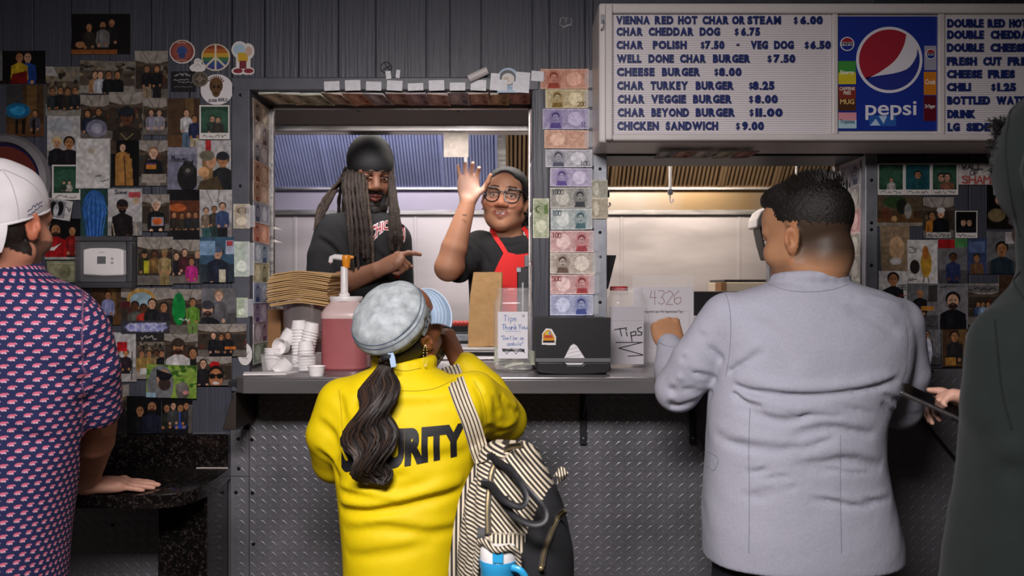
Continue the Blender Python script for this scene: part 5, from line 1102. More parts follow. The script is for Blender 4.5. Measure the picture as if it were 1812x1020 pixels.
MB().box((wx(928, cy_), cy_ + .004, wz(473, cy_)), (wx(946, cy_), cy_ + .03, wz(452, cy_))).build('reader_top', mat('grey_plastic', '#8a888c', .4), cr, bevel=.004)
gy = 1.0; gr = empty('roller_grill', W(800, 600, gy), 'black grill with a row of small red sausages behind the counter', 'grill')
MB().box((wx(770, gy), gy, .0005), (wx(836, gy), gy + .3, wz(588, gy))).build('grill_body', M_BLKPL, gr, bevel=.004)
MB().box((wx(772, gy), gy - .006, wz(604, gy)), (wx(834, gy), gy - .001, wz(592, gy))).build('front_panel', M_GALV, gr, bevel=.002)
MB().box((wx(774, gy), gy + .02, wz(588, gy)), (wx(832, gy), gy + .26, wz(578, gy))).build('hot_plate', M_DARK, gr)
for i in range(8): MB().tube([(wx(778 + i * 7, gy), gy + .03, wz(575, gy) + .0), (wx(783 + i * 7, gy), gy + .06, wz(572, gy)), (wx(786 + i * 7, gy), gy + .1, wz(573, gy))], .009, 8).build('sausage', mat('red_sausage', '#b0443a', .35), gr, sm=60)
by = .75; eq = empty('equipment_stand', W(1270, 560, by), 'dark kitchen stand with a white edge inside the right window', 'stand')
MB().box((wx(1222, by), by, .0005), (wx(1330, by), by + .4, wz(516, by))).build('stand_body', mat('dark_equipment', '#232022', .4, noise=.2, nscale=30), eq, bevel=.004)
MB().box((wx(1220, by), by - .012, wz(571, by)), (wx(1332, by), by, wz(559, by))).build('white_edge', M_WPL, eq, bevel=.002)
bx_ = empty('steam_table', W(1390, 510, 1.1), 'long low box with a pale front on the kitchen shelf', 'box')
MB().box((wx(1282, 1.1), 1.1, wz(520, 1.1)), (wx(1480, 1.1), 1.4, wz(500, 1.1))).build('box_body', mat('cream_carton', '#c9b8a0', .7), bx_, bevel=.003); MB().box((wx(1284, 1.1), 1.12, wz(500, 1.1)), (wx(1480, 1.1), 1.4, wz(495, 1.1))).build('black_lid', M_BLKPL, bx_, bevel=.002); MB().box((wx(1275, 1.1), 1.095, wz(520, 1.1)), (wx(1285, 1.1), 1.2, wz(500, 1.1))).build('brown_end', M_CARD, bx_, bevel=.002)
MB().box((wx(1278, 1.1), 1.11, .0005), (wx(1480, 1.1), 1.4, wz(520, 1.1) - .0005)).build('support', M_STEEL, bx_)
dy = .95; dp = empty('towel_dispenser', W(1375, 440, dy), 'white rounded wall dispenser with a black front, beside the man in the grey jacket', 'dispenser')
hs = MB(); pf = [(1338, 402), (1339, 388), (1346, 374), (1358, 366), (1376, 363), (1420, 363), (1420, 420), (1400, 420), (1388, 402), (1370, 394), (1354, 394), (1345, 404)]
hs.prism([(wx(a, dy), wz(b, dy)) for a, b in pf], dy, dy + .13); hs.build('cover', M_WPL, dp, bevel=.006)
MB().prism([(wx(a, dy), wz(b, dy)) for a, b in ((1346, 403), (1356, 393), (1371, 393), (1392, 404), (1400, 460), (1360, 460), (1352, 432))], dy + .012, dy + .12).build('black_front', M_BLKPL, dp, bevel=.004)
MB().box((wx(1368, dy), dy + .05, .0005), (wx(1396, dy), dy + .1, wz(455, dy))).build('post', M_GALV, dp)
for px, py1, lab in ((1186, 358, 'white hanging rod with a hook end, left of the man in the grey jacket'), (1073, 366, 'white hanging rod beside the steel edge of the pillar'), (1410, 352, 'white hanging rod above the man in the grey jacket'), (824, 330, 'white hanging rod behind the raised hand')):
    y = 1.2 if px != 1073 else .5; r = empty('hanging_rod', W(px, 275, y), lab, 'rod', 'hanging rods'); top = 2.52; x = wx(px, y); zb = wz(py1, y)
    MB().tube([(x, y, top), (x, y, zb + .04)], .0075 if y > 1 else .006, 8).build('rod', M_WPL, r, sm=60)
    MB().box((x - .011, y - .011, zb + .035), (x + .011, y + .011, zb + .06)).build('clamp', M_GALV, r, bevel=.002)
    MB().tube([(x, y, zb + .04), (x - .002, y, zb + .012), (x + .004, y, zb - .004), (x + .014, y, zb + .006), (x + .012, y, zb + .016)], .0035, 6).build('hook', M_WPL, r, sm=60)
im = Img(40, 40, '#8c8279'); im.noise(.08, 3, 4)
tag(sheet('order_ticket', im, (wx(807, .38), .385, wz(256, .38)), (1, 0, 0), (0, 0, 1), wx(829, .38) - wx(785, .38), wz(234, .38) - wz(278, .38), M_PAPER, curl=.004), 'beige paper ticket hanging from the steel beam', 'paper')

# ------------------------------------------------------------------ on the wall: thermostat guard, round plaque, cable
gd = empty('thermostat_guard', (wx(197), -.03, wz(508)), 'clear plastic guard box with a white thermostat inside', 'thermostat')
GB = MB(); y0, y1 = -.055, -.02
M_SMOKE = mat('smoky_guard', '#5c5a60', .25, alpha=.5); M_GD = mat('guard_back', '#232226', .5)
MB().box((wx(148), -.021, wz(510)), (wx(247), -.0195, wz(420))).build('back_plate', M_GD, gd)
f = MB()
for a in ((148, 420, 247, 429), (148, 500, 247, 510), (148, 429, 157, 500), (238, 429, 247, 500)): f.box((wx(a[0]), y0, wz(a[3])), (wx(a[2]), y1, wz(a[1])))
f.build('guard_frame', M_SMOKE, gd, bevel=.004); MB().box((wx(158), y0 + .001, wz(499)), (wx(237), y0 + .0025, wz(430))).build('guard_cover', mat('clear_cover', '#e8e6ea', .06, alpha=.06, spec=.9), gd)
gx = lambda px, py: (wx(px), wz(py))
MB().prism([gx(160, 443), gx(172, 440.5), gx(196, 440), gx(220, 441), gx(230, 444), gx(230.5, 488), gx(196, 489), gx(160, 487)], -.046, -.021).build('thermostat_body', M_WPL, gd, bevel=.005)
MB().box((wx(185), -.0472, wz(468)), (wx(200), -.0458, wz(455))).build('display', mat('lcd_dark', '#3d3f42', .2), gd, bevel=.0005)
for k in range(2): MB().lathe([(.0, 0), (.0045, 0), (.004, .0016), (.0015, .002)], (wx(211), -.046, wz(459 + 7 * k)), 14, axis=(0, -1, 0)).build('button', mat('grey_button', '#9a989c', .4), gd)
MB().box((wx(188), -.0464, wz(448.4)), (wx(198), -.0458, wz(447.4))).build('name_line', mat('grey_button', '#9a989c'), gd)
rc = Vector((wx(14), -.012, wz(322))); rp = empty('round_plaque', rc, 'round maroon plaque with a silver rim behind the white cap', 'plaque')
MB().lathe([(.001, .0), (.145, .0), (.148, .008), (.14, .022), (.122, .026), (.119, .02), (.118, .012)], rc, 64, axis=(0, -1, 0), caps=False).build('rim', mat('dull_silver_rim', '#8d888c', .35, metal=.6, noise=.1), rp, sm=40)
MB().lathe([(.001, .012), (.118, .012)], rc, 64, axis=(0, -1, 0), caps=False).build('blue_ring', mat('dark_blue_print', '#1f1c38', .3), rp)
MB().lathe([(.001, .0135), (.108, .0135), (.108, .0125)], rc, 64, axis=(0, -1, 0), caps=False).build('maroon_field', mat('maroon_print', '#5c2822', .3, noise=.12, nscale=20), rp)
tag(MB().tube([W(1628, 738, -.03), W(1655, 770, -.03), W(1690, 812, -.03), W(1725, 860, -.03)], .0045, 8).build('black_rail', mat('black_rubber', '#0c0b0d', .5), None, sm=60), 'thin black rod slanting across the tread plate at right', 'rod')
# ------------------------------------------------------------------ soft modelling: blended distance fields turned into one mesh
class Sdf:
    def __init__(s, lo, hi, h):
        s.h = h; s.lo = np.array(lo, float); n = np.ceil((np.array(hi, float) - s.lo) / h).astype(int) + 1; s.n = n
        s.F = np.full(tuple(n), .5, np.float32)
        s.ax = [(s.lo[i] + h * np.arange(n[i])).astype(np.float32) for i in range(3)]
    def blk(s, lo, hi):
        a = np.clip(np.floor((np.array(lo) - s.lo) / s.h).astype(int), 0, s.n); b = np.clip(np.ceil((np.array(hi) - s.lo) / s.h).astype(int) + 1, 0, s.n)
        sl = tuple(slice(a[i], max(a[i], b[i])) for i in range(3))
        return sl, s.ax[0][sl[0]][:, None, None], s.ax[1][sl[1]][None, :, None], s.ax[2][sl[2]][None, None, :]
    def mix(s, sl, d, k, op):
        f = s.F[sl]
        if f.size == 0: return s
        if op == 'sub': d = -d
        if op == 'u':
            if k > 0: t = np.clip(.5 + .5 * (f - d) / k, 0, 1); s.F[sl] = f + (d - f) * t - k * t * (1 - t)
            else: s.F[sl] = np.minimum(f, d)
        else:                                                  # keep the larger of field and -shape
            if k > 0: t = np.clip(.5 - .5 * (f - d) / k, 0, 1); s.F[sl] = f + (d - f) * t + k * t * (1 - t)
            else: s.F[sl] = np.maximum(f, d)
        return s
    def cone(s, a, b, ra, rb, k=.012, flat=None, op='u'):
        a, b = np.array(a, float), np.array(b, float); R = max(ra, rb) * (1.6 if flat is not None else 1) + k + 3 * s.h
        sl, X, Y, Z = s.blk(np.minimum(a, b) - R, np.maximum(a, b) + R)
        ab = b - a; L = max(1e-9, float(ab @ ab))
        t = np.clip(((X - a[0]) * ab[0] + (Y - a[1]) * ab[1] + (Z - a[2]) * ab[2]) / L, 0, 1)
        vx, vy, vz = X - a[0] - t * ab[0], Y - a[1] - t * ab[1], Z - a[2] - t * ab[2]; r = ra + (rb - ra) * t
        if flat is not None:
            n, q = np.array(flat[0], float), flat[1]; n = n / np.linalg.norm(n); dn = vx * n[0] + vy * n[1] + vz * n[2]
            d = (np.sqrt(np.maximum(vx * vx + vy * vy + vz * vz + dn * dn * (1 / q ** 2 - 1), 0)) - r) * (q if q < 1 else 1)
        else: d = np.sqrt(vx * vx + vy * vy + vz * vz) - r
        return s.mix(sl, d.astype(np.float32), k, op)
    def chain(s, pts, rs, k=.012, flat=None):
        for i in range(len(pts) - 1): s.cone(pts[i], pts[i + 1], rs[i], rs[i + 1], k if i == 0 else min(k, .006), flat)
        return s
    def ell(s, c, r, R=None, k=.012, op='u'):
        c = np.array(c, float); r = np.array(r if hasattr(r, '__len__') else (r, r, r), float); M_ = np.array(R, float) if R is not None else np.eye(3)
        e = np.sqrt(((M_ * r) ** 2).sum(1)) + k + 3 * s.h
        sl, X, Y, Z = s.blk(c - e, c + e); P = [X - c[0], Y - c[1], Z - c[2]]
        q = [P[0] * M_[0, i] + P[1] * M_[1, i] + P[2] * M_[2, i] for i in range(3)]
        k0 = np.sqrt(sum((q[i] / r[i]) ** 2 for i in range(3))); k1 = np.sqrt(sum((q[i] / r[i] ** 2) ** 2 for i in range(3)))
        return s.mix(sl, (k0 * (k0 - 1) / np.maximum(k1, 1e-6)).astype(np.float32), k, op)
    def box(s, c, hv, R=None, rd=.01, k=.01, op='u'):
        c = np.array(c, float); hv = np.array(hv, float); M_ = np.array(R, float) if R is not None else np.eye(3)
        e = (np.abs(M_) * hv).sum(1) + k + 3 * s.h
        sl, X, Y, Z = s.blk(c - e, c + e); P = [X - c[0], Y - c[1], Z - c[2]]
        q = [np.abs(P[0] * M_[0, i] + P[1] * M_[1, i] + P[2] * M_[2, i]) - (hv[i] - rd) for i in range(3)]
        d = np.sqrt(sum(np.maximum(x, 0) ** 2 for x in q)) + np.minimum(np.maximum(np.maximum(q[0], q[1]), q[2]), 0) - rd
        return s.mix(sl, d.astype(np.float32), k, op)
    def column(s, rows, e=2.3, k=.02):
        """stack of superellipse sections: rows = (z, cx, cy, a, b)"""
        rows = sorted(rows); R = np.array(rows, float); zs = np.arange(R[0, 0] - .0, R[-1, 0] + 1e-6, s.h)
        a = R[:, 3].max() + .05; b = R[:, 4].max() + .05
        sl, X, Y, Z = s.blk((R[:, 1].min() - a, R[:, 2].min() - b, R[0, 0] - .06), (R[:, 1].max() + a, R[:, 2].max() + b, R[-1, 0] + .06))
        z = s.ax[2][sl[2]]
        # smooth interpolation of every parameter
        fine = np.array(spline([tuple(r) for r in rows], 12 * len(rows))); o = np.argsort(fine[:, 0]); fine = fine[o]
        I = [np.interp(z, fine[:, 0], fine[:, j])[None, None, :] for j in range(1, 5)]
        q = (np.abs((X - I[0]) / I[2]) ** e + np.abs((Y - I[1]) / I[3]) ** e) ** (1 / e)
        d = (q - 1) * np.minimum(I[2], I[3]); cap = np.maximum(R[0, 0] - Z, Z - R[-1, 0]); d = np.where(cap > 0, np.sqrt(np.maximum(d, 0) ** 2 + cap ** 2), np.maximum(d, cap))
        return s.mix(sl, d.astype(np.float32), k, 'u')
    def crease(s, pts, r, depth):
        """a fold along a polyline; depth > 0 cuts in, < 0 raises"""
        pts = [np.array(p, float) for p in pts]; P = np.array(pts); e = r * 2.6
        sl, X, Y, Z = s.blk(P.min(0) - e, P.max(0) + e); best = None
        if s.F[sl].size == 0: return s
        for i in range(len(pts) - 1):
            a, ab = pts[i], pts[i + 1] - pts[i]; L = max(1e-9, float(ab @ ab)); t = np.clip(((X - a[0]) * ab[0] + (Y - a[1]) * ab[1] + (Z - a[2]) * ab[2]) / L, 0, 1)
            u = (i + t) / (len(pts) - 1); d2 = (X - a[0] - t * ab[0]) ** 2 + (Y - a[1] - t * ab[1]) ** 2 + (Z - a[2] - t * ab[2]) ** 2
            w = np.exp(-d2 / r ** 2) * np.sqrt(np.clip(4 * u * (1 - u), 0, 1)); best = w if best is None else np.maximum(best, w)
        s.F[sl] += (depth * best).astype(np.float32); return s
    def ripple(s, amp, freq, seed=0):
        r = np.random.RandomState(seed); X, Y, Z = s.ax[0][:, None, None], s.ax[1][None, :, None], s.ax[2][None, None, :]
        for i in range(4):
            v = r.randn(3); v = v / np.linalg.norm(v) * freq * (1 + .8 * i); s.F += (amp / (1 + i) * np.sin(v[0] * X + v[1] * Y + v[2] * Z + r.rand() * 6.28)).astype(np.float32)
        return s
    def clip_z(s, z0=None, z1=None):
        Z = s.ax[2][None, None, :]
        if z0 is not None: s.F = np.maximum(s.F, z0 - Z)
        if z1 is not None: s.F = np.maximum(s.F, Z - z1)
        return s
    def mesh(s, it=1):
        F = s.F; F[0] = F[-1] = .1; F[:, 0] = F[:, -1] = .1; F[:, :, 0] = F[:, :, -1] = .1
        S = F < 0; n = np.array(F.shape) - 1
        c = np.zeros(tuple(n), np.int8)
        for i in (0, 1):
            for j in (0, 1):
                for k in (0, 1): c += S[i:n[0] + i, j:n[1] + j, k:n[2] + k]
        act = np.argwhere((c > 0) & (c < 8)); idx = np.full(tuple(n), -1, np.int32); idx[tuple(act.T)] = np.arange(len(act))
        acc = np.zeros((len(act), 3)); cnt = np.zeros(len(act)); I, J, K = act.T
        cor = [(0, 0, 0), (1, 0, 0), (0, 1, 0), (1, 1, 0), (0, 0, 1), (1, 0, 1), (0, 1, 1), (1, 1, 1)]
        val = [F[I + a, J + b, K + d].astype(float) for a, b, d in cor]
        for p in range(8):
            for q in range(p + 1, 8):
                df = np.abs(np.array(cor[p]) - np.array(cor[q])).sum()
                if df != 1: continue
                m = (val[p] < 0) != (val[q] < 0); t = np.where(m, val[p] / np.where(m, val[p] - val[q], 1), 0)
                pos = np.array(cor[p])[None] + t[:, None] * (np.array(cor[q]) - np.array(cor[p]))[None]
                acc += pos * m[:, None]; cnt += m
        V = (act + acc / cnt[:, None]) * s.h + s.lo
        Q = []
        for axn in range(3):
            a = [slice(None)] * 3; b = [slice(None)] * 3; a[axn] = slice(0, -1); b[axn] = slice(1, None)
            e = np.argwhere(S[tuple(a)] != S[tuple(b)]); u, v = (axn + 1) % 3, (axn + 2) % 3
            e = e[(e[:, u] > 0) & (e[:, v] > 0) & (e[:, u] < n[u]) & (e[:, v] < n[v]) & (e[:, axn] < n[axn])]
            def g(du, dv): q = e.copy(); q[:, u] -= du; q[:, v] -= dv; return idx[tuple(q.T)]
            qd = np.stack([g(0, 0), g(1, 0), g(1, 1), g(0, 1)], 1)
            fl = ~S[tuple(e.T)]; qd[fl] = qd[fl][:, ::-1]; Q.append(qd)
        Q = np.vstack(Q); Q = Q[(Q >= 0).all(1)]
        # outward orientation: inside -> outside along +axis must give +axis normal
        V = np.asarray(V)
        for _ in range(it):                                                        # light smoothing
            sm = np.zeros_like(V); ct = np.zeros(len(V))
            for a_, b_ in ((0, 1), (1, 2), (2, 3), (3, 0)):
                np.add.at(sm, Q[:, a_], V[Q[:, b_]]); np.add.at(ct, Q[:, a_], 1); np.add.at(sm, Q[:, b_], V[Q[:, a_]]); np.add.at(ct, Q[:, b_], 1)
            V = V * .5 + .5 * sm / np.maximum(ct, 1)[:, None]
        return V, Q
def sdf_obj(s, name, m, parent, col=None, it=1):
    V, Q = s.mesh(it); c = col(V) if col else None
    return mesh_np(name, V, Q, m, parent, c), V, Q
def bvh_of(V, Q): return BVHTree.FromPolygons([Vector(v) for v in V], [tuple(int(i) for i in q) for q in Q])

class Frame:
    """local axes x (right), y (forward), z (up) at an origin, with a scale"""
    def __init__(s, o, fwd, up, sc=1.0):
        y = Vector(fwd).normalized(); z = Vector(up); z = (z - y * y.dot(z)).normalized(); x = y.cross(z); s.o = np.array(o, float); s.R = np.array([list(x), list(y), list(z)]).T; s.sc = sc
    def p(s, x, y, z): return s.o + s.R @ (np.array((x, y, z)) * s.sc)
    def v(s, x, y, z): return s.R @ np.array((x, y, z), float)
    def inv(s, V): return (np.asarray(V) - s.o) @ s.R / s.sc
def head(s, f, nose=1.0, jaw=1.0, full=1.0, ears=(1, 1), lips=1.0, smile=0.0, chub=0.0, lid=0.0):
    S = f.sc; R = f.R; E = lambda c, r, k=.01, op='u': s.ell(f.p(*c), np.array(r) * S, R, k * S, op)
    C = lambda a, b, ra, rb, k=.008, op='u': s.cone(f.p(*a), f.p(*b), ra * S, rb * S, k * S, None, op)
    E((0, -.012, .036), (.0745, .096, .082)); E((0, .03, -.03), (.06 * full, .064, .08), .025)
    E((0, .06, .045), (.055, .038, .045), .03)
    C((-.05 * jaw, .005, -.065), (-.012, .072, -.104), .021, .02, .02); C((.05 * jaw, .005, -.065), (.012, .072, -.104), .021, .02, .02); E((0, .073, -.1), (.022 * jaw, .019, .019), .015)
    for q in (-1, 1):
        E((q * .042 * full, .06, -.032), (.024, .024, .026), .02); C((q * .018, .092, .02), (q * .05, .072, .02), .009, .008, .014)
        s.ell(f.p(q * .031, .1, .0), np.array((.0175, .017, .0125)) * S, R, .012 * S, 'sub')
        E((q * .031, .0815, .0085 - lid * .35), (.0165, .013, .0052 + lid * .5), .004); E((q * .031, .08, -.0095 + lid * .2), (.0155, .012, .0045 + lid * .1), .004)
        C((q * .019, .093, .005 - lid), (q * .043, .085, .0045 - lid), .0026, .0026, .004)
        E((q * .013 * nose, .1, -.037), (.0095 * nose, .01, .0085), .006)
        C((q * (.023 + .004 * smile), .087 - .003 * smile, -.063 + .005 * smile), (0, .097, -.063 + .0015 * smile), .0035 * lips, .0058 * lips, .006); C((q * (.021 + .004 * smile), .087 - .003 * smile, -.0705 + .01 * smile), (0, .095, -.075 - .0025 * smile), .0038 * lips, .0068 * lips, .006)
    if chub: E((0, .04, -.078), (.052 * chub, .046, .04), .025)
    C((0, .089, .012), (0, .108, -.03), .0085 * nose, .0115 * nose, .012); E((0, .108, -.034), (.0115 * nose, .011, .01), .006)
    if smile: 
        for q in (-1, 1): C((q * .025, .088, -.0605), (q * .014, .099, -.067), .0012, .0028, .003, 'sub')
        C((-.016, .1, -.068), (.016, .1, -.068), .0038, .0038, .003, 'sub')
    else: C((-.019, .099, -.068), (.019, .099, -.068), .0012, .0012, .004, 'sub')
    for q in (-1, 1):
        if not ears[0 if q < 0 else 1]: continue
        er = Frame(f.p(q * .0765, -.008, -.012), f.v(.55 * q, .83, 0), f.v(.1 * q, -.25, 1), S)
        s.ell(er.p(0, 0, .003), np.array((.008, .0175, .027)) * S, er.R, .008 * S); s.ell(er.p(0, .004, -.02), np.array((.0075, .0105, .013)) * S, er.R, .008 * S)
        s.ell(er.p(q * .0115, .003, .004), np.array((.0105, .01, .0175)) * S, er.R, .004 * S, 'sub'); s.ell(er.p(q * .004, .012, -.004), np.array((.006, .006, .009)) * S, er.R, .004 * S)
def eyes(f, parent, iris='#2a1a12', look=(0, 0)):
    for q in (-1, 1):
        c = f.p(q * .031, .0805, .0); r = .0128 * f.sc; n = 20; m_ = 14
        th = np.linspace(0, PI, m_); ph = np.linspace(0, 2 * PI, n, endpoint=False); T, P = np.meshgrid(th, ph, indexing='ij')
        d = np.stack([np.sin(T) * np.cos(P), np.cos(T), np.sin(T) * np.sin(P)], -1).reshape(-1, 3)
        V = c + (d @ f.R.T) * r; k = np.arange(m_ * n).reshape(m_, n); Q = np.stack([k[:-1], np.roll(k, -1, 1)[:-1], np.roll(k, -1, 1)[1:], k[1:]], -1).reshape(-1, 4)
        lk = np.array((look[0], 1, look[1]), float); lk /= np.linalg.norm(lk); a = np.arccos(np.clip(d @ lk, -1, 1)); col = np.where((a < .56)[:, None], rgb(iris), rgb('#b3a79f')); col = np.where((a < .25)[:, None], rgb('#0a0808'), col)
        mesh_np('eyeball', V, Q, mat('eye', vcol=True, rough=.12), parent, col)
def hand(s, wrist, f, n, t, curl, sc=1.0, spread=.0, thumb=None, k=.006, wr=.026):
    """wrist point; f = towards the fingers, n = out of the palm, t = towards the thumb; curl = per finger (knuckle, middle, end) degrees"""
    w = np.array(wrist, float); f = np.array(f, float); f /= np.linalg.norm(f); n = np.array(n, float); n -= f * (n @ f); n /= np.linalg.norm(n); t0 = np.array(t, float); tt = np.cross(f, n); tt = tt if tt @ t0 > 0 else -tt
    B = [(.088, .030), (.092, .0095), (.087, -.0105), (.079, -.029)]; Ln = [.071, .08, .074, .058]; rad = [.0093, .0095, .009, .008]; tips = []
    for i in range(4):
        b = w + sc * (f * B[i][0] + tt * B[i][1]); s.cone(w + sc * (f * .01 + tt * B[i][1] * .55), b, .0155 * sc, .0125 * sc, .014 * sc)
    s.ell(w + sc * (f * .05 - n * 0.0), np.array((.042, .047, .0165)) * sc, np.array([tt, f, n]).T, .012 * sc); s.ell(w + sc * (f * .03 + tt * .022 + n * .008), np.array((.018, .03, .015)) * sc, np.array([tt, f, n]).T, .012 * sc)
    for i in range(4):
        s.ell(w + sc * (f * (B[i][0] - .003) + tt * B[i][1] - n * .006), np.array((.0098, .012, .011)) * sc, np.array([tt, f, n]).T, .004 * sc)
        b = w + sc * (f * B[i][0] + tt * B[i][1]); ang = 0.; p = b; r = rad[i] * sc; sp = spread * (1.5 - i) / 1.5
        for j, fr in enumerate((.45, .31, .24)):
            ang += math.radians(curl[i][j]); dr = f * math.cos(ang) + n * math.sin(ang); dr = dr + tt * sp * max(0, math.cos(ang)); dr /= np.linalg.norm(dr); q = p + dr * Ln[i] * fr * sc
            s.cone(p, q, r * (1 - .09 * j), r * (.94 - .11 * j), k * sc if j == 0 else .003 * sc); p = q
        tips.append((p, dr))
    b = w + sc * (f * .022 + tt * .026 + n * .008); th = thumb or [(.65, .7, .3), (.85, .35, .35), (.95, .15, .3)]
    for j, (L, (a, c, e)) in enumerate(zip((.042, .034, .027), th)):
        dr = f * a + tt * c + n * e; dr /= np.linalg.norm(dr); q = b + dr * L * sc; s.cone(b, q, (.0145, .0108, .0098)[j] * sc, (.0112, .0098, .0078)[j] * sc, .01 * sc if j == 0 else .003 * sc); b = q
    tips.append((b, dr)); return tips
def skin_mat(name): return mat(name, vcol=True, rough=.5, bump=.06, bscale=160, bdist=.0008, spec=.35)
def cloth_mat(name, col, rough=.85, noise=.05, nscale=60, bump=.25, bscale=500, bdist=.0006, sheen=.0, vcol=False): return mat(name, col, rough, noise=noise, nscale=nscale, bump=bump, bscale=bscale, bdist=bdist, sheen=sheen, vcol=vcol)
def legs(parent, cx, cy, zt, half, m, shoe, fwd=1, h=.011, spread=.11, name='trousers'):
    s = Sdf((cx - half - .12, cy - .26, .02), (cx + half + .12, cy + .3, zt + .04), h)
    s.column([(zt, cx, cy, half, .13), (zt - .12, cx, cy, half * 1.02, .14), (zt - .2, cx, cy, half * .98, .13)], 2.3, .02)
    for q in (-1, 1): s.chain([(cx + q * spread, cy, zt - .17), (cx + q * spread, cy + .01 * fwd, zt * .52), (cx + q * (spread + .01), cy - .015 * fwd, .09)], [.095, .075, .062], .03)
    s.clip_z(.055, zt + .02)
    sdf_obj(s, name, m, parent)
    for q in (-1, 1):
        t = Sdf((cx + q * spread - .09, cy - .2, 0), (cx + q * spread + .1, cy + .3, .16), .009); a = cx + q * (spread + .01)
        t.cone((a, cy - .04 * fwd, .045), (a, cy + .16 * fwd, .036), .042, .038, .01); t.cone((a, cy - .03 * fwd, .05), (a, cy - .02 * fwd, .1), .04, .04, .01); t.clip_z(.004); sdf_obj(t, 'shoe', shoe, parent)
def on_surface(mb, bvh, pts, faces, off, dirv=(0, 1, 0), back=.6):
    """drape flat points (x, z) given in space onto a mesh along dirv; returns draped verts"""
    d = Vector(dirv).normalized(); out = []
    for p in pts:
        h = bvh.ray_cast(Vector(p) - d * back, d)
        out.append((h[0] - d * off) if h[0] is not None else None)
    ok = [p for p in out if p is not None]; fb = sum((p.dot(d) for p in ok), 0.) / max(1, len(ok))
    out = [p if p is not None else Vector(q) - d * (Vector(q).dot(d) - fb) for p, q in zip(out, pts)]
    mb.add(out, faces); return out
def cut_grid(V2, F, step):
    """subdivide a flat mesh (x,z) by grid lines so that it can be draped"""
    bm = bmesh.new(); vs = [bm.verts.new((x, 0, z)) for x, z in V2]
    for f in F:
        try: bm.faces.new([vs[i] for i in f])
        except ValueError: pass
    xs = [v[0] for v in V2]; zs = [v[1] for v in V2]
    for k, (lo, hi) in ((0, (min(xs), max(xs))), (2, (min(zs), max(zs)))):
        p = lo + step
        while p < hi:
            co = [0, 0, 0]; no = [0, 0, 0]; co[k] = p; no[k] = 1
            bmesh.ops.bisect_plane(bm, geom=bm.verts[:] + bm.edges[:] + bm.faces[:], plane_co=co, plane_no=no); p += step
    bm.verts.index_update(); V = [(v.co.x, v.co.z) for v in bm.verts]; Fo = [tuple(v.index for v in f.verts) for f in bm.faces]; bm.free(); return V, Fo
def drape(name, V2, F, bvh, y, off, m, parent, step=.02, dirv=(0, 1, 0)):
    V, Fo = cut_grid(V2, F, step); mb = MB(); on_surface(mb, bvh, [(x, y, z) for x, z in V], Fo, off, dirv); return mb.build(name, m, parent, sm=60, fix=False)
def torso_rows(rows, y, dfix=None):
    out = []
    for py, l, r, b, *yy in rows:
        yc = yy[0] if yy else y; out.append((wz(py, yc), (wx(l, yc) + wx(r, yc)) / 2, yc, (wx(r, yc) - wx(l, yc)) / 2, b))
    return out
def folder(g, y0, kr=1.0, kd=1.0):
    """returns fold(pts, r, d): a crease following the camera-side surface of g under pixels pts"""
    def fold(pts, r, d):
        out = []
        for px, py in spline(pts, 4 * len(pts)):
            X, z = wx(px, y0), wz(py, y0); ix = int(np.clip((X - g.lo[0]) / g.h, 0, g.n[0] - 1)); iz = int(np.clip((z - g.lo[2]) / g.h, 0, g.n[2] - 1)); w_ = np.where(g.F[ix, :, iz] < 0)[0]
            yy = g.ax[1][w_[0]] if len(w_) else y0; q = (yy + CAM_D) / (y0 + CAM_D); out.append((X * q, yy, CAM_Z + (z - CAM_Z) * q))
        g.crease(out, r * kr, d * kd)
        if d > 0: g.crease([(a, b, c + r * kr * 1.5) for a, b, c in out], r * kr, -.55 * d * kd)      # the roll above a tuck
        return out
    return fold
def seam(bvh, pts, m, parent, r=.0012, name='seam', off=.0002):
    """a stitched line along the camera-side surface under pixels pts"""
    O = Vector((0, -CAM_D, CAM_Z)); P = []
    for px, py in spline(pts, 10 * len(pts)):
        d = (W(px, py) - O).normalized(); h = bvh.ray_cast(O, d)[0]
        if h is not None and (not P or (h - P[-1]).length < .05): P.append(h - d * off)
    if len(P) > 3: return MB().tube(P, r, 5).build(name, m, parent, sm=60, fix=False)
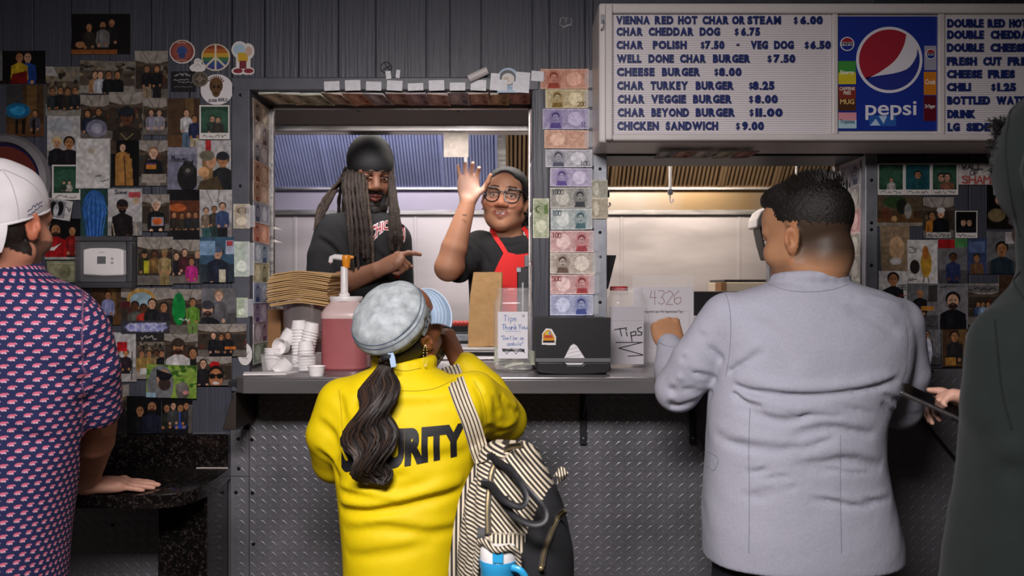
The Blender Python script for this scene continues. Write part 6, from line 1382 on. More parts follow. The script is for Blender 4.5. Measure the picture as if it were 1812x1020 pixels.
# ------------------------------------------------------------------ man in the grey jacket, seen from behind
def suit_man():
    Y = -.46; e = empty('person', (wx(1420, Y), Y, 0), 'person in a light grey jacket seen from behind, one fist raised at the counter', 'person')
    hf = Frame(W(1430, 416, Y), (-.6, .78, -.14), (.02, -.1, 1), 1.15)
    sk = '#b0805f'
    # body: head, neck, forearm and fist in one surface
    s = Sdf(W(1130, 640, -.0) - Vector((0, .62, .5)), W(1560, 320, Y) + Vector((.02, .42, .03)), .0036)
    head(s, hf, jaw=1.08, full=1.2, nose=1.0, chub=1.1)
    nb = np.array(W(1432, 520, Y + .02)); s.cone(hf.p(0, -.03, -.06), nb, .066, .078, .03); s.cone(hf.p(0, .02, -.09), W(1400, 505, Y + .06), .045, .05, .03); s.cone(hf.p(0, -.055, -.045), W(1438, 505, Y - .02), .045, .052, .03)
    el = np.array(W(1200, 688, -.39)); wr = np.array(W(1187, 616, -.175)); sh = np.array(W(1285, 568, Y))
    s.chain([nb, sh, el, wr], [.06, .05, .04, .029], .02)
    hand(s, wr + np.array((.0, .004, -.004)), (-.05, .5, .62), (.1, .75, -.6), (1, 0, 0), [(75, 85, 50)] * 4, 1.08, thumb=[(.55, .8, .5), (.7, .3, .8), (.6, -.2, .9)])
    def col(V):
        L = hf.inv(V); c = np.ones((len(V), 3)) * rgb(sk)
        n = np.sin(V * 90).sum(1, keepdims=True) * .01; c = c * (1 + n)
        near = (np.abs(L) < .16).all(1)
        x, y, z = L.T
        ear = near & (np.abs(x) > .073) & (y > -.04) & (y < .03) & (z < .03) & (z > -.06); c[ear] = c[ear] * np.array([1.0, .95, .92])
        # close-cropped fade round the sides and nape, stubble on the jaw
        edge = -.03 + .30 * np.clip(y - .015, 0, 1) - .09 * np.clip(-y - .03, 0, 1) * 4
        fade = np.clip((z - (edge - .045)) / .05, 0, 1) * np.clip((.012 - y) / .02, 0, 1) * near * ~ear; c = c * (1 - fade[:, None] * .72) + rgb('#1c1714') * fade[:, None] * .72
        st = near * np.clip((-.045 - z) / .02, 0, 1) * np.clip((y + .0) / .03, 0, 1) * .35; c = c * (1 - st[:, None]) + rgb('#4a382f') * st[:, None]
        br = near & (np.abs(z - .024) < .005) & (y > .06) & (np.abs(x) > .012) & (np.abs(x) < .05); c[br] = rgb('#2a1e18')
        return c
    sdf_obj(s, 'body', skin_mat('skin_tan'), e, col); eyes(hf, e)
    # hair: short, brushed up on top
    h = Sdf(hf.p(0, 0, 0) - .16, hf.p(0, 0, 0) + .17, .0034)
    h.ell(hf.p(0, -.014, .044), np.array((.0775, .1, .088)) * 1.12, hf.R, .01); h.ell(hf.p(0, .03, .095), np.array((.062, .072, .036)) * 1.12, hf.R, .02)
    h.box(hf.p(0, .165, -.02), np.array((.12, .1, .095)) * 1.12, hf.R, .012, .008, 'sub')           # face
    fb = Frame(hf.p(0, -.02, -.098), hf.v(0, 1, -.2), hf.v(0, .2, 1), 1.12)
    h.box(fb.p(0, 0, -.05), np.array((.13, .16, .062)) * 1.12, fb.R, .01, .01, 'sub')
    for q in (-1, 1): h.ell(hf.p(q * .082, .005, -.022), np.array((.022, .042, .04)) * 1.12, hf.R, .008, 'sub')
    X, Yg, Z = h.ax[0][:, None, None], h.ax[1][None, :, None], h.ax[2][None, None, :]
    r = np.random.RandomState(3)
    h.F += (.0016 * np.sin(X * 900 + 3 * np.sin(Z * 300)) * np.sin(Yg * 850) * np.sin(Z * 620)).astype(np.float32) + (r.rand(*h.F.shape) - .5).astype(np.float32) * .0022
    def hc(V):
        L = hf.inv(V); t = np.clip((L[:, 2] + .03) / .07, 0, 1)[:, None]; nz = (r.rand(len(V), 1) - .5) * .05; return rgb('#2c221d') * (1 - t) + rgb('#15110f') * t + nz * .6
    hm = mat('short_black_hair', vcol=True, rough=.55, bump=.8, bscale=260, bdist=.003); sdf_obj(h, 'hair', hm, e, hc, it=0)
    # spiky strands on top
    mb = MB(); rr = random.Random(5)
    for i in range(900):
        a, b = rr.uniform(-1, 1), rr.uniform(-1, 1)
        if a * a + b * b > 1: continue
        d = np.array((a * .9, b * .9 - .1, math.sqrt(max(0, 1 - (a * a + b * b) * .8)))); p0 = hf.p(*(np.array((0, -.012, .046)) + d * np.array((.074, .096, .086)))); dv = hf.R @ (d * .6 + np.array((rr.uniform(-.25, .25), .35, .55)))
        p1 = p0 + dv / np.linalg.norm(dv) * rr.uniform(.012, .02); mb.tube([p0, (p0 + p1) / 2, p1], [.0017, .0013, .0003], 4)
    mb.build('hair_strands', mat('hair_black', '#17120f', .5), e, fix=False)
    # jacket
    M = cloth_mat('grey_suiting', '#a6a6b4', .8, noise=.07, nscale=180, bump=.4, bscale=17, bdist=.007)
    g = Sdf((wx(1120, -.45), -.75, wz(1010, Y)), (wx(1660, Y), -.1, wz(465, Y)), .0055)
    rows = torso_rows([(497, 1372, 1492, .08), (508, 1338, 1530, .095), (522, 1296, 1572, .105), (545, 1270, 1604, .12), (600, 1262, 1612, .14), (670, 1260, 1602, .15), (715, 1256, 1572, .152), (760, 1252, 1560, .155), (820, 1249, 1562, .16), (890, 1246, 1574, .168), (950, 1245, 1588, .172), (990, 1246, 1592, .172)], Y)
    g.column(rows, 2.35, .02)
    g.chain([W(1290, 566, Y), W(1232, 640, -.43), W(1200, 690, -.385)], [.072, .066, .06], .01); g.chain([W(1200, 690, -.385), W(1190, 655, -.28), W(1187, 618, -.2)], [.058, .05, .04], .012)
    g.cone(W(1184, 612, -.188), W(1188, 622, -.215), .036, .041, .004)
    g.chain([W(1585, 575, Y), W(1598, 660, Y + .03), W(1592, 722, Y + .09)], [.07, .066, .058], .008); g.cone(W(1592, 722, Y + .09), W(1572, 700, Y + .26), .056, .045, .012)
    # collar roll
    for a0, a1 in ((0, 1),):
        ring = [W(1432, 498, Y) + Vector((.083 * math.sin(t), -.072 * math.cos(t) - .005, .006 + .014 * (math.cos(t) * .5 - .2))) for t in np.linspace(-2.2, 2.2, 15)]
        for p, q in zip(ring[:-1], ring[1:]): g.cone(p, q, .016, .016, .012)
        ring2 = [p + Vector((p.x - wx(1432, Y), p.y - Y, 0)).normalized() * .012 + Vector((0, 0, -.02)) for p in ring]
        g.crease([tuple(p + Vector((0, -.012, -.008))) for p in ring2[2:-2]], .004, .006)
    # inside of the collar is open
    g.cone(W(1432, 470, Y + .01), W(1432, 512, Y + .01), .079, .07, .006, None, 'sub')
    zy = lambda px, py, y: np.array(W(px, py, y))
    yb = Y - .135
    fold = folder(g, Y - .12, .8, 1.7)
    fold([(1292, 520), (1291, 560), (1292, 610), (1287, 668)], .004, .0045)                      # left armhole seam
    fold([(1606, 560), (1612, 600), (1610, 650), (1596, 690)], .006, .005)
    fold([(1292, 676), (1330, 692), (1400, 700), (1470, 697), (1540, 686), (1590, 672)], .011, .009); fold([(1300, 664), (1400, 686), (1500, 684), (1580, 664)], .018, -.006)
    fold([(1296, 690), (1320, 712), (1352, 722)], .01, .008); fold([(1310, 722), (1380, 745), (1440, 740)], .014, .006); fold([(1330, 705), (1400, 722), (1480, 720)], .012, -.005)
    fold([(1400, 770), (1470, 758), (1545, 770)], .016, .006); fold([(1270, 770), (1320, 790), (1400, 800)], .018, .005); fold([(1420, 830), (1500, 815), (1560, 830)], .02, .005)
    fold([(1350, 620), (1300, 655), (1292, 668)], .014, .005); fold([(1590, 590), (1540, 560), (1500, 545)], .02, .005); fold([(1600, 540), (1560, 530), (1520, 525)], .014, -.004); fold([(1330, 560), (1380, 600), (1400, 650)], .03, .004)
    fold([(1328, 720), (1326, 800), (1326, 880), (1325, 985)], .004, .0035)                     # side seam
    fold([(1488, 760), (1487, 860), (1489, 980)], .0045, .0025)                                      # vent line
    fold([(1160, 700), (1190, 716), (1235, 712), (1262, 690)], .012, .008); fold([(1165, 680), (1195, 690), (1240, 680)], .012, .006); fold([(1205, 625), (1225, 655), (1270, 672)], .011, .006); fold([(1180, 648), (1200, 668), (1250, 690)], .012, -.005); fold([(1240, 590), (1262, 620), (1284, 640)], .013, .005)
    fold([(1560, 712), (1590, 735), (1622, 735)], .01, .007); fold([(1562, 698), (1596, 712), (1628, 708)], .011, .006)
    rq = random.Random(12)
    for i in range(22): a, b, L, t = rq.uniform(1285, 1520), rq.uniform(688, 900), rq.uniform(30, 90), rq.uniform(-.3, .3); fold([(a, b), (a + L / 2, b + L * t / 2 + rq.uniform(-4, 4)), (a + L, b + L * t)], rq.uniform(.006, .012), rq.uniform(.0015, .0035))
    fold([(1253, 798), (1272, 812), (1264, 834), (1252, 826)], .0045, .0045)                                      # pocket flap edge
    g.ripple(.0009, 28, 4); g.clip_z(wz(986, Y))
    o, V, Q = sdf_obj(g, 'jacket', M, e, None, 2); b = bvh_of(V, Q); SM = cloth_mat('grey_seam', '#82828e', .9)
    for ps in ([(1284, 520), (1291, 545), (1293, 580), (1291, 625), (1284, 668)], [(1602, 545), (1609, 585), (1609, 640), (1598, 682)], [(1327, 722), (1325, 800), (1326, 880), (1325, 980)], [(1487, 770), (1487, 870), (1489, 980)], [(1252, 799), (1271, 812), (1263, 833), (1252, 824)], [(1360, 503), (1392, 514), (1432, 517), (1472, 513), (1502, 503)], [(1165, 606), (1185, 614), (1208, 612)]): seam(b, ps, SM, o, .0009)
    # white shirt collar edge and cuff are hidden; dark trousers
    legs(e, wx(1405, Y), Y + .005, wz(960, Y), .205, cloth_mat('navy_trousers', '#12131f', .8), mat('black_leather_shoe', '#141214', .35))
suit_man()
# ------------------------------------------------------------------ woman in the yellow SECURITY jacket with cap, ponytail and backpack
def guard():
    Y = -.52; e = empty('person', (wx(715, Y), Y, 0), 'person in a yellow jacket lettered SECURITY with a denim cap and long ponytail', 'person')
    hf = Frame(W(714, 586, Y), (.5, .58, .64), (-.28, -.68, .68), .98); sk = '#8a573d'
    s = Sdf((wx(640, Y), Y - .2, wz(720, Y)), (wx(960, Y), -.14, wz(500, Y)), .0034)
    head(s, hf, lips=1.1, nose=1.1)
    nb = np.array(W(712, 672, Y + .01)); s.cone(hf.p(0, -.02, -.05), nb, .05, .056, .03); s.cone(hf.p(0, .03, -.09), W(735, 660, Y + .05), .03, .045, .03)
    sh = np.array(W(838, 705, Y)); el = np.array(W(896, 742, -.37)); wr = np.array(W(812, 640, -.29))
    s.chain([nb, sh, el, wr], [.05, .042, .035, .025], .02)
    hand(s, wr, (-.32, .1, .62), (-.75, .3, -.25), (-.3, .9, .1), [(50, 75, 40), (55, 80, 45), (60, 85, 45), (62, 85, 45)], .98, thumb=[(.8, .3, .5), (.8, -.1, .7), (.7, -.2, .8)])
    def col(V):
        L = hf.inv(V); c = np.ones((len(V), 3)) * rgb(sk); x, y, z = L.T; near = (np.abs(L) < .15).all(1)
        lip = near & (y > .085) & (z < -.055) & (z > -.085) & (np.abs(x) < .024); c[lip] = rgb('#6e3533')
        hr = near & ((y < -.005 + .2 * (z + .02)) & (z > -.075) & (y < .01)) & (np.abs(x) < .077); c[hr] = rgb('#1d1513'); return c
    sdf_obj(s, 'body', skin_mat('skin_brown'), e, col); eyes(hf, e)
    # nape hair under the cap
    h = Sdf(hf.p(0, 0, 0) - .15, hf.p(0, 0, 0) + .15, .004); h.ell(hf.p(0, -.03, -.005), np.array((.073, .078, .075)), hf.R, .01); h.box(hf.p(0, .11, -.05), (.14, .1, .16), hf.R, .01, .01, 'sub'); h.box(hf.p(0, 0, .12), (.14, .2, .1), hf.R, .01, .01, 'sub')
    hm = mat('dark_brown_hair', '#1c1412', .45, noise=.3, nscale=90, bump=.6, bscale=120, bdist=.003, stretch=(1, 1, .15)); sdf_obj(h, 'nape_hair', hm, e)
    # --- cap
    D = mat('light_denim', '#9da3a6', .9, noise=.42, nscale=38, bump=.5, bscale=420, bdist=.0012, detail=8)
    D2 = mat('denim_stitch', '#4c5a70', .85, noise=.2, nscale=60); D3 = mat('denim_brim_blue', '#93a8c0', .8, noise=.16, nscale=24, bump=.4, bscale=400, bdist=.001)
    cap = MB().ball(hf.p(0, 0, .05), .01).build('cap', D, e); me0 = cap.data
    c = Sdf(hf.p(0, 0, .05) - .17, hf.p(0, 0, .05) + .17, .0038)
    cf = Frame(hf.p(0, -.018, .078), hf.v(0, 1, .18), hf.v(0, -.18, 1), 1)
    c.ell(cf.p(0, -.006, .006), (.1, .108, .05), cf.R, .01); c.ell(cf.p(0, -.012, -.018), (.106, .11, .038), cf.R, .02); c.column if 0 else None
    c.ell(cf.p(0, .0, -.05), (.088, .102, .035), cf.R, .018)
    rr = random.Random(2)
    for k in range(14):
        a = 2 * PI * k / 14 + rr.uniform(-.15, .15); c.crease([cf.p(.1 * math.cos(a), .106 * math.sin(a), -.012), cf.p(.1 * math.cos(a + .08), .108 * math.sin(a + .08), -.032), cf.p(.09 * math.cos(a + .1), .102 * math.sin(a + .1), -.055)], .007, .006)
    for k in range(7):
        a = rr.uniform(0, 6.28); c.crease([cf.p(.06 * math.cos(a), .06 * math.sin(a), .045), cf.p(.085 * math.cos(a + .3), .09 * math.sin(a + .3), .03), cf.p(.1 * math.cos(a + .5), .1 * math.sin(a + .5), .005)], .014, .004)
    ring_ = [cf.p(.099 * math.cos(t), .105 * math.sin(t), .008) for t in np.linspace(0, 2 * PI, 40)]; c.crease(ring_ + [ring_[0]], .004, .004)
    # fade of crease() at polyline ends is harmless here
    c.crease(ring_[20:] + ring_[:21], .004, .004)
    bpy.data.objects.remove(cap); Vc, Qc = c.mesh(1); Vc = cf.o + (Vc - cf.o) * .92; cf.sc = .92; cap = mesh_np('cap', Vc, Qc, D, e)
    st = MB(); bc = bvh_of(Vc, Qc)
    for dz in (.16, .05, -.52):
        ps = []
        for t in np.linspace(0, 2 * PI, 60):
            d = Vector(cf.v(math.cos(t), math.sin(t), dz)).normalized(); h_ = bc.ray_cast(Vector(cf.p(0, -.006, -.004)), d)
            if h_[0]: ps.append(h_[0] + d * .0003)
        st.tube(ps, .0011, 5, caps=False)
    st.build('stitching', D2, cap, sm=60)
    # brim: curved plate in front of the band
    V = []; F = []; nr, na = 8, 25
    for side in (0, 1):
        for i in range(nr):
            for j in range(na):
                a = math.radians(-68 + 136 * j / (na - 1)); f = i / (nr - 1); r0 = .094; ext = .066 * math.cos(a * .9) ** .6; x = math.sin(a) * (r0 - .004 + ext * f * .45); y = math.cos(a) * (r0 + .004) + ext * f * .9; z = -.058 - .03 * f * f - .5 * x * x / .09 * .5 * (.4 + f) - (.0035 if side else 0)
                V.append(cf.p(x, y, z))
    ix = lambda s_, i, j: (s_ * nr + i) * na + j
    for s_ in (0, 1):
        for i in range(nr - 1):
            for j in range(na - 1): F.append((ix(s_, i, j), ix(s_, i, j + 1), ix(s_, i + 1, j + 1), ix(s_, i + 1, j)))
    for j in range(na - 1): F.append((ix(0, nr - 1, j), ix(0, nr - 1, j + 1), ix(1, nr - 1, j + 1), ix(1, nr - 1, j)))
    brim = MB().add(V, F).build('brim', D3, cap, sm=50); bs = MB()
    for f in (.3, .45, .6, .75, .97):
        i = f * (nr - 1); i0 = min(int(i), nr - 2); t = i - i0; bs.tube([np.array(V[ix(0, i0, j)]) * (1 - t) + np.array(V[ix(0, i0 + 1, j)]) * t for j in range(na)], .0008 if f < .9 else .0022, 5)
    bs.build('brim_stitching', mat('pale_denim_edge', '#c0cad6', .85), brim, sm=60)
    b = bvh_of(Vc, Qc)
    # side strap with eyelets, right of the crown
    for k, (a, m_) in enumerate(((.25, D),)):
        pts = []
        for t in np.linspace(-.1, .75, 12):
            d = Vector(cf.v(math.cos(t * 1.0), math.sin(t * 1.0) * 1.06, -.38 + .1 * t)); h_ = b.ray_cast(Vector(cf.p(0, 0, -.01)), d.normalized()); pts.append(Vector(h_[0]) + d.normalized() * .003 if h_[0] else Vector(cf.p(.1, 0, 0)))
        stp = MB(); stp.ribbon(pts, list(cf.v(0, 0, 1)) and Vector(cf.v(0, .0, 1)), .022, .003); so = stp.build('side_strap', D, cap)
        for j in (3, 5, 7, 9): MB().lathe([(.0012, 0), (.0042, 0), (.0038, .0018), (.0016, .002)], pts[j] + (pts[j] - Vector(cf.p(0, 0, -.01))).normalized() * .0015, 10, axis=(pts[j] - Vector(cf.p(0, 0, -.01)))).build('eyelet', mat('dark_brass', '#2e2a2a', .35, metal=.6), so)
    tb = [W(682, 612, Y - .1), W(690, 622, Y - .115), W(694, 634, Y - .12), W(697, 650, Y - .125)]
    MB().ribbon(tb, (1, 0, 0), .013, .003).build('back_tab', D3, cap)
    # earrings: thin hoops of beads
    er = MB(); c0 = np.array(W(750, 612, Y - .06))
    for t in np.linspace(0, 2 * PI, 22, endpoint=False): er.ball(c0 + np.array((.0045 * math.cos(t) + .004, -.012 * abs(math.cos(t)) * .3, -.025 + .026 * math.sin(t))), .0015, 6, 4)
    er.build('earring', mat('gold_bead', '#a8926a', .4, metal=.6), e)
    # --- jacket
    M = mat('yellow_nylon', '#d6bb06', .6, noise=.05, nscale=8, bump=.3, bscale=20, bdist=.006, spec=.25)
    g = Sdf((wx(520, -.5), -.74, wz(1075, Y)), (wx(955, Y), -.19, wz(600, Y)), .0055)
    g.column(torso_rows([(648, 668, 762, .068), (662, 632, 795, .085), (680, 604, 838, .1), (704, 590, 856, .118), (740, 586, 860, .13), (790, 588, 852, .136), (850, 596, 838, .14), (920, 604, 826, .146), (985, 610, 822, .15), (1080, 612, 826, .155)], Y), 2.3, .02)
    g.chain([W(606, 716, Y), W(588, 770, Y), W(594, 815, Y + .06)], [.066, .066, .06], .025); g.cone(W(594, 815, Y + .06), W(640, 800, Y + .24), .058, .045, .012)
    g.chain([W(836, 706, Y), W(872, 730, -.44), W(892, 744, -.375)], [.07, .068, .06], .025); g.chain([W(892, 744, -.375), W(860, 690, -.32), W(824, 648, -.295)], [.06, .052, .04], .015)
    for t0, t1 in zip(np.linspace(-2.6, 2.6, 16)[:-1], np.linspace(-2.6, 2.6, 16)[1:]):
        p = lambda t: W(716, 648, Y + .01) + Vector((.066 * math.sin(t), -.062 * math.cos(t), .012 - .006 * math.cos(t)))
        g.cone(p(t0), p(t1), .015, .015, .012)
    g.cone(W(716, 610, Y + .012), W(716, 662, Y + .012), .058, .052, .005, None, 'sub')
    fold = folder(g, Y - .12)
    for pts, r, d in (([(600, 902), (660, 905), (740, 890), (815, 868)], .012, .018), ([(604, 888), (670, 886), (760, 866), (820, 846)], .016, -.01), ([(600, 870), (640, 882), (700, 888)], .01, .011), ([(640, 858), (700, 870), (760, 858)], .014, .007),
                      ([(610, 940), (680, 936), (760, 945), (815, 935)], .014, .009), ([(615, 985), (690, 980), (770, 960)], .016, .007), ([(562, 800), (585, 822), (598, 848)], .012, .013), ([(565, 745), (590, 770), (600, 800)], .012, .007), ([(600, 700), (612, 740), (612, 800)], .013, .007),
                      ([(640, 690), (690, 712), (760, 716), (830, 704)], .014, .006), ([(655, 672), (640, 700), (620, 724)], .012, .006), ([(838, 672), (858, 716), (864, 770)], .012, .013), ([(880, 690), (896, 720), (926, 736)], .01, .009), ([(862, 756), (892, 768), (918, 758)], .01, .01), ([(872, 700), (884, 740), (880, 776)], .009, .009), ([(650, 740), (720, 730), (800, 742)], .022, .005), ([(700, 800), (760, 812), (830, 800)], .018, .007), ([(620, 830), (680, 846), (720, 842)], .014, .007), ([(716, 680), (718, 760), (716, 850)], .03, -.004)): fold(pts, r, d)
    g.ripple(.0014, 24, 7); g.clip_z(wz(1068, Y))
    o, V, Q = sdf_obj(g, 'jacket', M, e, None, 2); b = bvh_of(V, Q)
    SM = mat('yellow_seam', '#a38d04', .8)
    for ps in ([(838, 674), (852, 700), (860, 735), (860, 775)], [(600, 690), (604, 730), (606, 775), (600, 815)], [(655, 668), (700, 690), (760, 690), (806, 672)], [(690, 652), (716, 657), (745, 652)]): seam(b, ps, SM, o, .0011)
    # lettering across the back
    y0 = Y - .15; tv, tf = text_mesh('SECURITY', .065, 4); mn, mx_ = tv.min(0), tv.max(0); U = (tv - mn) / (mx_ - mn)
    px = 596 + U[:, 0] * (822 - 596); top = 766 - 12 * U[:, 0]; bot = 844 - 30 * U[:, 0]; py = bot + (top - bot) * U[:, 1]
    pts = [(wx(a, y0), wz(c_, y0)) for a, c_ in zip(px, py)]; drape('lettering', pts, tf, b, y0, .002, mat('black_print', '#17161a', .55), o, .012)
    legs(e, wx(715, Y), Y + .01, wz(1050, Y), .165, cloth_mat('black_trousers_b', '#17171a', .85), mat('black_shoe', '#151416', .4), spread=.09)
    # --- ponytail: wavy strands gathered at the nape
    rr = random.Random(11); mb = MB(); mb2 = MB()
    ctr = [(688, 628, .0), (683, 650, -.005), (674, 690, .0), (662, 740, .0), (656, 790, .0), (660, 830, .0), (668, 862, .0)]; wid = [.011, .018, .034, .043, .047, .036, .012]
    def cen(t):
        k = t * (len(ctr) - 1); i = min(int(k), len(ctr) - 2); f = k - i; a, c_ = ctr[i], ctr[i + 1]; px, py = a[0] + (c_[0] - a[0]) * f, a[1] + (c_[1] - a[1]) * f; w_ = wid[i] + (wid[i + 1] - wid[i]) * f
        y = Y - .085 if py < 640 else None
        if y is None:
            h_ = b.ray_cast(Vector((wx(px, Y - .13), -1.5, wz(py, Y - .13))), Vector((0, 1, 0))); y = (h_[0].y if h_[0] else Y - .12) - .006
        return px, py, y, w_
    C = [cen(t) for t in np.linspace(0, 1, 26)]
    for k in range(420):
        th = rr.uniform(0, 2 * PI); rd = math.sqrt(rr.random()); ph = rr.gauss(0, .35); L_ = rr.uniform(.8, 1.0); pts = []; rs = []; cx_ = rd * math.cos(th)
        for i in range(int(26 * L_)):
            t = i / 25; px, py, y, w_ = C[i]; amp = .014 * min(1, t * 2.5); w_ *= 1.18; wv = 21 * t + 1.6 * cx_ + ph
            pts.append((wx(px, y) + w_ * cx_ + amp * math.sin(wv), y - .014 - w_ * .36 * (1 + rd * math.sin(th)) + amp * .6 * math.cos(wv), wz(py, y) + .003 * math.sin(wv))); rs.append(.0031 * (1 - .5 * t))
        (mb2 if rr.random() < .22 else mb).tube(pts, rs, 4)
    pony = mb.build('ponytail', mat('pony_dark', '#1e1512', .6, noise=.25, nscale=30), e, sm=80, fix=False); mb2.build('lighter_strands', mat('pony_light', '#3d2b20', .6), pony, sm=80, fix=False)
    t_ = MB().lathe([(.014, -.008), (.018, -.004), (.018, .004), (.014, .008)], W(687, 634, Y - .105), 16, axis=(.15, -.3, -1)); t_.build('hair_tie', mat('black_band', '#141215', .7), pony, sm=60)
    # --- notes held at the mouth: a thing of its own
    for i, (a, bx, rz) in enumerate((((-.02, .0), .05, .35), ((-.012, .01), .045, .7))):
        im = note_img(44, 20, '#c3c4b0', '#5f6c52', 1, None, 500 + i); c0 = W(780, 636, -.315) + Vector((a[0], .004 * i, a[1]))
        tag(sheet('banknote', im, c0, Vector((.55, .2, .8)).normalized(), Vector((-.7, .2, .5)).normalized(), .07, .04, M_PAPER, seed=i, bend=.012), ('front' if i == 0 else 'rear') + ' folded banknote in the raised hand of the person in yellow', 'banknote', 'banknotes in the raised hand')
    return b, Y
G_BVH, G_Y = guard()

# ------------------------------------------------------------------ striped backpack on her shoulder, bottle in its side pocket
def stripe_mat(name, freq, dark='#2b2724', light='#cdbfa8', thr=.45):
    m = mat(name, light, .9, bump=.3, bscale=400, bdist=.0008); nt = m.node_tree; b = nt.nodes['Principled BSDF']
    a = nt.nodes.new('ShaderNodeAttribute'); a.attribute_name = 'st'
    n = nt.nodes.new('ShaderNodeMath'); n.operation = 'MULTIPLY'; n.inputs[1].default_value = freq; nt.links.new(a.outputs['Fac'], n.inputs[0])
    f = nt.nodes.new('ShaderNodeMath'); f.operation = 'FRACT'; nt.links.new(n.outputs[0], f.inputs[0])
    r = nt.nodes.new('ShaderNodeValToRGB'); r.color_ramp.interpolation = 'LINEAR'; e = r.color_ramp.elements; e[0].position = thr - .06; e[0].color = (*lin(light), 1); e[1].position = thr + .04; e[1].color = (*lin(dark), 1)
    x = e.new(.93); x.color = (*lin(dark), 1); y = e.new(1.0); y.color = (*lin(light), 1)
    nt.links.new(f.outputs[0], r.inputs[0]); nt.links.new(r.outputs[0], b.inputs['Base Color']); return m
def add_attr(o, vals, name='st'):
    at = o.data.attributes.new(name, 'FLOAT', 'POINT'); at.data.foreach_set('value', np.ascontiguousarray(vals, np.float32))
def backpack():
    Y = -.8; e = empty('backpack', W(905, 1100, Y), 'striped canvas backpack with black leather panel hanging from the yellow shoulder', 'backpack')
    M = stripe_mat('striped_canvas', 1 / .0088); MB_ = cloth_mat('black_canvas', '#1a1a1d', .8); ML = mat('black_leather', '#1c1b1e', .5, bump=.2, bscale=200, bdist=.001)
    s = Sdf((wx(780, Y), Y - .17, wz(1130, Y)), (wx(1040, Y), -.56, wz(765, Y)), .0042)
    # body: narrow top leaning left, wide sagging bottom
    s.column(torso_rows([(782, 872, 934, .03, Y + .03), (796, 852, 950, .05, Y + .02), (830, 838, 968, .07, Y + .01), (880, 822, 990, .085), (940, 812, 1005, .1), (1000, 808, 1012, .105), (1120, 806, 1010, .1)], Y), 2.6, .015)
    R = Frame((0, 0, 0), (-.62, -.78, 0), (0, 0, 1)).R
    fold = folder(s, Y - .07)
    zip1 = fold([(922, 792), (896, 808), (872, 832), (866, 866), (864, 900), (866, 945)], .008, .008)
    fold([(846, 830), (838, 880), (836, 950)], .012, .009); fold([(884, 880), (886, 930), (900, 965)], .012, .008); fold([(925, 830), (930, 880), (922, 950)], .014, -.006); fold([(842, 960), (880, 962), (905, 950)], .012, -.009); fold([(820, 900), (824, 960), (818, 1010)], .01, .008); fold([(905, 960), (915, 1000), (918, 1040)], .01, .01)
    s.ripple(.0012, 40, 3); o, V, Q = sdf_obj(s, 'bag_body', M, e, None, 1)
    px = 906 + V[:, 0] / (V[:, 1] + CAM_D) * FPX; py = 510 + (CAM_Z - V[:, 2]) / (V[:, 1] + CAM_D) * FPX
    # stripes run across the side gusset at left, and slant down the top panel at right of the zip
    zx = np.interp(py, [780, 808, 832, 900, 960, 1100], [922, 896, 872, 864, 868, 880]); left = px < zx
    st = np.where(left, V[:, 2] * 1.0 + .35 * (V[:, 0] - wx(850, Y)), .72 * V[:, 2] + .80 * V[:, 0] * 1.0 + 1.0); st = np.where((~left) & (py > 945), V[:, 0] * 1.0, st); add_attr(o, st)
    b = bvh_of(V, Q); y0 = Y - .09
    # black lower panel
    pp = [(1000, 870), (985, 852), (968, 868), (948, 905), (930, 945), (922, 985), (924, 1040), (930, 1110), (1014, 1110), (1016, 1010), (1012, 930)]
    fc = np.stack([px[Q].mean(1), py[Q].mean(1)], 1); ins = np.zeros(len(Q), bool); pp[0:1] = [(1060, 880), (1003, 862)]
    pp = [(1060, 1110) if p == (1014, 1110) else p for p in pp if p not in ((1016, 1010), (1012, 930))]
    for (x0, y0_), (x1, y1_) in zip(pp, pp[1:] + pp[:1]):
        if y0_ != y1_: ins ^= ((fc[:, 1] >= min(y0_, y1_)) & (fc[:, 1] < max(y0_, y1_))) & (fc[:, 0] < x0 + (fc[:, 1] - y0_) * (x1 - x0) / (y1_ - y0_))
    Qs = Q[ins]; us = np.unique(Qs); nr_ = np.zeros_like(V); e1 = V[Q[:, 1]] - V[Q[:, 0]]; e2 = V[Q[:, 3]] - V[Q[:, 0]]; fn = np.cross(e1, e2)
    for k in range(4): np.add.at(nr_, Q[:, k], fn)
    nr_ /= np.maximum(np.linalg.norm(nr_, axis=1), 1e-12)[:, None]; rm = np.zeros(len(V), int); rm[us] = np.arange(len(us)); mesh_np('black_panel', V[us] + nr_[us] * .0025, rm[Qs], MB_, e)
    def on(px, py, off=.006):
        h = b.ray_cast(Vector((wx(px, y0), -1.5, wz(py, y0))), Vector((0, 1, 0))); return (h[0] if h[0] else Vector((wx(px, y0), y0, wz(py, y0)))) - Vector((0, off, 0))
    def strip(name, pts, w, m, par=e, off=.004, th=.003):
        P = [on(a, c, off) for a, c in pts]; P = [Vector(p) for p in spline(P, len(P) * 4)]; q = MB(); q.ribbon(P, [(p2 - p1).cross(Vector((0, 1, 0))) for p1, p2 in zip(P, P[1:] + [P[-1] + (P[-1] - P[-2])])], w, th); return q.build(name, m, par)
    z1 = strip('top_zipper', [(924, 788), (897, 806), (873, 832), (866, 866), (863, 900), (864, 945)], .013, mat('zip_tape', '#3a332c', .7)); strip('zip_teeth', [(922, 790), (896, 808), (872, 833), (865, 866), (862, 900), (863, 942)], .004, mat('brass_teeth', '#8a7a58', .35, metal=.7), z1, .007)
    z2 = strip('pocket_zipper', [(1000, 902), (988, 922), (972, 950), (962, 975), (958, 998)], .012, mat('zip_tape', '#3a332c', .7), e, .008); strip('zip_teeth', [(1000, 902), (988, 922), (972, 950), (962, 975), (958, 998)], .004, MATS['brass_teeth'], z2, .011)
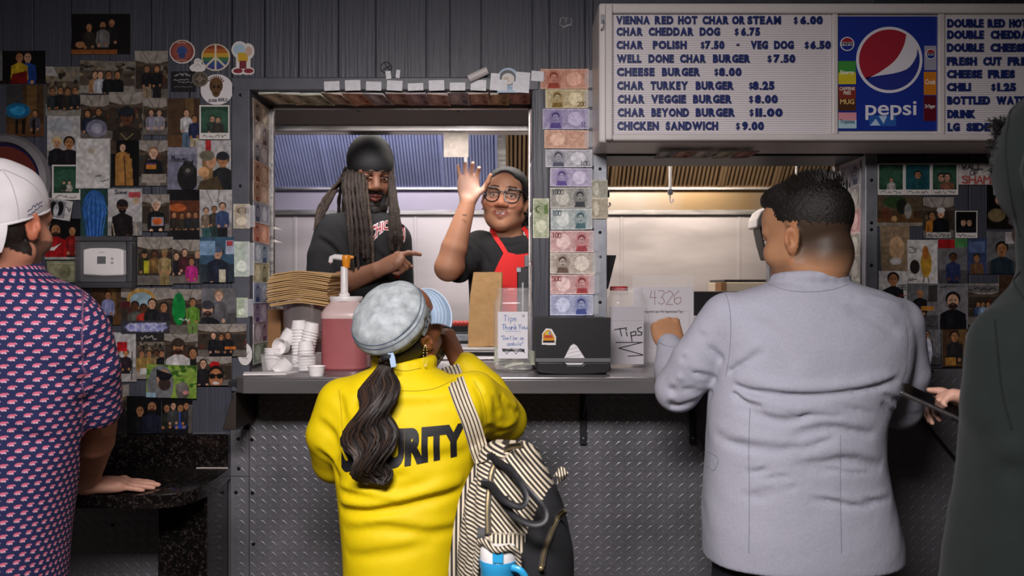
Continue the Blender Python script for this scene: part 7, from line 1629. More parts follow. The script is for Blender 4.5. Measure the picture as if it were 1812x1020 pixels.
    MB().ball(on(957, 1000, .013), .006).build('zip_pull', MATS['brass_teeth'], z2)
    strip('zip_pull_strap', [(852, 932), (851, 955), (849, 985), (848, 1003)], .016, ML, e, .014)
    # two grab handles: leather loops standing off the bag
    def handle(ps):
        P = [on(a, c, off) for a, c, off in ps]; P = [Vector(p) for p in spline(P, 28)]; q = MB(); q.tube(P, .0074, 8, flat=(.4, 1.0), up=(0, -1, 0)); return q.build('grab_handle', ML, e, sm=60)
    handle([(866, 815, .006), (878, 822, .02), (905, 832, .05), (926, 858, .07), (930, 873, .075), (918, 884, .07), (890, 876, .05), (868, 862, .02), (856, 860, .006)])
    handle([(884, 826, .01), (915, 842, .06), (945, 868, .085), (962, 890, .09), (960, 905, .09), (940, 910, .08), (910, 902, .055), (893, 888, .02), (890, 882, .008)])
    for px_, py_ in ((868, 818), (858, 860), (892, 884)): MB().box(on(px_ - 8, py_ + 6, .006), on(px_ + 8, py_ - 6, .012)).build('handle_tab', ML, e, bevel=.002)
    # side pocket lip round the bottle, small striped tab at right
    pk = MB(); P = [on(a, c, .02 + o2) for a, c, o2 in ((842, 1012, 0), (846, 962, .0), (856, 950, .012), (878, 957, .03), (903, 957, .02), (916, 975, .004), (918, 1020, 0))]; P = [Vector(p) for p in spline(P, 30)]; pk.tube(P, .007, 8); po = pk.build('pocket_lip', M, e, sm=60); add_attr(po, np.array([v.co.x + v.co.z for v in po.data.vertices]))
    tb = MB(); tb.ribbon([on(985, 836, .004), on(990, 832, .012), on(996, 838, .016), on(993, 850, .006)], (1, .4, 1), .024, .003); t2 = tb.build('side_tab', M, e); add_attr(t2, np.array([v.co.x * 1.5 + v.co.z * .2 for v in t2.data.vertices]))
    # shoulder strap: wide striped webbing over the shoulder
    sb = MB(); nW = 17; V = []; F = []; stv = []; O = Vector((0, -CAM_D, CAM_Z)); ly = None
    pth = spline([(796, 648), (801, 660), (809, 684), (820, 714), (832, 744), (841, 772), (849, 800), (856, 818)], 34)
    for px_, py_ in pth:
        row = []
        for j in range(nW):
            u = j / (nW - 1) - .5; d = (W(px_ + 31 * u, py_ - 8.5 * u) - O).normalized(); hs = [h_ for h_ in (G_BVH.ray_cast(O, d)[0], b.ray_cast(O, d)[0]) if h_]
            row.append((min(h_.y for h_ in hs) if hs else None, d, u))
        ys = [r_[0] for r_ in row if r_[0] is not None and r_[0] < -.3]; mu = sum(ys) / len(ys) if ys else G_Y - .06; ly = mu if ly is None else .55 * ly + .45 * mu
        for y_, d, u in row:
            y_ = (min(y_, ly) if (y_ is not None and abs(y_ - ly) < .05) else ly) - .007; V.append(O + d * ((y_ + CAM_D) / d.y)); stv.append(u * .052)
    n0 = len(V); V += [v + Vector((0, .003, 0)) for v in V]; stv += stv
    for k in range(len(pth) - 1):
        for j in range(nW - 1): a = k * nW + j; F.append((a, a + 1, a + nW + 1, a + nW)); F.append((n0 + a, n0 + a + nW, n0 + a + nW + 1, n0 + a + 1))
    for k in range(len(pth) - 1):
        for j in (0, nW - 1): a = k * nW + j; F.append((a, a + nW, n0 + a + nW, n0 + a))
    so = sb.add(V, F).build('shoulder_strap', stripe_mat('striped_webbing', 1 / .0104, thr=.62), e, sm=60, fix=False); add_attr(so, stv)
    # lower hanging strap at the left edge
    ls = MB(); lp = [on(848, 830, -.005), W(822, 880, Y - .02), W(808, 950, Y - .03), W(800, 1030, Y - .02), W(800, 1100, Y)]; ls.ribbon([Vector(p) for p in spline(lp, 20)], (1, -.5, 0), .02, .003); l2 = ls.build('loose_strap', M, e); add_attr(l2, np.array([v.co.x * .9 for v in l2.data.vertices]))
    # bottle
    c = on(882, 1000, .01); c = Vector((c.x, c.y, wz(1060, c.y))); bt = empty('water_bottle', c, 'blue and white water bottle in the side pocket of the backpack', 'bottle'); zt = wz(966, c.y) - c.z
    BL, WH = mat('blue_bottle_plastic', '#2f9bd0', .3, coat=.2), mat('white_bottle_lid', '#d9d6d6', .35)
    MB().lathe([(.032, -.1), (.036, -.09), (.037, zt - .045), (.0385, zt - .042), (.0385, zt - .026)], c, 28).build('bottle_body', BL, bt, sm=40)
    MB().lathe([(.0375, zt - .026), (.037, zt - .006), (.034, zt), (.001, zt + .001)], c, 28, caps=False).build('lid', WH, bt, sm=40)
    MB().box((c.x - .011, c.y - .04, c.z + zt - .024), (c.x + .011, c.y - .034, c.z + zt + .002)).build('button', BL, bt, bevel=.002)
    hp = [c + Vector(v) for v in ((.028, -.028, zt - .036), (.045, -.034, zt - .04), (.056, -.03, zt - .06), (.052, -.03, zt - .085), (.03, -.034, zt - .09), (.005, -.04, zt - .085))]; MB().tube([Vector(p) for p in spline(hp, 20)], .006, 8, flat=(1.2, .8)).build('carry_loop', BL, bt, sm=60)
backpack()
# ------------------------------------------------------------------ man at the left edge: white cap, printed navy polo
def polo_mat():
    m = mat('navy_polo_print', '#161a44', .85, bump=.2, bscale=500, bdist=.0006); nt = m.node_tree; b = nt.nodes['Principled BSDF']; L = nt.links.new
    def node(op, a=None, c=None):
        n = nt.nodes.new('ShaderNodeMath'); n.operation = op
        for i, v in enumerate((a, c)):
            if v is None: continue
            if isinstance(v, (int, float)): n.inputs[i].default_value = v
            else: L(v, n.inputs[i])
        return n.outputs[0]
    u_ = nt.nodes.new('ShaderNodeAttribute'); u_.attribute_name = 'u'; v_ = nt.nodes.new('ShaderNodeAttribute'); v_.attribute_name = 'v'
    pu, pv = .0305, .0152
    V = node('DIVIDE', v_.outputs['Fac'], pv); row = node('FLOOR', V); odd = node('MODULO', row, 2.0)
    U = node('ADD', node('DIVIDE', u_.outputs['Fac'], pu), node('MULTIPLY', odd, .5))
    fu = node('MULTIPLY', node('SUBTRACT', node('FRACT', U), .5), pu); fv = node('MULTIPLY', node('SUBTRACT', node('FRACT', V), .5), pv)
    def blob(cx, cy, rx, ry): 
        a = node('DIVIDE', node('SUBTRACT', fu, cx), rx); c = node('DIVIDE', node('SUBTRACT', fv, cy), ry)
        return node('LESS_THAN', node('ADD', node('MULTIPLY', a, a), node('MULTIPLY', c, c)), 1.0)
    def un(*x):
        r = x[0]
        for y in x[1:]: r = node('MAXIMUM', r, y)
        return r
    pink = un(blob(-.001, .0013, .006, .0028), blob(-.0062, .0003, .0026, .0024), blob(.0048, .0026, .0024, .0016))
    white = un(blob(-.001, -.0018, .0054, .0022), blob(-.008, -.0016, .0012, .0022), blob(.0072, .0012, .002, .001), blob(.003, -.0036, .0013, .0016), blob(-.004, -.0036, .0012, .0014))
    m1 = nt.nodes.new('ShaderNodeMix'); m1.data_type = 'RGBA'; m1.inputs[6].default_value = (*lin('#171b46'), 1); m1.inputs[7].default_value = (*lin('#c2a2b4'), 1); L(white, m1.inputs[0])
    m2 = nt.nodes.new('ShaderNodeMix'); m2.data_type = 'RGBA'; m2.inputs[7].default_value = (*lin('#c05a72'), 1); L(m1.outputs[2], m2.inputs[6]); L(pink, m2.inputs[0]); L(m2.outputs[2], b.inputs['Base Color']); return m
def left_man():
    Y = -.72; e = empty('person', (wx(0, Y), Y, 0), 'person in a white backward cap and navy polo with a small pink print', 'person')
    hf = Frame(W(4, 394, Y), (.16, .98, -.08), (-.05, -.05, 1), 1.08); sk = '#a4705a'
    s = Sdf((wx(-110, Y), Y - .16, .845), (wx(275, -.3) + .02, -.14, wz(280, Y)), .0042)
    head(s, hf, jaw=1.05)
    nb = np.array(W(-5, 500, Y + .0)); s.cone(hf.p(0, -.03, -.06), nb, .06, .068, .03); s.cone(hf.p(0, .02, -.09), W(15, 500, Y + .05), .04, .05, .03)
    sh = np.array(W(140, 590, Y + .02)); el = np.array(W(172, 742, -.6)); wr = np.array(W(152, 870, -.36)); wr[2] = .887
    s.chain([nb, sh], [.06, .05], .02); s.chain([sh, (sh + el) / 2, el], [.052, .05, .044], .02); s.chain([el, el + (wr - el) * .3, wr], [.046, .049, .031], .012)
    s.cone(el, el + np.array((.012, -.02, -.005)), .03, .026, .02)
    hand(s, wr + np.array((.004, .0, -.004)), (1, .38, -.06), (0, .05, -1), (-.3, 1, 0), [(4, 3, 2), (3, 3, 2), (4, 4, 2), (6, 4, 2)], 1.04, spread=.06, thumb=[(.8, .55, .1), (.95, .3, .1), (1, .15, .1)])
    def col(V):
        L = hf.inv(V); c = np.ones((len(V), 3)) * rgb(sk); x, y, z = L.T; near = (np.abs(L) < .15).all(1)
        hd = V[:, 2] < .93; t = np.clip((.93 - V[:, 2]) / .04, 0, 1)[:, None]; c = c * (1 - t) + rgb('#c08f7c') * t
        ear = near & (np.abs(x) > .072) & (y > -.035) & (y < .03) & (z < .035) & (z > -.06); 
        hr = near & ~ear & (z > -.075 - .25 * np.clip(y, -.2, .0)) & (y < .03 - .0 * z) ; hr &= ~((y > .0) & (z < -.03)); c[hr] = rgb('#1b1412')
        bd = near & ~ear & (y > .012) & (z < -.035) & (z > -.13); c[bd] = c[bd] * .45 + rgb('#33251f') * .55
        c[ear] = c[ear] * np.array([1.02, .88, .82]); br = near & (np.abs(z - .024) < .005) & (y > .06) & (np.abs(x) > .012) & (np.abs(x) < .05); c[br] = rgb('#2a1e18'); return c
    sdf_obj(s, 'body', skin_mat('skin_light'), e, col); eyes(hf, e)
    h = Sdf(hf.p(0, 0, 0) - .17, hf.p(0, 0, 0) + .17, .004); h.ell(hf.p(0, -.02, .0), np.array((.076, .092, .085)) * 1.05, hf.R, .01); h.box(hf.p(0, .135, -.06), (.14, .105, .12), hf.R, .01, .01, 'sub'); h.box(hf.p(0, .16, 0), (.14, .09, .2), hf.R, .01, .01, 'sub'); h.box(hf.p(0, 0, -.145), (.15, .2, .075), hf.R, .01, .012, 'sub'); h.box(hf.p(0, .11, -.1), (.15, .125, .085), hf.R, .01, .01, 'sub')
    for q in (-1, 1): h.ell(hf.p(q * .085, .0, -.02), (.02, .03, .045), hf.R, .006, 'sub')
    h.F += ((np.random.RandomState(1).rand(*h.F.shape) - .5) * .002).astype(np.float32); sdf_obj(h, 'hair', mat('left_hair', '#1a1311', .5, bump=.7, bscale=200, bdist=.003), e)
    # cap worn backwards
    CM = cloth_mat('white_cap_cotton', '#c9c3c6', .85, noise=.06, nscale=14, bump=.3, bscale=350, bdist=.001); S = 1.05
    c = Sdf(hf.p(0, 0, .03) - .2, hf.p(0, 0, .03) + .19, .0045)
    c.ell(hf.p(0, -.014, .05), np.array((.088, .107, .085)) * S, hf.R, .01); c.ell(hf.p(0, -.018, .018), np.array((.0895, .1085, .09)) * S, hf.R, .02)
    cut = Frame(hf.p(0, 0, .004), hf.v(.0, 1, .42), hf.v(.0, -.42, 1), 1); c.box(cut.p(0, 0, -.1), (.2, .25, .1), cut.R, .004, .006, 'sub')
    for a in np.linspace(0, PI, 4)[:-1]: c.crease([hf.p(.08 * math.cos(a), -.014 + .1 * math.sin(a), .06), hf.p(.03 * math.cos(a), -.014 + .04 * math.sin(a), .132), hf.p(-.03 * math.cos(a), -.014 - .04 * math.sin(a), .132), hf.p(-.08 * math.cos(a), -.014 - .1 * math.sin(a), .06)], .004, .004)
    for px, py, a, d in ((30, 340, (40, 12), .006), (10, 372, (50, -20), .002), (50, 380, (20, 26), .004)): c.crease([W(px - a[0], py - a[1], Y - .09), W(px, py, Y - .1), W(px + a[0], py + a[1], Y - .08)], .016, d)
    c.ripple(.0022, 34, 2); cap, Vc, Qc = sdf_obj(c, 'cap', CM, e, None, 1); b = bvh_of(Vc, Qc)
    rim = []
    for t in np.linspace(0, 2 * PI, 60):
        d = Vector(cut.v(math.sin(t), math.cos(t), 0)); h_ = b.ray_cast(Vector(cut.p(0, -.016, .006)), d)[0]
        if h_: rim.append(h_ + d * .0005)
    MB().tube(rim, .0034, 6, caps=False).build('cap_edge', CM, cap, sm=60)
    SM = cloth_mat('cap_seam', '#9c9699', .9)
    for ps in ([(4, 300), (20, 325), (30, 360), (34, 396)], [(6, 300), (45, 318), (68, 338), (80, 362)], [(2, 300), (-20, 335), (-32, 380)]): seam(b, ps, SM, cap, .0011)
    for dz in (4, 8): seam(b, [(84, 366 - dz), (62, 385 - dz), (34, 400 - dz), (0, 411 - dz)], SM, cap, .0008)
    # brim at the back, hanging down
    V = []; F = []; nr, na = 7, 21
    for sd in (0, 1):
        for i in range(nr):
            for j in range(na):
                a = math.radians(-56 + 112 * j / (na - 1)); f = i / (nr - 1); ext = .072 * math.cos(a * .9) ** .6; x = math.sin(a) * (.092 - .012 * f * f); y = -.016 - math.cos(a) * (.11 + .012 * f) - ext * f * .3; z = .008 - ext * f * .95 - (.004 if sd else 0); V.append(cut.p(x * S, y * S, z))
    ix = lambda s_, i, j: (s_ * nr + i) * na + j
    for s_ in (0, 1):
        for i in range(nr - 1):
            for j in range(na - 1): F.append((ix(s_, i, j), ix(s_, i, j + 1), ix(s_, i + 1, j + 1), ix(s_, i + 1, j)))
    for j in range(na - 1): F.append((ix(0, nr - 1, j), ix(0, nr - 1, j + 1), ix(1, nr - 1, j + 1), ix(1, nr - 1, j)))
    MB().add(V, F).build('brim', CM, cap, sm=50)
    # small navy script embroidered near the edge: unreadable squiggles
    rr = random.Random(3); NT = mat('navy_thread', '#2b2d55', .8)
    for x0, y0_, x1, y1_, hh in ((48, 375, 74, 356, 4.5), (50, 382, 75, 363, 2.6)):
        seam(b, [(x0 + (x1 - x0) * k / 13, y0_ + (y1_ - y0_) * k / 13 + hh * rr.uniform(-.6, .6)) for k in range(14)], NT, cap, .0009, 'embroidery')
    # polo
    g = Sdf((wx(-200, Y), -.97, wz(1085, Y)), (wx(225, Y), -.5, wz(455, Y)), .0055)
    g.column(torso_rows([(478, -62, 70, .075), (492, -100, 92, .09), (508, -140, 128, .105), (535, -168, 160, .12), (590, -180, 176, .14), (660, -182, 168, .148), (730, -178, 150, .15), (800, -172, 136, .15), (880, -168, 120, .152), (960, -165, 108, .155), (1080, -162, 98, .158)], Y), 2.35, .02)
    g.chain([W(138, 592, Y + .01), W(160, 650, Y + .03), W(170, 722, -.64)], [.068, .064, .058], .025)
    p = lambda t: W(0, 488, Y) + Vector((.075 * math.sin(t), -.07 * math.cos(t), .012 - .012 * math.cos(t)))
    ts = np.linspace(-2.4, 2.4, 14)
    for t0, t1 in zip(ts[:-1], ts[1:]): g.cone(p(t0), p(t1), .013, .013, .01)
    g.cone(W(0, 450, Y + .005), W(0, 500, Y + .005), .07, .064, .006, None, 'sub')
    hem = np.array(W(172, 738, -.63)); ax = np.array(W(172, 738, -.63) - W(160, 650, Y + .03)); ax /= np.linalg.norm(ax); Rr = Frame(hem, ax, (0, 1, 0)).R
    g.box(hem + ax * .075, (.09, .07, .09), Rr, .003, .003, 'sub')
    fold = folder(g, Y - .12)
    for pts, r, d in (([(148, 570), (152, 630), (152, 690), (148, 735)], .008, .016), ([(95, 600), (125, 640), (148, 680)], .012, .011), ([(105, 570), (130, 605), (150, 640)], .012, .009), ([(110, 650), (130, 680), (146, 715)], .012, .009), ([(60, 620), (100, 670), (130, 720)], .02, .007), ([(20, 760), (70, 780), (120, 770)], .02, .006), ([(165, 640), (185, 660), (198, 660)], .01, .006)): fold(pts, r, d)
    o, V, Q = sdf_obj(g, 'polo_shirt', polo_mat(), e, None, 2)
    # cloth coordinates: unrolled round the body so that the print keeps its size
    cx = wx(-5, Y); ea, eb = .235, .15; ang = np.arctan2((V[:, 0] - cx) / ea, -(V[:, 1] - Y) / eb); tg = np.linspace(-PI, PI, 400); sl_ = np.sqrt((ea * np.cos(tg)) ** 2 + (eb * np.sin(tg)) ** 2); ar = np.cumsum(sl_) * (tg[1] - tg[0]); u = np.interp(ang, tg, ar); v = V[:, 2].copy()
    a0, a1 = np.array(W(140, 592, Y + .01)), np.array(W(170, 722, -.64)); d = a1 - a0; Ld = np.linalg.norm(d); d /= Ld; rel = V - a0; tt = rel @ d; rad = rel - tt[:, None] * d; rr_ = np.linalg.norm(rad, axis=1)
    px = 906 + V[:, 0] / (V[:, 1] + CAM_D) * FPX; sl = (px > 146) & (rr_ < .09); u = np.where(sl, np.arctan2(rad[:, 0], -rad[:, 1]) * .066 + .3, u); v = np.where(sl, -tt, v); add_attr(o, u, 'u'); add_attr(o, v, 'v')
    legs(e, wx(-40, Y), Y, wz(1060, Y), .19, cloth_mat('khaki_trousers', '#4c4538', .85), MATS['black_shoe'] if 'black_shoe' in MATS else mat('black_shoe', '#151416', .4))
left_man()
# ------------------------------------------------------------------ person in the dark green hoodie at the right edge, holding a phone
def hood_person():
    Y = -1.2; e = empty('person', (wx(1880, Y), Y, 0), 'person in a dark green hooded sweatshirt at the right edge, phone in hand', 'person')
    hf = Frame(W(1888, 300, Y + .02), (-.55, .8, -.1), (0, 0, 1), 1.0); sk = '#9a6a55'
    s = Sdf((wx(1640, -1.0), Y - .14, wz(800, Y)), (wx(1960, Y), -.88, wz(140, Y)), .0046)
    head(s, hf, ears=(0, 0)); nb = np.array(W(1890, 470, Y)); s.cone(hf.p(0, -.03, -.06), nb, .056, .065, .03)
    sh = np.array(W(1820, 600, Y)); el = np.array(W(1790, 800, Y + .05)); wr = np.array(W(1745, 712, -1.02)); s.chain([nb, sh, el, wr], [.05, .045, .038, .027], .02)
    hand(s, wr, (-.9, .25, .08), (-.2, -.3, -.9), (-.2, 1, .2), [(30, 50, 30), (35, 55, 30), (40, 55, 30), (45, 55, 30)], .82, thumb=[(.8, .3, -.6), (.9, .1, -.3), (1, 0, .05)])
    def col(V):
        L = hf.inv(V); c = np.ones((len(V), 3)) * rgb(sk); x, y, z = L.T; near = (np.abs(L) < .15).all(1); bd = near & (z < -.04) & (y > .0); c[bd] = rgb('#2a1c17'); h_ = V[:, 2] < wz(600, Y); c[h_] = rgb('#b58a78'); return c
    sdf_obj(s, 'body', skin_mat('skin_medium'), e, col); eyes(hf, e)
    # curls pushing out of the hood
    mb = MB(); rr = random.Random(9)
    for k in range(520):
        px, py = 1758 + rr.gauss(6, 7), 258 + rr.uniform(-44, 48); y = Y + .06 + rr.uniform(-.03, .03); p = W(px + 10, py, y); d = Vector((rr.uniform(-1.2, .1), rr.uniform(-.8, .8), rr.uniform(-.8, .8))).normalized(); L = rr.uniform(.01, .02)
        mb.tube([p, p + d * L * .5 + Vector((0, 0, .003)), p + d * L], [.0014, .0012, .0004], 4)
    mb.ball(W(1800, 262, Y + .06), (.026, .03, .04)); mb.build('hair', mat('black_curls', '#0e0c0c', .6), e, fix=False)
    M = cloth_mat('dark_green_fleece', '#101918', .95, noise=.12, nscale=30, bump=.5, bscale=260, bdist=.0015, sheen=.04)
    g = Sdf((wx(1630, Y), Y - .25, wz(1075, Y)), (wx(2080, Y), Y + .25, wz(130, Y)), .006)
    # hood up: rounded shell, with rim folds on the left
    g.ell(W(1899, 290, Y - .005), (.118, .14, .142), None, .01); g.chain([W(1859, 172, Y + .04), W(1812, 205, Y + .06), W(1801, 290, Y + .05), W(1819, 380, Y + .02), W(1849, 450, Y)], [.026, .024, .022, .024, .04], .02)
    g.chain([W(1887, 162, Y - .05), W(1849, 210, Y - .08), W(1839, 300, Y - .1), W(1855, 400, Y - .09), W(1887, 480, Y - .06)], [.026, .024, .024, .026, .04], .025)
    g.crease([W(1837, 190, Y - .03), W(1821, 250, Y - .06), W(1825, 340, Y - .06), W(1843, 430, Y - .05)], .009, .014)
    g.cone(W(1907, 380, Y), W(1922, 520, Y), .075, .11, .03)
    g.column(torso_rows([(500, 1835, 1985, .1), (522, 1804, 2020, .115), (550, 1772, 2048, .125), (590, 1746, 2064, .135), (660, 1732, 2068, .14), (750, 1724, 2064, .145), (850, 1714, 2058, .15), (940, 1702, 2054, .155), (1070, 1680, 2058, .16)], Y), 2.3, .03)
    g.chain([W(1782, 610, Y), W(1772, 720, Y + .0), W(1790, 800, Y + .05)], [.062, .056, .052], .03); g.cone(W(1790, 800, Y + .05), W(1755, 716, -1.04), .05, .037, .012)
    for pts, r, d in (([(1740, 600), (1732, 660), (1730, 720)], .012, .008), ([(1760, 570), (1756, 640), (1766, 720)], .016, -.007), ([(1790, 560), (1786, 650), (1800, 760)], .02, .007), ([(1740, 800), (1780, 830), (1830, 830)], .018, .008), ([(1800, 520), (1780, 545), (1756, 566)], .01, .009)):
        folder(g, Y - .1)(pts, r, d)
    # the hood's opening
    g.ell(hf.p(0, .075, -.01), (.066, .07, .1), hf.R, .01, 'sub'); g.ripple(.0012, 30, 5)
    o, V, Q = sdf_obj(g, 'hooded_sweatshirt', M, e, None, 2); b = bvh_of(V, Q); SM = cloth_mat('green_seam', '#0a100f', .95)
    for ps in ([(1760, 566), (1765, 620), (1774, 700), (1790, 760)], [(1806, 480), (1795, 500), (1812, 530)], [(1790, 190), (1780, 260), (1788, 340), (1806, 420)]): seam(b, ps, SM, o, .002)
    legs(e, wx(1880, Y), Y, wz(1050, Y), .17, cloth_mat('dark_trousers_h', '#141416', .85), mat('black_shoe', '#151416', .4), spread=.09)
    # phone
    a, b_ = W(1604, 692, -1.0), W(1705, 738, -1.04); f = (b_ - a).normalized(); up = Vector((.3, -.3, .9)); up = (up - f * f.dot(up)).normalized(); sd = f.cross(up)
    ph = empty('phone', (a + b_) / 2, 'smartphone in a dark marbled case held low by the person in green', 'phone')
    R = Matrix((f, sd, up)).transposed(); L = (b_ - a).length / 2 + .012
    def pbx(name, c, hv, m, bev): 
        mb = MB().box((-hv[0], -hv[1], -hv[2]), hv); mb.v = [tuple((a + b_) / 2 + R @ (Vector(v) + Vector(c))) for v in mb.v]; return mb.build(name, m, ph, bevel=bev)
    pbx('case', (0, 0, 0), (L, .036, .0045), mat('marbled_case', '#2a2626', .4, noise=.6, nscale=90, bump=.3, bscale=80), .004); pbx('screen', (0, 0, .0048), (L - .005, .032, .0008), mat('black_glass', '#08080a', .08), .0006)
    pbx('camera_bump', (L - .02, .014, -.006), (.012, .012, .003), mat('black_glass', '#08080a', .08), .002)
hood_person()
# ------------------------------------------------------------------ cook with a durag and long locs, pointing
def cook_man():
    Y = .56; e = empty('person', (wx(640, Y), Y, 0), 'cook in a black tee and durag with long dreadlocks, pointing', 'person'); sk = '#6b4735'
    hf = Frame(W(656, 312, Y), (.36, -.9, -.2), (.08, -.18, 1), 1.04)
    s = Sdf((wx(540, Y), .26, wz(600, Y)), (wx(760, .4), Y + .16, wz(240, Y)), .003)
    head(s, hf, nose=1.3, lips=1.3, jaw=1.05, ears=(0, 0), lid=.006)
    nb = np.array(W(648, 392, Y + .01)); s.cone(hf.p(0, -.03, -.06), nb, .058, .066, .03); sh = np.array(W(588, 412, Y)); el = np.array(W(574, 514, Y - .08)); wr = np.array(W(664, 480, .4))
    s.chain([nb, sh, el], [.055, .052, .046], .02); s.chain([el, el + (wr - el) * .35, wr], [.046, .046, .03], .012)
    hand(s, wr, (.86, -.05, .4), (.15, .5, -.8), (.3, .5, .4), [(12, 20, 12), (72, 88, 50), (76, 90, 50), (80, 90, 50)], 1.12, thumb=[(.7, .45, .6), (.9, .1, .6), (.9, -.2, .5)])
    def col(V):
        L = hf.inv(V); c = np.ones((len(V), 3)) * rgb(sk); x, y, z = L.T; near = (np.abs(L) < .16).all(1)
        hand_ = V[:, 2] < wz(440, Y); c[hand_] = rgb('#845c48')
        bd = near & (y > -.01) & (((z < -.058) & (z > -.14)) | ((np.abs(x) > .046) & (z < -.03))); mus = near & (y > .08) & (np.abs(z + .052) < .005) & (np.abs(x) < .03); gap = near & (np.abs(x) < .024) & (z < -.055) & (z > -.083) & (y > .084)
        c[bd] = rgb('#17100d'); c[mus] = rgb('#1c130f'); c[gap] = rgb('#7c4640'); mid = gap & (np.abs(z + .068) < .0025); c[mid] = rgb('#2c1513')
        br = near & (np.abs(z - .025 + 6 * (np.abs(x) - .032) ** 2) < .0035) & (y > .055) & (np.abs(x) > .012) & (np.abs(x) < .05); c[br] = rgb('#150f0c')
        el_ = near & (np.abs(np.abs(x) - .031) < .017) & (np.abs(z - .007) < .0025) & (y > .075); c[el_] = rgb('#20130e'); return c
    sdf_obj(s, 'body', skin_mat('skin_deep'), e, col); eyes(hf, e, look=(.1, -.25))
    bd = Sdf(hf.p(0, 0, -.08) - .12, hf.p(0, 0, -.08) + .12, .0032)
    for q in (-1, 1): bd.chain([hf.p(q * .064, .0, -.03), hf.p(q * .058, .03, -.075), hf.p(q * .03, .066, -.108), hf.p(0, .076, -.118)], [.012, .018, .024, .026], .02); bd.cone(hf.p(q * .036, .076, -.062), hf.p(q * .03, .08, -.095), .007, .012, .012); bd.cone(hf.p(q * .034, .08, -.056), hf.p(q * .008, .1, -.0515), .0045, .005, .006)
    bd.F += ((np.random.RandomState(2).rand(*bd.F.shape) - .5) * .0026).astype(np.float32); sdf_obj(bd, 'beard', mat('black_beard', '#120d0b', .7, bump=.8, bscale=220, bdist=.003), e, None, 0)
    # durag
    d = Sdf(hf.p(0, 0, 0) - .17, hf.p(0, 0, 0) + .2, .0036); d.ell(hf.p(0, -.016, .045), np.array((.084, .112, .09)) * 1.04, hf.R, .01); d.ell(hf.p(0, .05, .04), np.array((.066, .052, .05)) * 1.04, hf.R, .02); d.ell(hf.p(0, -.03, .07), np.array((.08, .1, .085)) * 1.04, hf.R, .02)
    cut = Frame(hf.p(0, 0, .004), hf.v(.06, 1, .12), hf.v(.05, -.12, 1)); d.box(cut.p(0, 0, -.12), (.2, .2, .12), cut.R, .004, .006, 'sub')
    for pts, r, dp in (([cut.p(-.085, -.03, .03), cut.p(-.05, .07, .024), cut.p(.0, .1, .03), cut.p(.05, .075, .03), cut.p(.085, 0, .035)], .005, .006), ([cut.p(-.088, -.02, .05), cut.p(-.08, .02, .09), cut.p(-.05, .05, .11)], .006, .005), ([cut.p(-.08, -.04, .06), cut.p(-.06, 0, .11), cut.p(-.02, .02, .13)], .008, .004)): d.crease(pts, r, dp)
    sdf_obj(d, 'durag', cloth_mat('black_stretch', '#0f0f12', .75), e, None, 1)
    # tee
    M = cloth_mat('black_cotton', '#111114', .9, noise=.08)
    g = Sdf((wx(530, Y), .3, wz(640, Y)), (wx(740, Y), Y + .22, wz(345, Y)), .005)
    g.column(torso_rows([(372, 622, 678, .06), (382, 596, 694, .08), (398, 574, 706, .1), (425, 566, 712, .115), (470, 566, 714, .125), (530, 570, 712, .13), (600, 574, 708, .135), (640, 574, 708, .135)], Y), 2.3, .02); g.cone(W(650, 350, Y), W(652, 378, Y - .01), .062, .062, .008, None, 'sub')
    g.chain([W(592, 412, Y), W(578, 455, Y - .03), W(574, 490, Y - .06)], [.075, .072, .068], .025); g.box(np.array(W(574, 505, Y - .07)) - np.array((0, 0, .05)), (.1, .12, .05), None, .004, .004, 'sub') if 0 else None
    g.cone(W(700, 425, Y), W(708, 520, Y + .02), .062, .055, .03)
    for pts, r, dp in (([(560, 420), (590, 440), (610, 470)], .012, .007), ([(600, 400), (620, 450), (625, 510)], .014, .006), ([(660, 440), (690, 470), (706, 510)], .012, .006)):
        folder(g, Y - .1)(pts, r, dp)
    o, V, Q = sdf_obj(g, 'black_tee', M, e, None, 2); b = bvh_of(V, Q); y0 = Y - .1
    for txt, bold, off, mm_ in (('CHICAGO', .09, .002, mat('white_tee_print', '#c9bfc0', .8)), ('CHICAGO', .02, .003, mat('red_tee_print', '#8a1f28', .8))):
        tv, tf = text_mesh(txt, bold, 3); mn, mx_ = text_mesh(txt, .02, 3)[0].min(0), text_mesh(txt, .02, 3)[0].max(0); U = (tv - mn) / (mx_ - mn); px = 657 + U[:, 0] * 56; mid = 404 + 12 * (2 * U[:, 0] - 1) ** 2 - 4 * U[:, 0]; hh = 15 + 15 * np.abs(2 * U[:, 0] - .9); py = mid + hh * (1 - U[:, 1]) - 12
        drape('chest_lettering', [(wx(a, y0), wz(c, y0)) for a, c in zip(px, py)], tf, b, y0, off, mm_, o, .012)
    # locs
    hair = MB().ball(hf.p(0, -.05, .0), .05).build('hair', mat('loc_root', '#1d1512', .8), e); ML = mat('dreadlock_fibre', '#2b211c', .85, noise=.4, nscale=70, bump=1.0, bscale=170, bdist=.004); ML2 = mat('dreadlock_fibre_light', '#41342b', .85, noise=.4, nscale=70, bump=1.0, bscale=170, bdist=.004); rr = random.Random(6)
    def loc(p, r=.0075):
        P = spline([tuple(q) for q in p], 26); rs = [r * (1 + .16 * math.sin(i * 1.9 + rr.random()) + rr.uniform(-.08, .08)) * (1 - .35 * (i / 25) ** 3) for i in range(26)]; MB().tube([Vector(q) + Vector((rr.uniform(-.0012, .0012), rr.uniform(-.0012, .0012), 0)) for q in P], rs, 7).build('dreadlock', rr.choice((ML, ML, ML2)), hair, sm=70, fix=False)
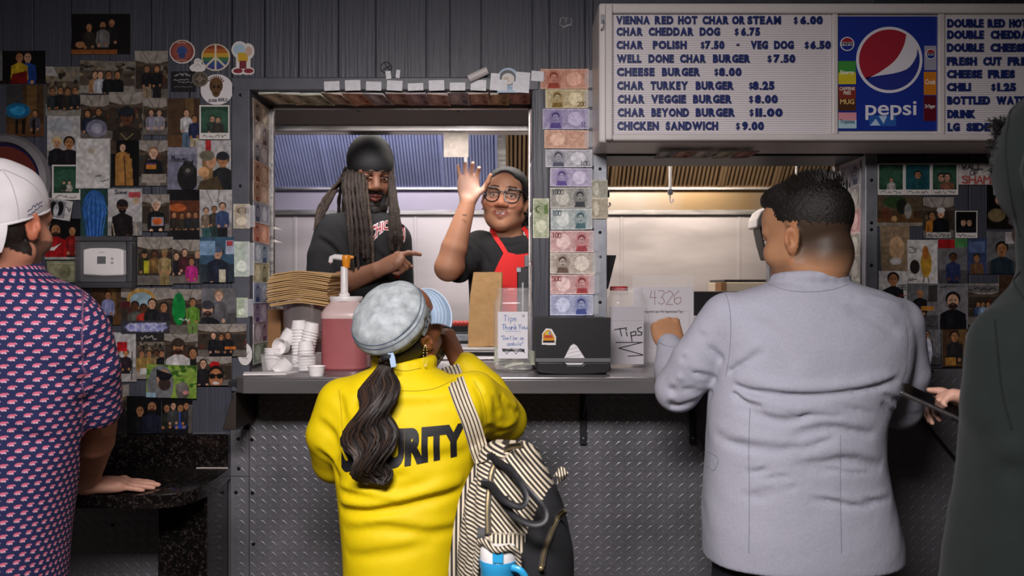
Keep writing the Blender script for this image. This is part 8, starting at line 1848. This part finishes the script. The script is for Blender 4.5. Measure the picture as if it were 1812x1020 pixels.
    for k in range(20):                                  # the thick fall on the left of the face
        t = k / 19; lay = k % 3; x0, x1 = 607 + 40 * t, 618 + 40 * t + rr.uniform(-4, 4); y1 = rr.uniform(452, 492) - 10 * t; ya = Y - .05 - .025 * lay; py0 = 322 - 18 * t
        loc([W(x0 + 2, py0 - 14, ya + .05), W(x0, py0 + 8, ya + .012 - .02 * t), W((x0 * .6 + x1 * .4), 370, ya - .01 - .03 * t), W(x1 - 2, 415, Y - .125 - .012 * lay), W(x1, y1, Y - .14 - .012 * lay)])
    for k in range(9):                                   # right of the face
        t = k / 8; x0 = 687 + 7 * t; x1 = 690 + 20 * t + rr.uniform(-2, 2); lay = k % 2
        loc([W(x0, 288, Y - .035 + .03 * t), W(x0 + 2, 312, Y - .06), W(x0 + 4 + 4 * t, 360, Y - .1 - .01 * lay), W(x1 - 1, 410, Y - .13 - .01 * lay), W(x1 + 1, rr.uniform(430, 452), Y - .135)], .0068)
    for k in range(11):                                  # behind the shoulder, left
        t = k / 10; loc([W(612 - 2 * t, 296 + 14 * t, Y + .0), W(602 - 8 * t, 322 + 6 * t, Y + .03 - .04 * t), W(588 - 14 * t + rr.uniform(-3, 3), 346 + 4 * t, Y - .02), W(572 - 10 * t + rr.uniform(-4, 4), 374 + rr.uniform(-6, 6), Y - .03), W(562 - 6 * t, 396 + 12 * t, Y - .05)], .0062)
    for k in range(12): t = k / 11; loc([W(608 + 70 * t, 310, Y + .07), W(600 + 80 * t, 360, Y + .12), W(600 + 80 * t, 430, Y + .15), W(604 + 76 * t, 480, Y + .16)], .0075)
    ch = MB(); ch.box(W(698, 492, .42), W(708, 482, .425)); ch.build('red_pendant', mat('red_plastic', '#b01c1c', .4), e, bevel=.001)
    legs(e, wx(640, Y), Y + .02, wz(630, Y), .17, cloth_mat('black_trousers_c', '#17171a', .85), mat('black_shoe', '#151416', .4), fwd=-1, spread=.09, h=.013)
cook_man()

# ------------------------------------------------------------------ cook in glasses and a red apron, waving
def cook_woman():
    Y = .68; e = empty('person', (wx(895, Y), Y, 0), 'cook in glasses, black tee and red apron, waving an open hand', 'person'); sk = '#a6765c'
    hf = Frame(W(895, 353, Y), (-.12, -.98, .06), (.1, .05, 1), 1.08)
    s = Sdf((wx(755, .5), .36, wz(520, Y)), (wx(975, Y), Y + .15, wz(290, .5)), .0028)
    head(s, hf, nose=1.15, full=1.14, jaw=1.12, lips=1.1, smile=1.0, ears=(1, 1), chub=1.05, lid=.0075)
    nb = np.array(W(900, 436, Y + .01)); s.cone(hf.p(0, -.02, -.06), nb, .058, .07, .03); sh = np.array(W(846, 438, Y)); el = np.array(W(793, 474, .5)); wr = np.array(W(829, 356, .5))
    s.chain([nb, sh, el], [.055, .056, .05], .025); s.chain([el, el + (wr - el) * .3, wr], [.049, .049, .029], .015)
    hand(s, wr, (.0, -.06, 1), (.12, -1, .0), (1, 0, 0), [(34, 34, 22), (30, 30, 16), (16, 20, 12), (6, 12, 6)], .98, spread=.22, thumb=[(.55, .75, .35), (.8, .45, .4), (.9, .3, .4)])
    pc = wr + np.array((0, -.03, .05))
    def col(V):
        L = hf.inv(V); c = np.ones((len(V), 3)) * rgb(sk); x, y, z = L.T; near = (np.abs(L) < .16).all(1)
        hd = (V[:, 0] < wx(858, .5)) & (V[:, 2] > wr[2] - .01); pal = hd & (V[:, 1] < wr[1] - .004); t = np.clip((V[:, 2] - (wr[2] - .01)) / .03, 0, 1)[:, None] * pal[:, None]; c = c * (1 - t) + rgb('#dfb09a') * t
        lip = near & (y > .08) & (np.abs(x) < .028) & (np.abs(z + .0685 - 9 * x * x) < .0125 - .25 * np.abs(x)); c[lip] = rgb('#84483e'); teeth = near & (y > .08) & (np.abs(x) < .015) & (np.abs(z + .0655 - 8 * x * x) < .0026); c[teeth] = rgb('#c9beb6')
        br = near & (np.abs(z - .031 + 7 * (np.abs(x) - .034) ** 2) < .003) & (y > .055) & (np.abs(x) > .012) & (np.abs(x) < .05); c[br] = rgb('#2a1812')
        el_ = near & (np.abs(np.abs(x) - .031) < .017) & (np.abs(z - .0075) < .0022) & (y > .074); c[el_] = rgb('#2a1812')
        ck = near & (y > .05) & (z < -.01) & (z > -.05); c[ck] = c[ck] * np.array([1.06, .98, .96]); return c
    sdf_obj(s, 'body', skin_mat('skin_warm'), e, col); eyes(hf, e, '#2c1a10', (-.1, -.08))
    # tattoo line on the forearm
    # hair: parted, pulled back, curls at the sides
    h = Sdf(hf.p(0, 0, 0) - .17, hf.p(0, 0, 0) + .17, .0034); h.ell(hf.p(0, -.016, .038), np.array((.085, .101, .0865)) * 1.08, hf.R, .01); h.ell(hf.p(0, .04, .062), np.array((.062, .058, .048)) * 1.08, hf.R, .02); h.ell(hf.p(0, -.05, -.03), np.array((.07, .06, .07)), hf.R, .02)
    h.ell(hf.p(0, .13, -.012), np.array((.066, .1, .108)) * 1.08, hf.R, .006, 'sub'); h.box(hf.p(0, .12, -.08), (.13, .1, .08), hf.R, .01, .01, 'sub')
    for q in (-1, 1):
        for k in range(6): a = .3 + .22 * k; h.crease([hf.p(q * .006, .06 - .02 * k, .1 + .004 * k), hf.p(q * .05, .035 - .03 * k, .085), hf.p(q * .082, -.0 - .03 * k, .03)], .004, .004)
    HM = mat('black_waved_hair', '#0d0a0b', .6, noise=.3, nscale=60, bump=.7, bscale=110, bdist=.003); ho, _, _ = sdf_obj(h, 'hair', HM, e, None, 1)
    rr = random.Random(4); mb = MB()
    for q, n, px, py0, py1 in ((-1, 34, 864, 330, 390), (1, 34, 932, 345, 415)):
        for k in range(n):
            x = px + rr.uniform(-5, 5) * (1 if q < 0 else 1.3); y = Y - .02 + rr.uniform(-.02, .04) + (.03 if q > 0 else 0); ph = rr.uniform(0, 6); a = rr.uniform(py0 - 6, py0 + 18); b_ = rr.uniform(py1 - 22, py1)
            mb.tube([W(x + 2.2 * math.sin(t * 14 + ph), a + (b_ - a) * t, y + .004 * math.cos(t * 14 + ph)) for t in np.linspace(0, 1, 16)], .0026, 5)
    mb.build('curls', HM, ho, sm=70, fix=False)
    # glasses
    G = mat('black_acetate', '#131113', .2); gl = MB(); lens = MB()
    rim0 = [(-.023, .012), (-.01, .0165), (.006, .0175), (.021, .018), (.027, .012), (.024, -.004), (.017, -.0165), (.0, -.021), (-.015, -.017), (-.022, -.006)]
    for q in (-1, 1):
        P = spline([(q * (.035 + a * 1.1), .109 - .9 * (abs(a + .034) ** 2) * 4, z * 1.25 - .002) for a, z in rim0 + rim0[:1]], 40); P3 = [hf.p(*p) for p in P]; gl.tube(P3, .0026, 6, caps=False)
        cpt = hf.p(q * .0335, .105, 0); lens.add([cpt] + P3[:-1], [(0, i + 1, (i + 1) % (len(P3) - 1) + 1) for i in range(len(P3) - 1)])
        gl.tube([hf.p(q * .062, .1, .017), hf.p(q * .077, .085, .015), hf.p(q * .083, .0, .006)], [.0036, .003, .002], 6)
        gl.tube([hf.p(q * (.035 + x), .11 - abs(x) * .12, .02) for x in (-.014, 0, .014, .027)], .0036, 6)
    gl.tube([hf.p(-.012, .11, .006), hf.p(0, .114, .009), hf.p(.012, .11, .006)], .0026, 6)
    go = gl.build('glasses', G, e, sm=60); lens.build('lenses', mat('lens_glass', '#e8e4e8', .03, alpha=.04, spec=.3), go, fix=False)
    MB().ball(hf.p(-.083, .0, -.042), .004).ball(hf.p(.083, .0, -.042), .004).build('earrings', mat('silver_stud', '#c9c4c0', .2, metal=.9), e)
    # tee
    M = cloth_mat('black_cotton_b', '#111013', .9, noise=.08)
    g = Sdf((wx(770, Y), .36, wz(680, Y)), (wx(1010, Y), Y + .24, wz(395, Y)), .005)
    g.column(torso_rows([(418, 866, 938, .07), (426, 848, 956, .09), (440, 834, 968, .11), (470, 828, 978, .13), (520, 830, 984, .145), (590, 832, 986, .15), (680, 832, 990, .155)], Y), 2.3, .02); g.cone(W(900, 395, Y), W(898, 424, Y - .012), .07, .066, .008, None, 'sub')
    g.chain([W(850, 442, Y), W(824, 460, .6), W(808, 470, .55)], [.078, .074, .07], .025); a = np.array(W(808, 470, .55)) - np.array(W(824, 460, .6)); a /= np.linalg.norm(a); g.box(np.array(W(806, 471, .545)) + a * .07, (.1, .06, .1), Frame((0, 0, 0), a, (0, 0, 1)).R, .004, .004, 'sub')
    g.cone(W(955, 445, Y), W(975, 540, Y - .02), .07, .062, .03)
    fold = folder(g, Y - .1)
    for pts, r, d in (([(818, 430), (838, 450), (850, 485)], .01, .008), ([(826, 420), (850, 440), (868, 470)], .011, .007), ([(822, 480), (846, 500), (870, 506)], .011, .008), ([(880, 430), (900, 436), (925, 430)], .008, .005)): fold(pts, r, d)
    o, V, Q = sdf_obj(g, 'black_tee', M, e, None, 2); b = bvh_of(V, Q); y0 = Y - .12
    R_ = cloth_mat('red_apron_cloth', '#c41a18', .8, noise=.05)
    bib = [(893, 444), (900, 447), (915, 451), (930, 449), (946, 445), (952, 462), (966, 500), (972, 560), (972, 660), (850, 660), (856, 560), (868, 498), (882, 466)]
    drape('apron_bib', [(wx(a_, y0), wz(c, y0)) for a_, c in bib], [tuple(range(len(bib)))], b, y0, .007, R_, e, .015)
    def strap(pts):
        P = []
        for px, py in pts:
            hh = b.ray_cast(Vector((wx(px, y0), 0, wz(py, y0))), Vector((0, 1, 0))); P.append((hh[0] if hh[0] else Vector((wx(px, y0), Y - .04, wz(py, y0)))) - Vector((0, .006, 0)))
        q = MB(); P = [Vector(p) for p in spline(P, 16)]; q.ribbon(P, (1, 0, .35), .017, .003); q.build('apron_strap', R_, e)
    strap([(869, 401), (873, 412), (880, 424), (888, 436), (896, 450)]); strap([(926, 400), (932, 408), (938, 420), (942, 434), (944, 448)])
    MB().tube([W(818, 380, .455), W(822, 381, .452), W(826, 380.5, .452)], .0016, 5).build('forearm_tattoo', mat('ink', '#4a3a38', .7), e)
    legs(e, wx(905, Y), Y + .02, wz(670, Y), .18, cloth_mat('black_trousers_d', '#17171a', .85), mat('black_shoe', '#151416', .4), fwd=-1, spread=.09, h=.013)
cook_woman()
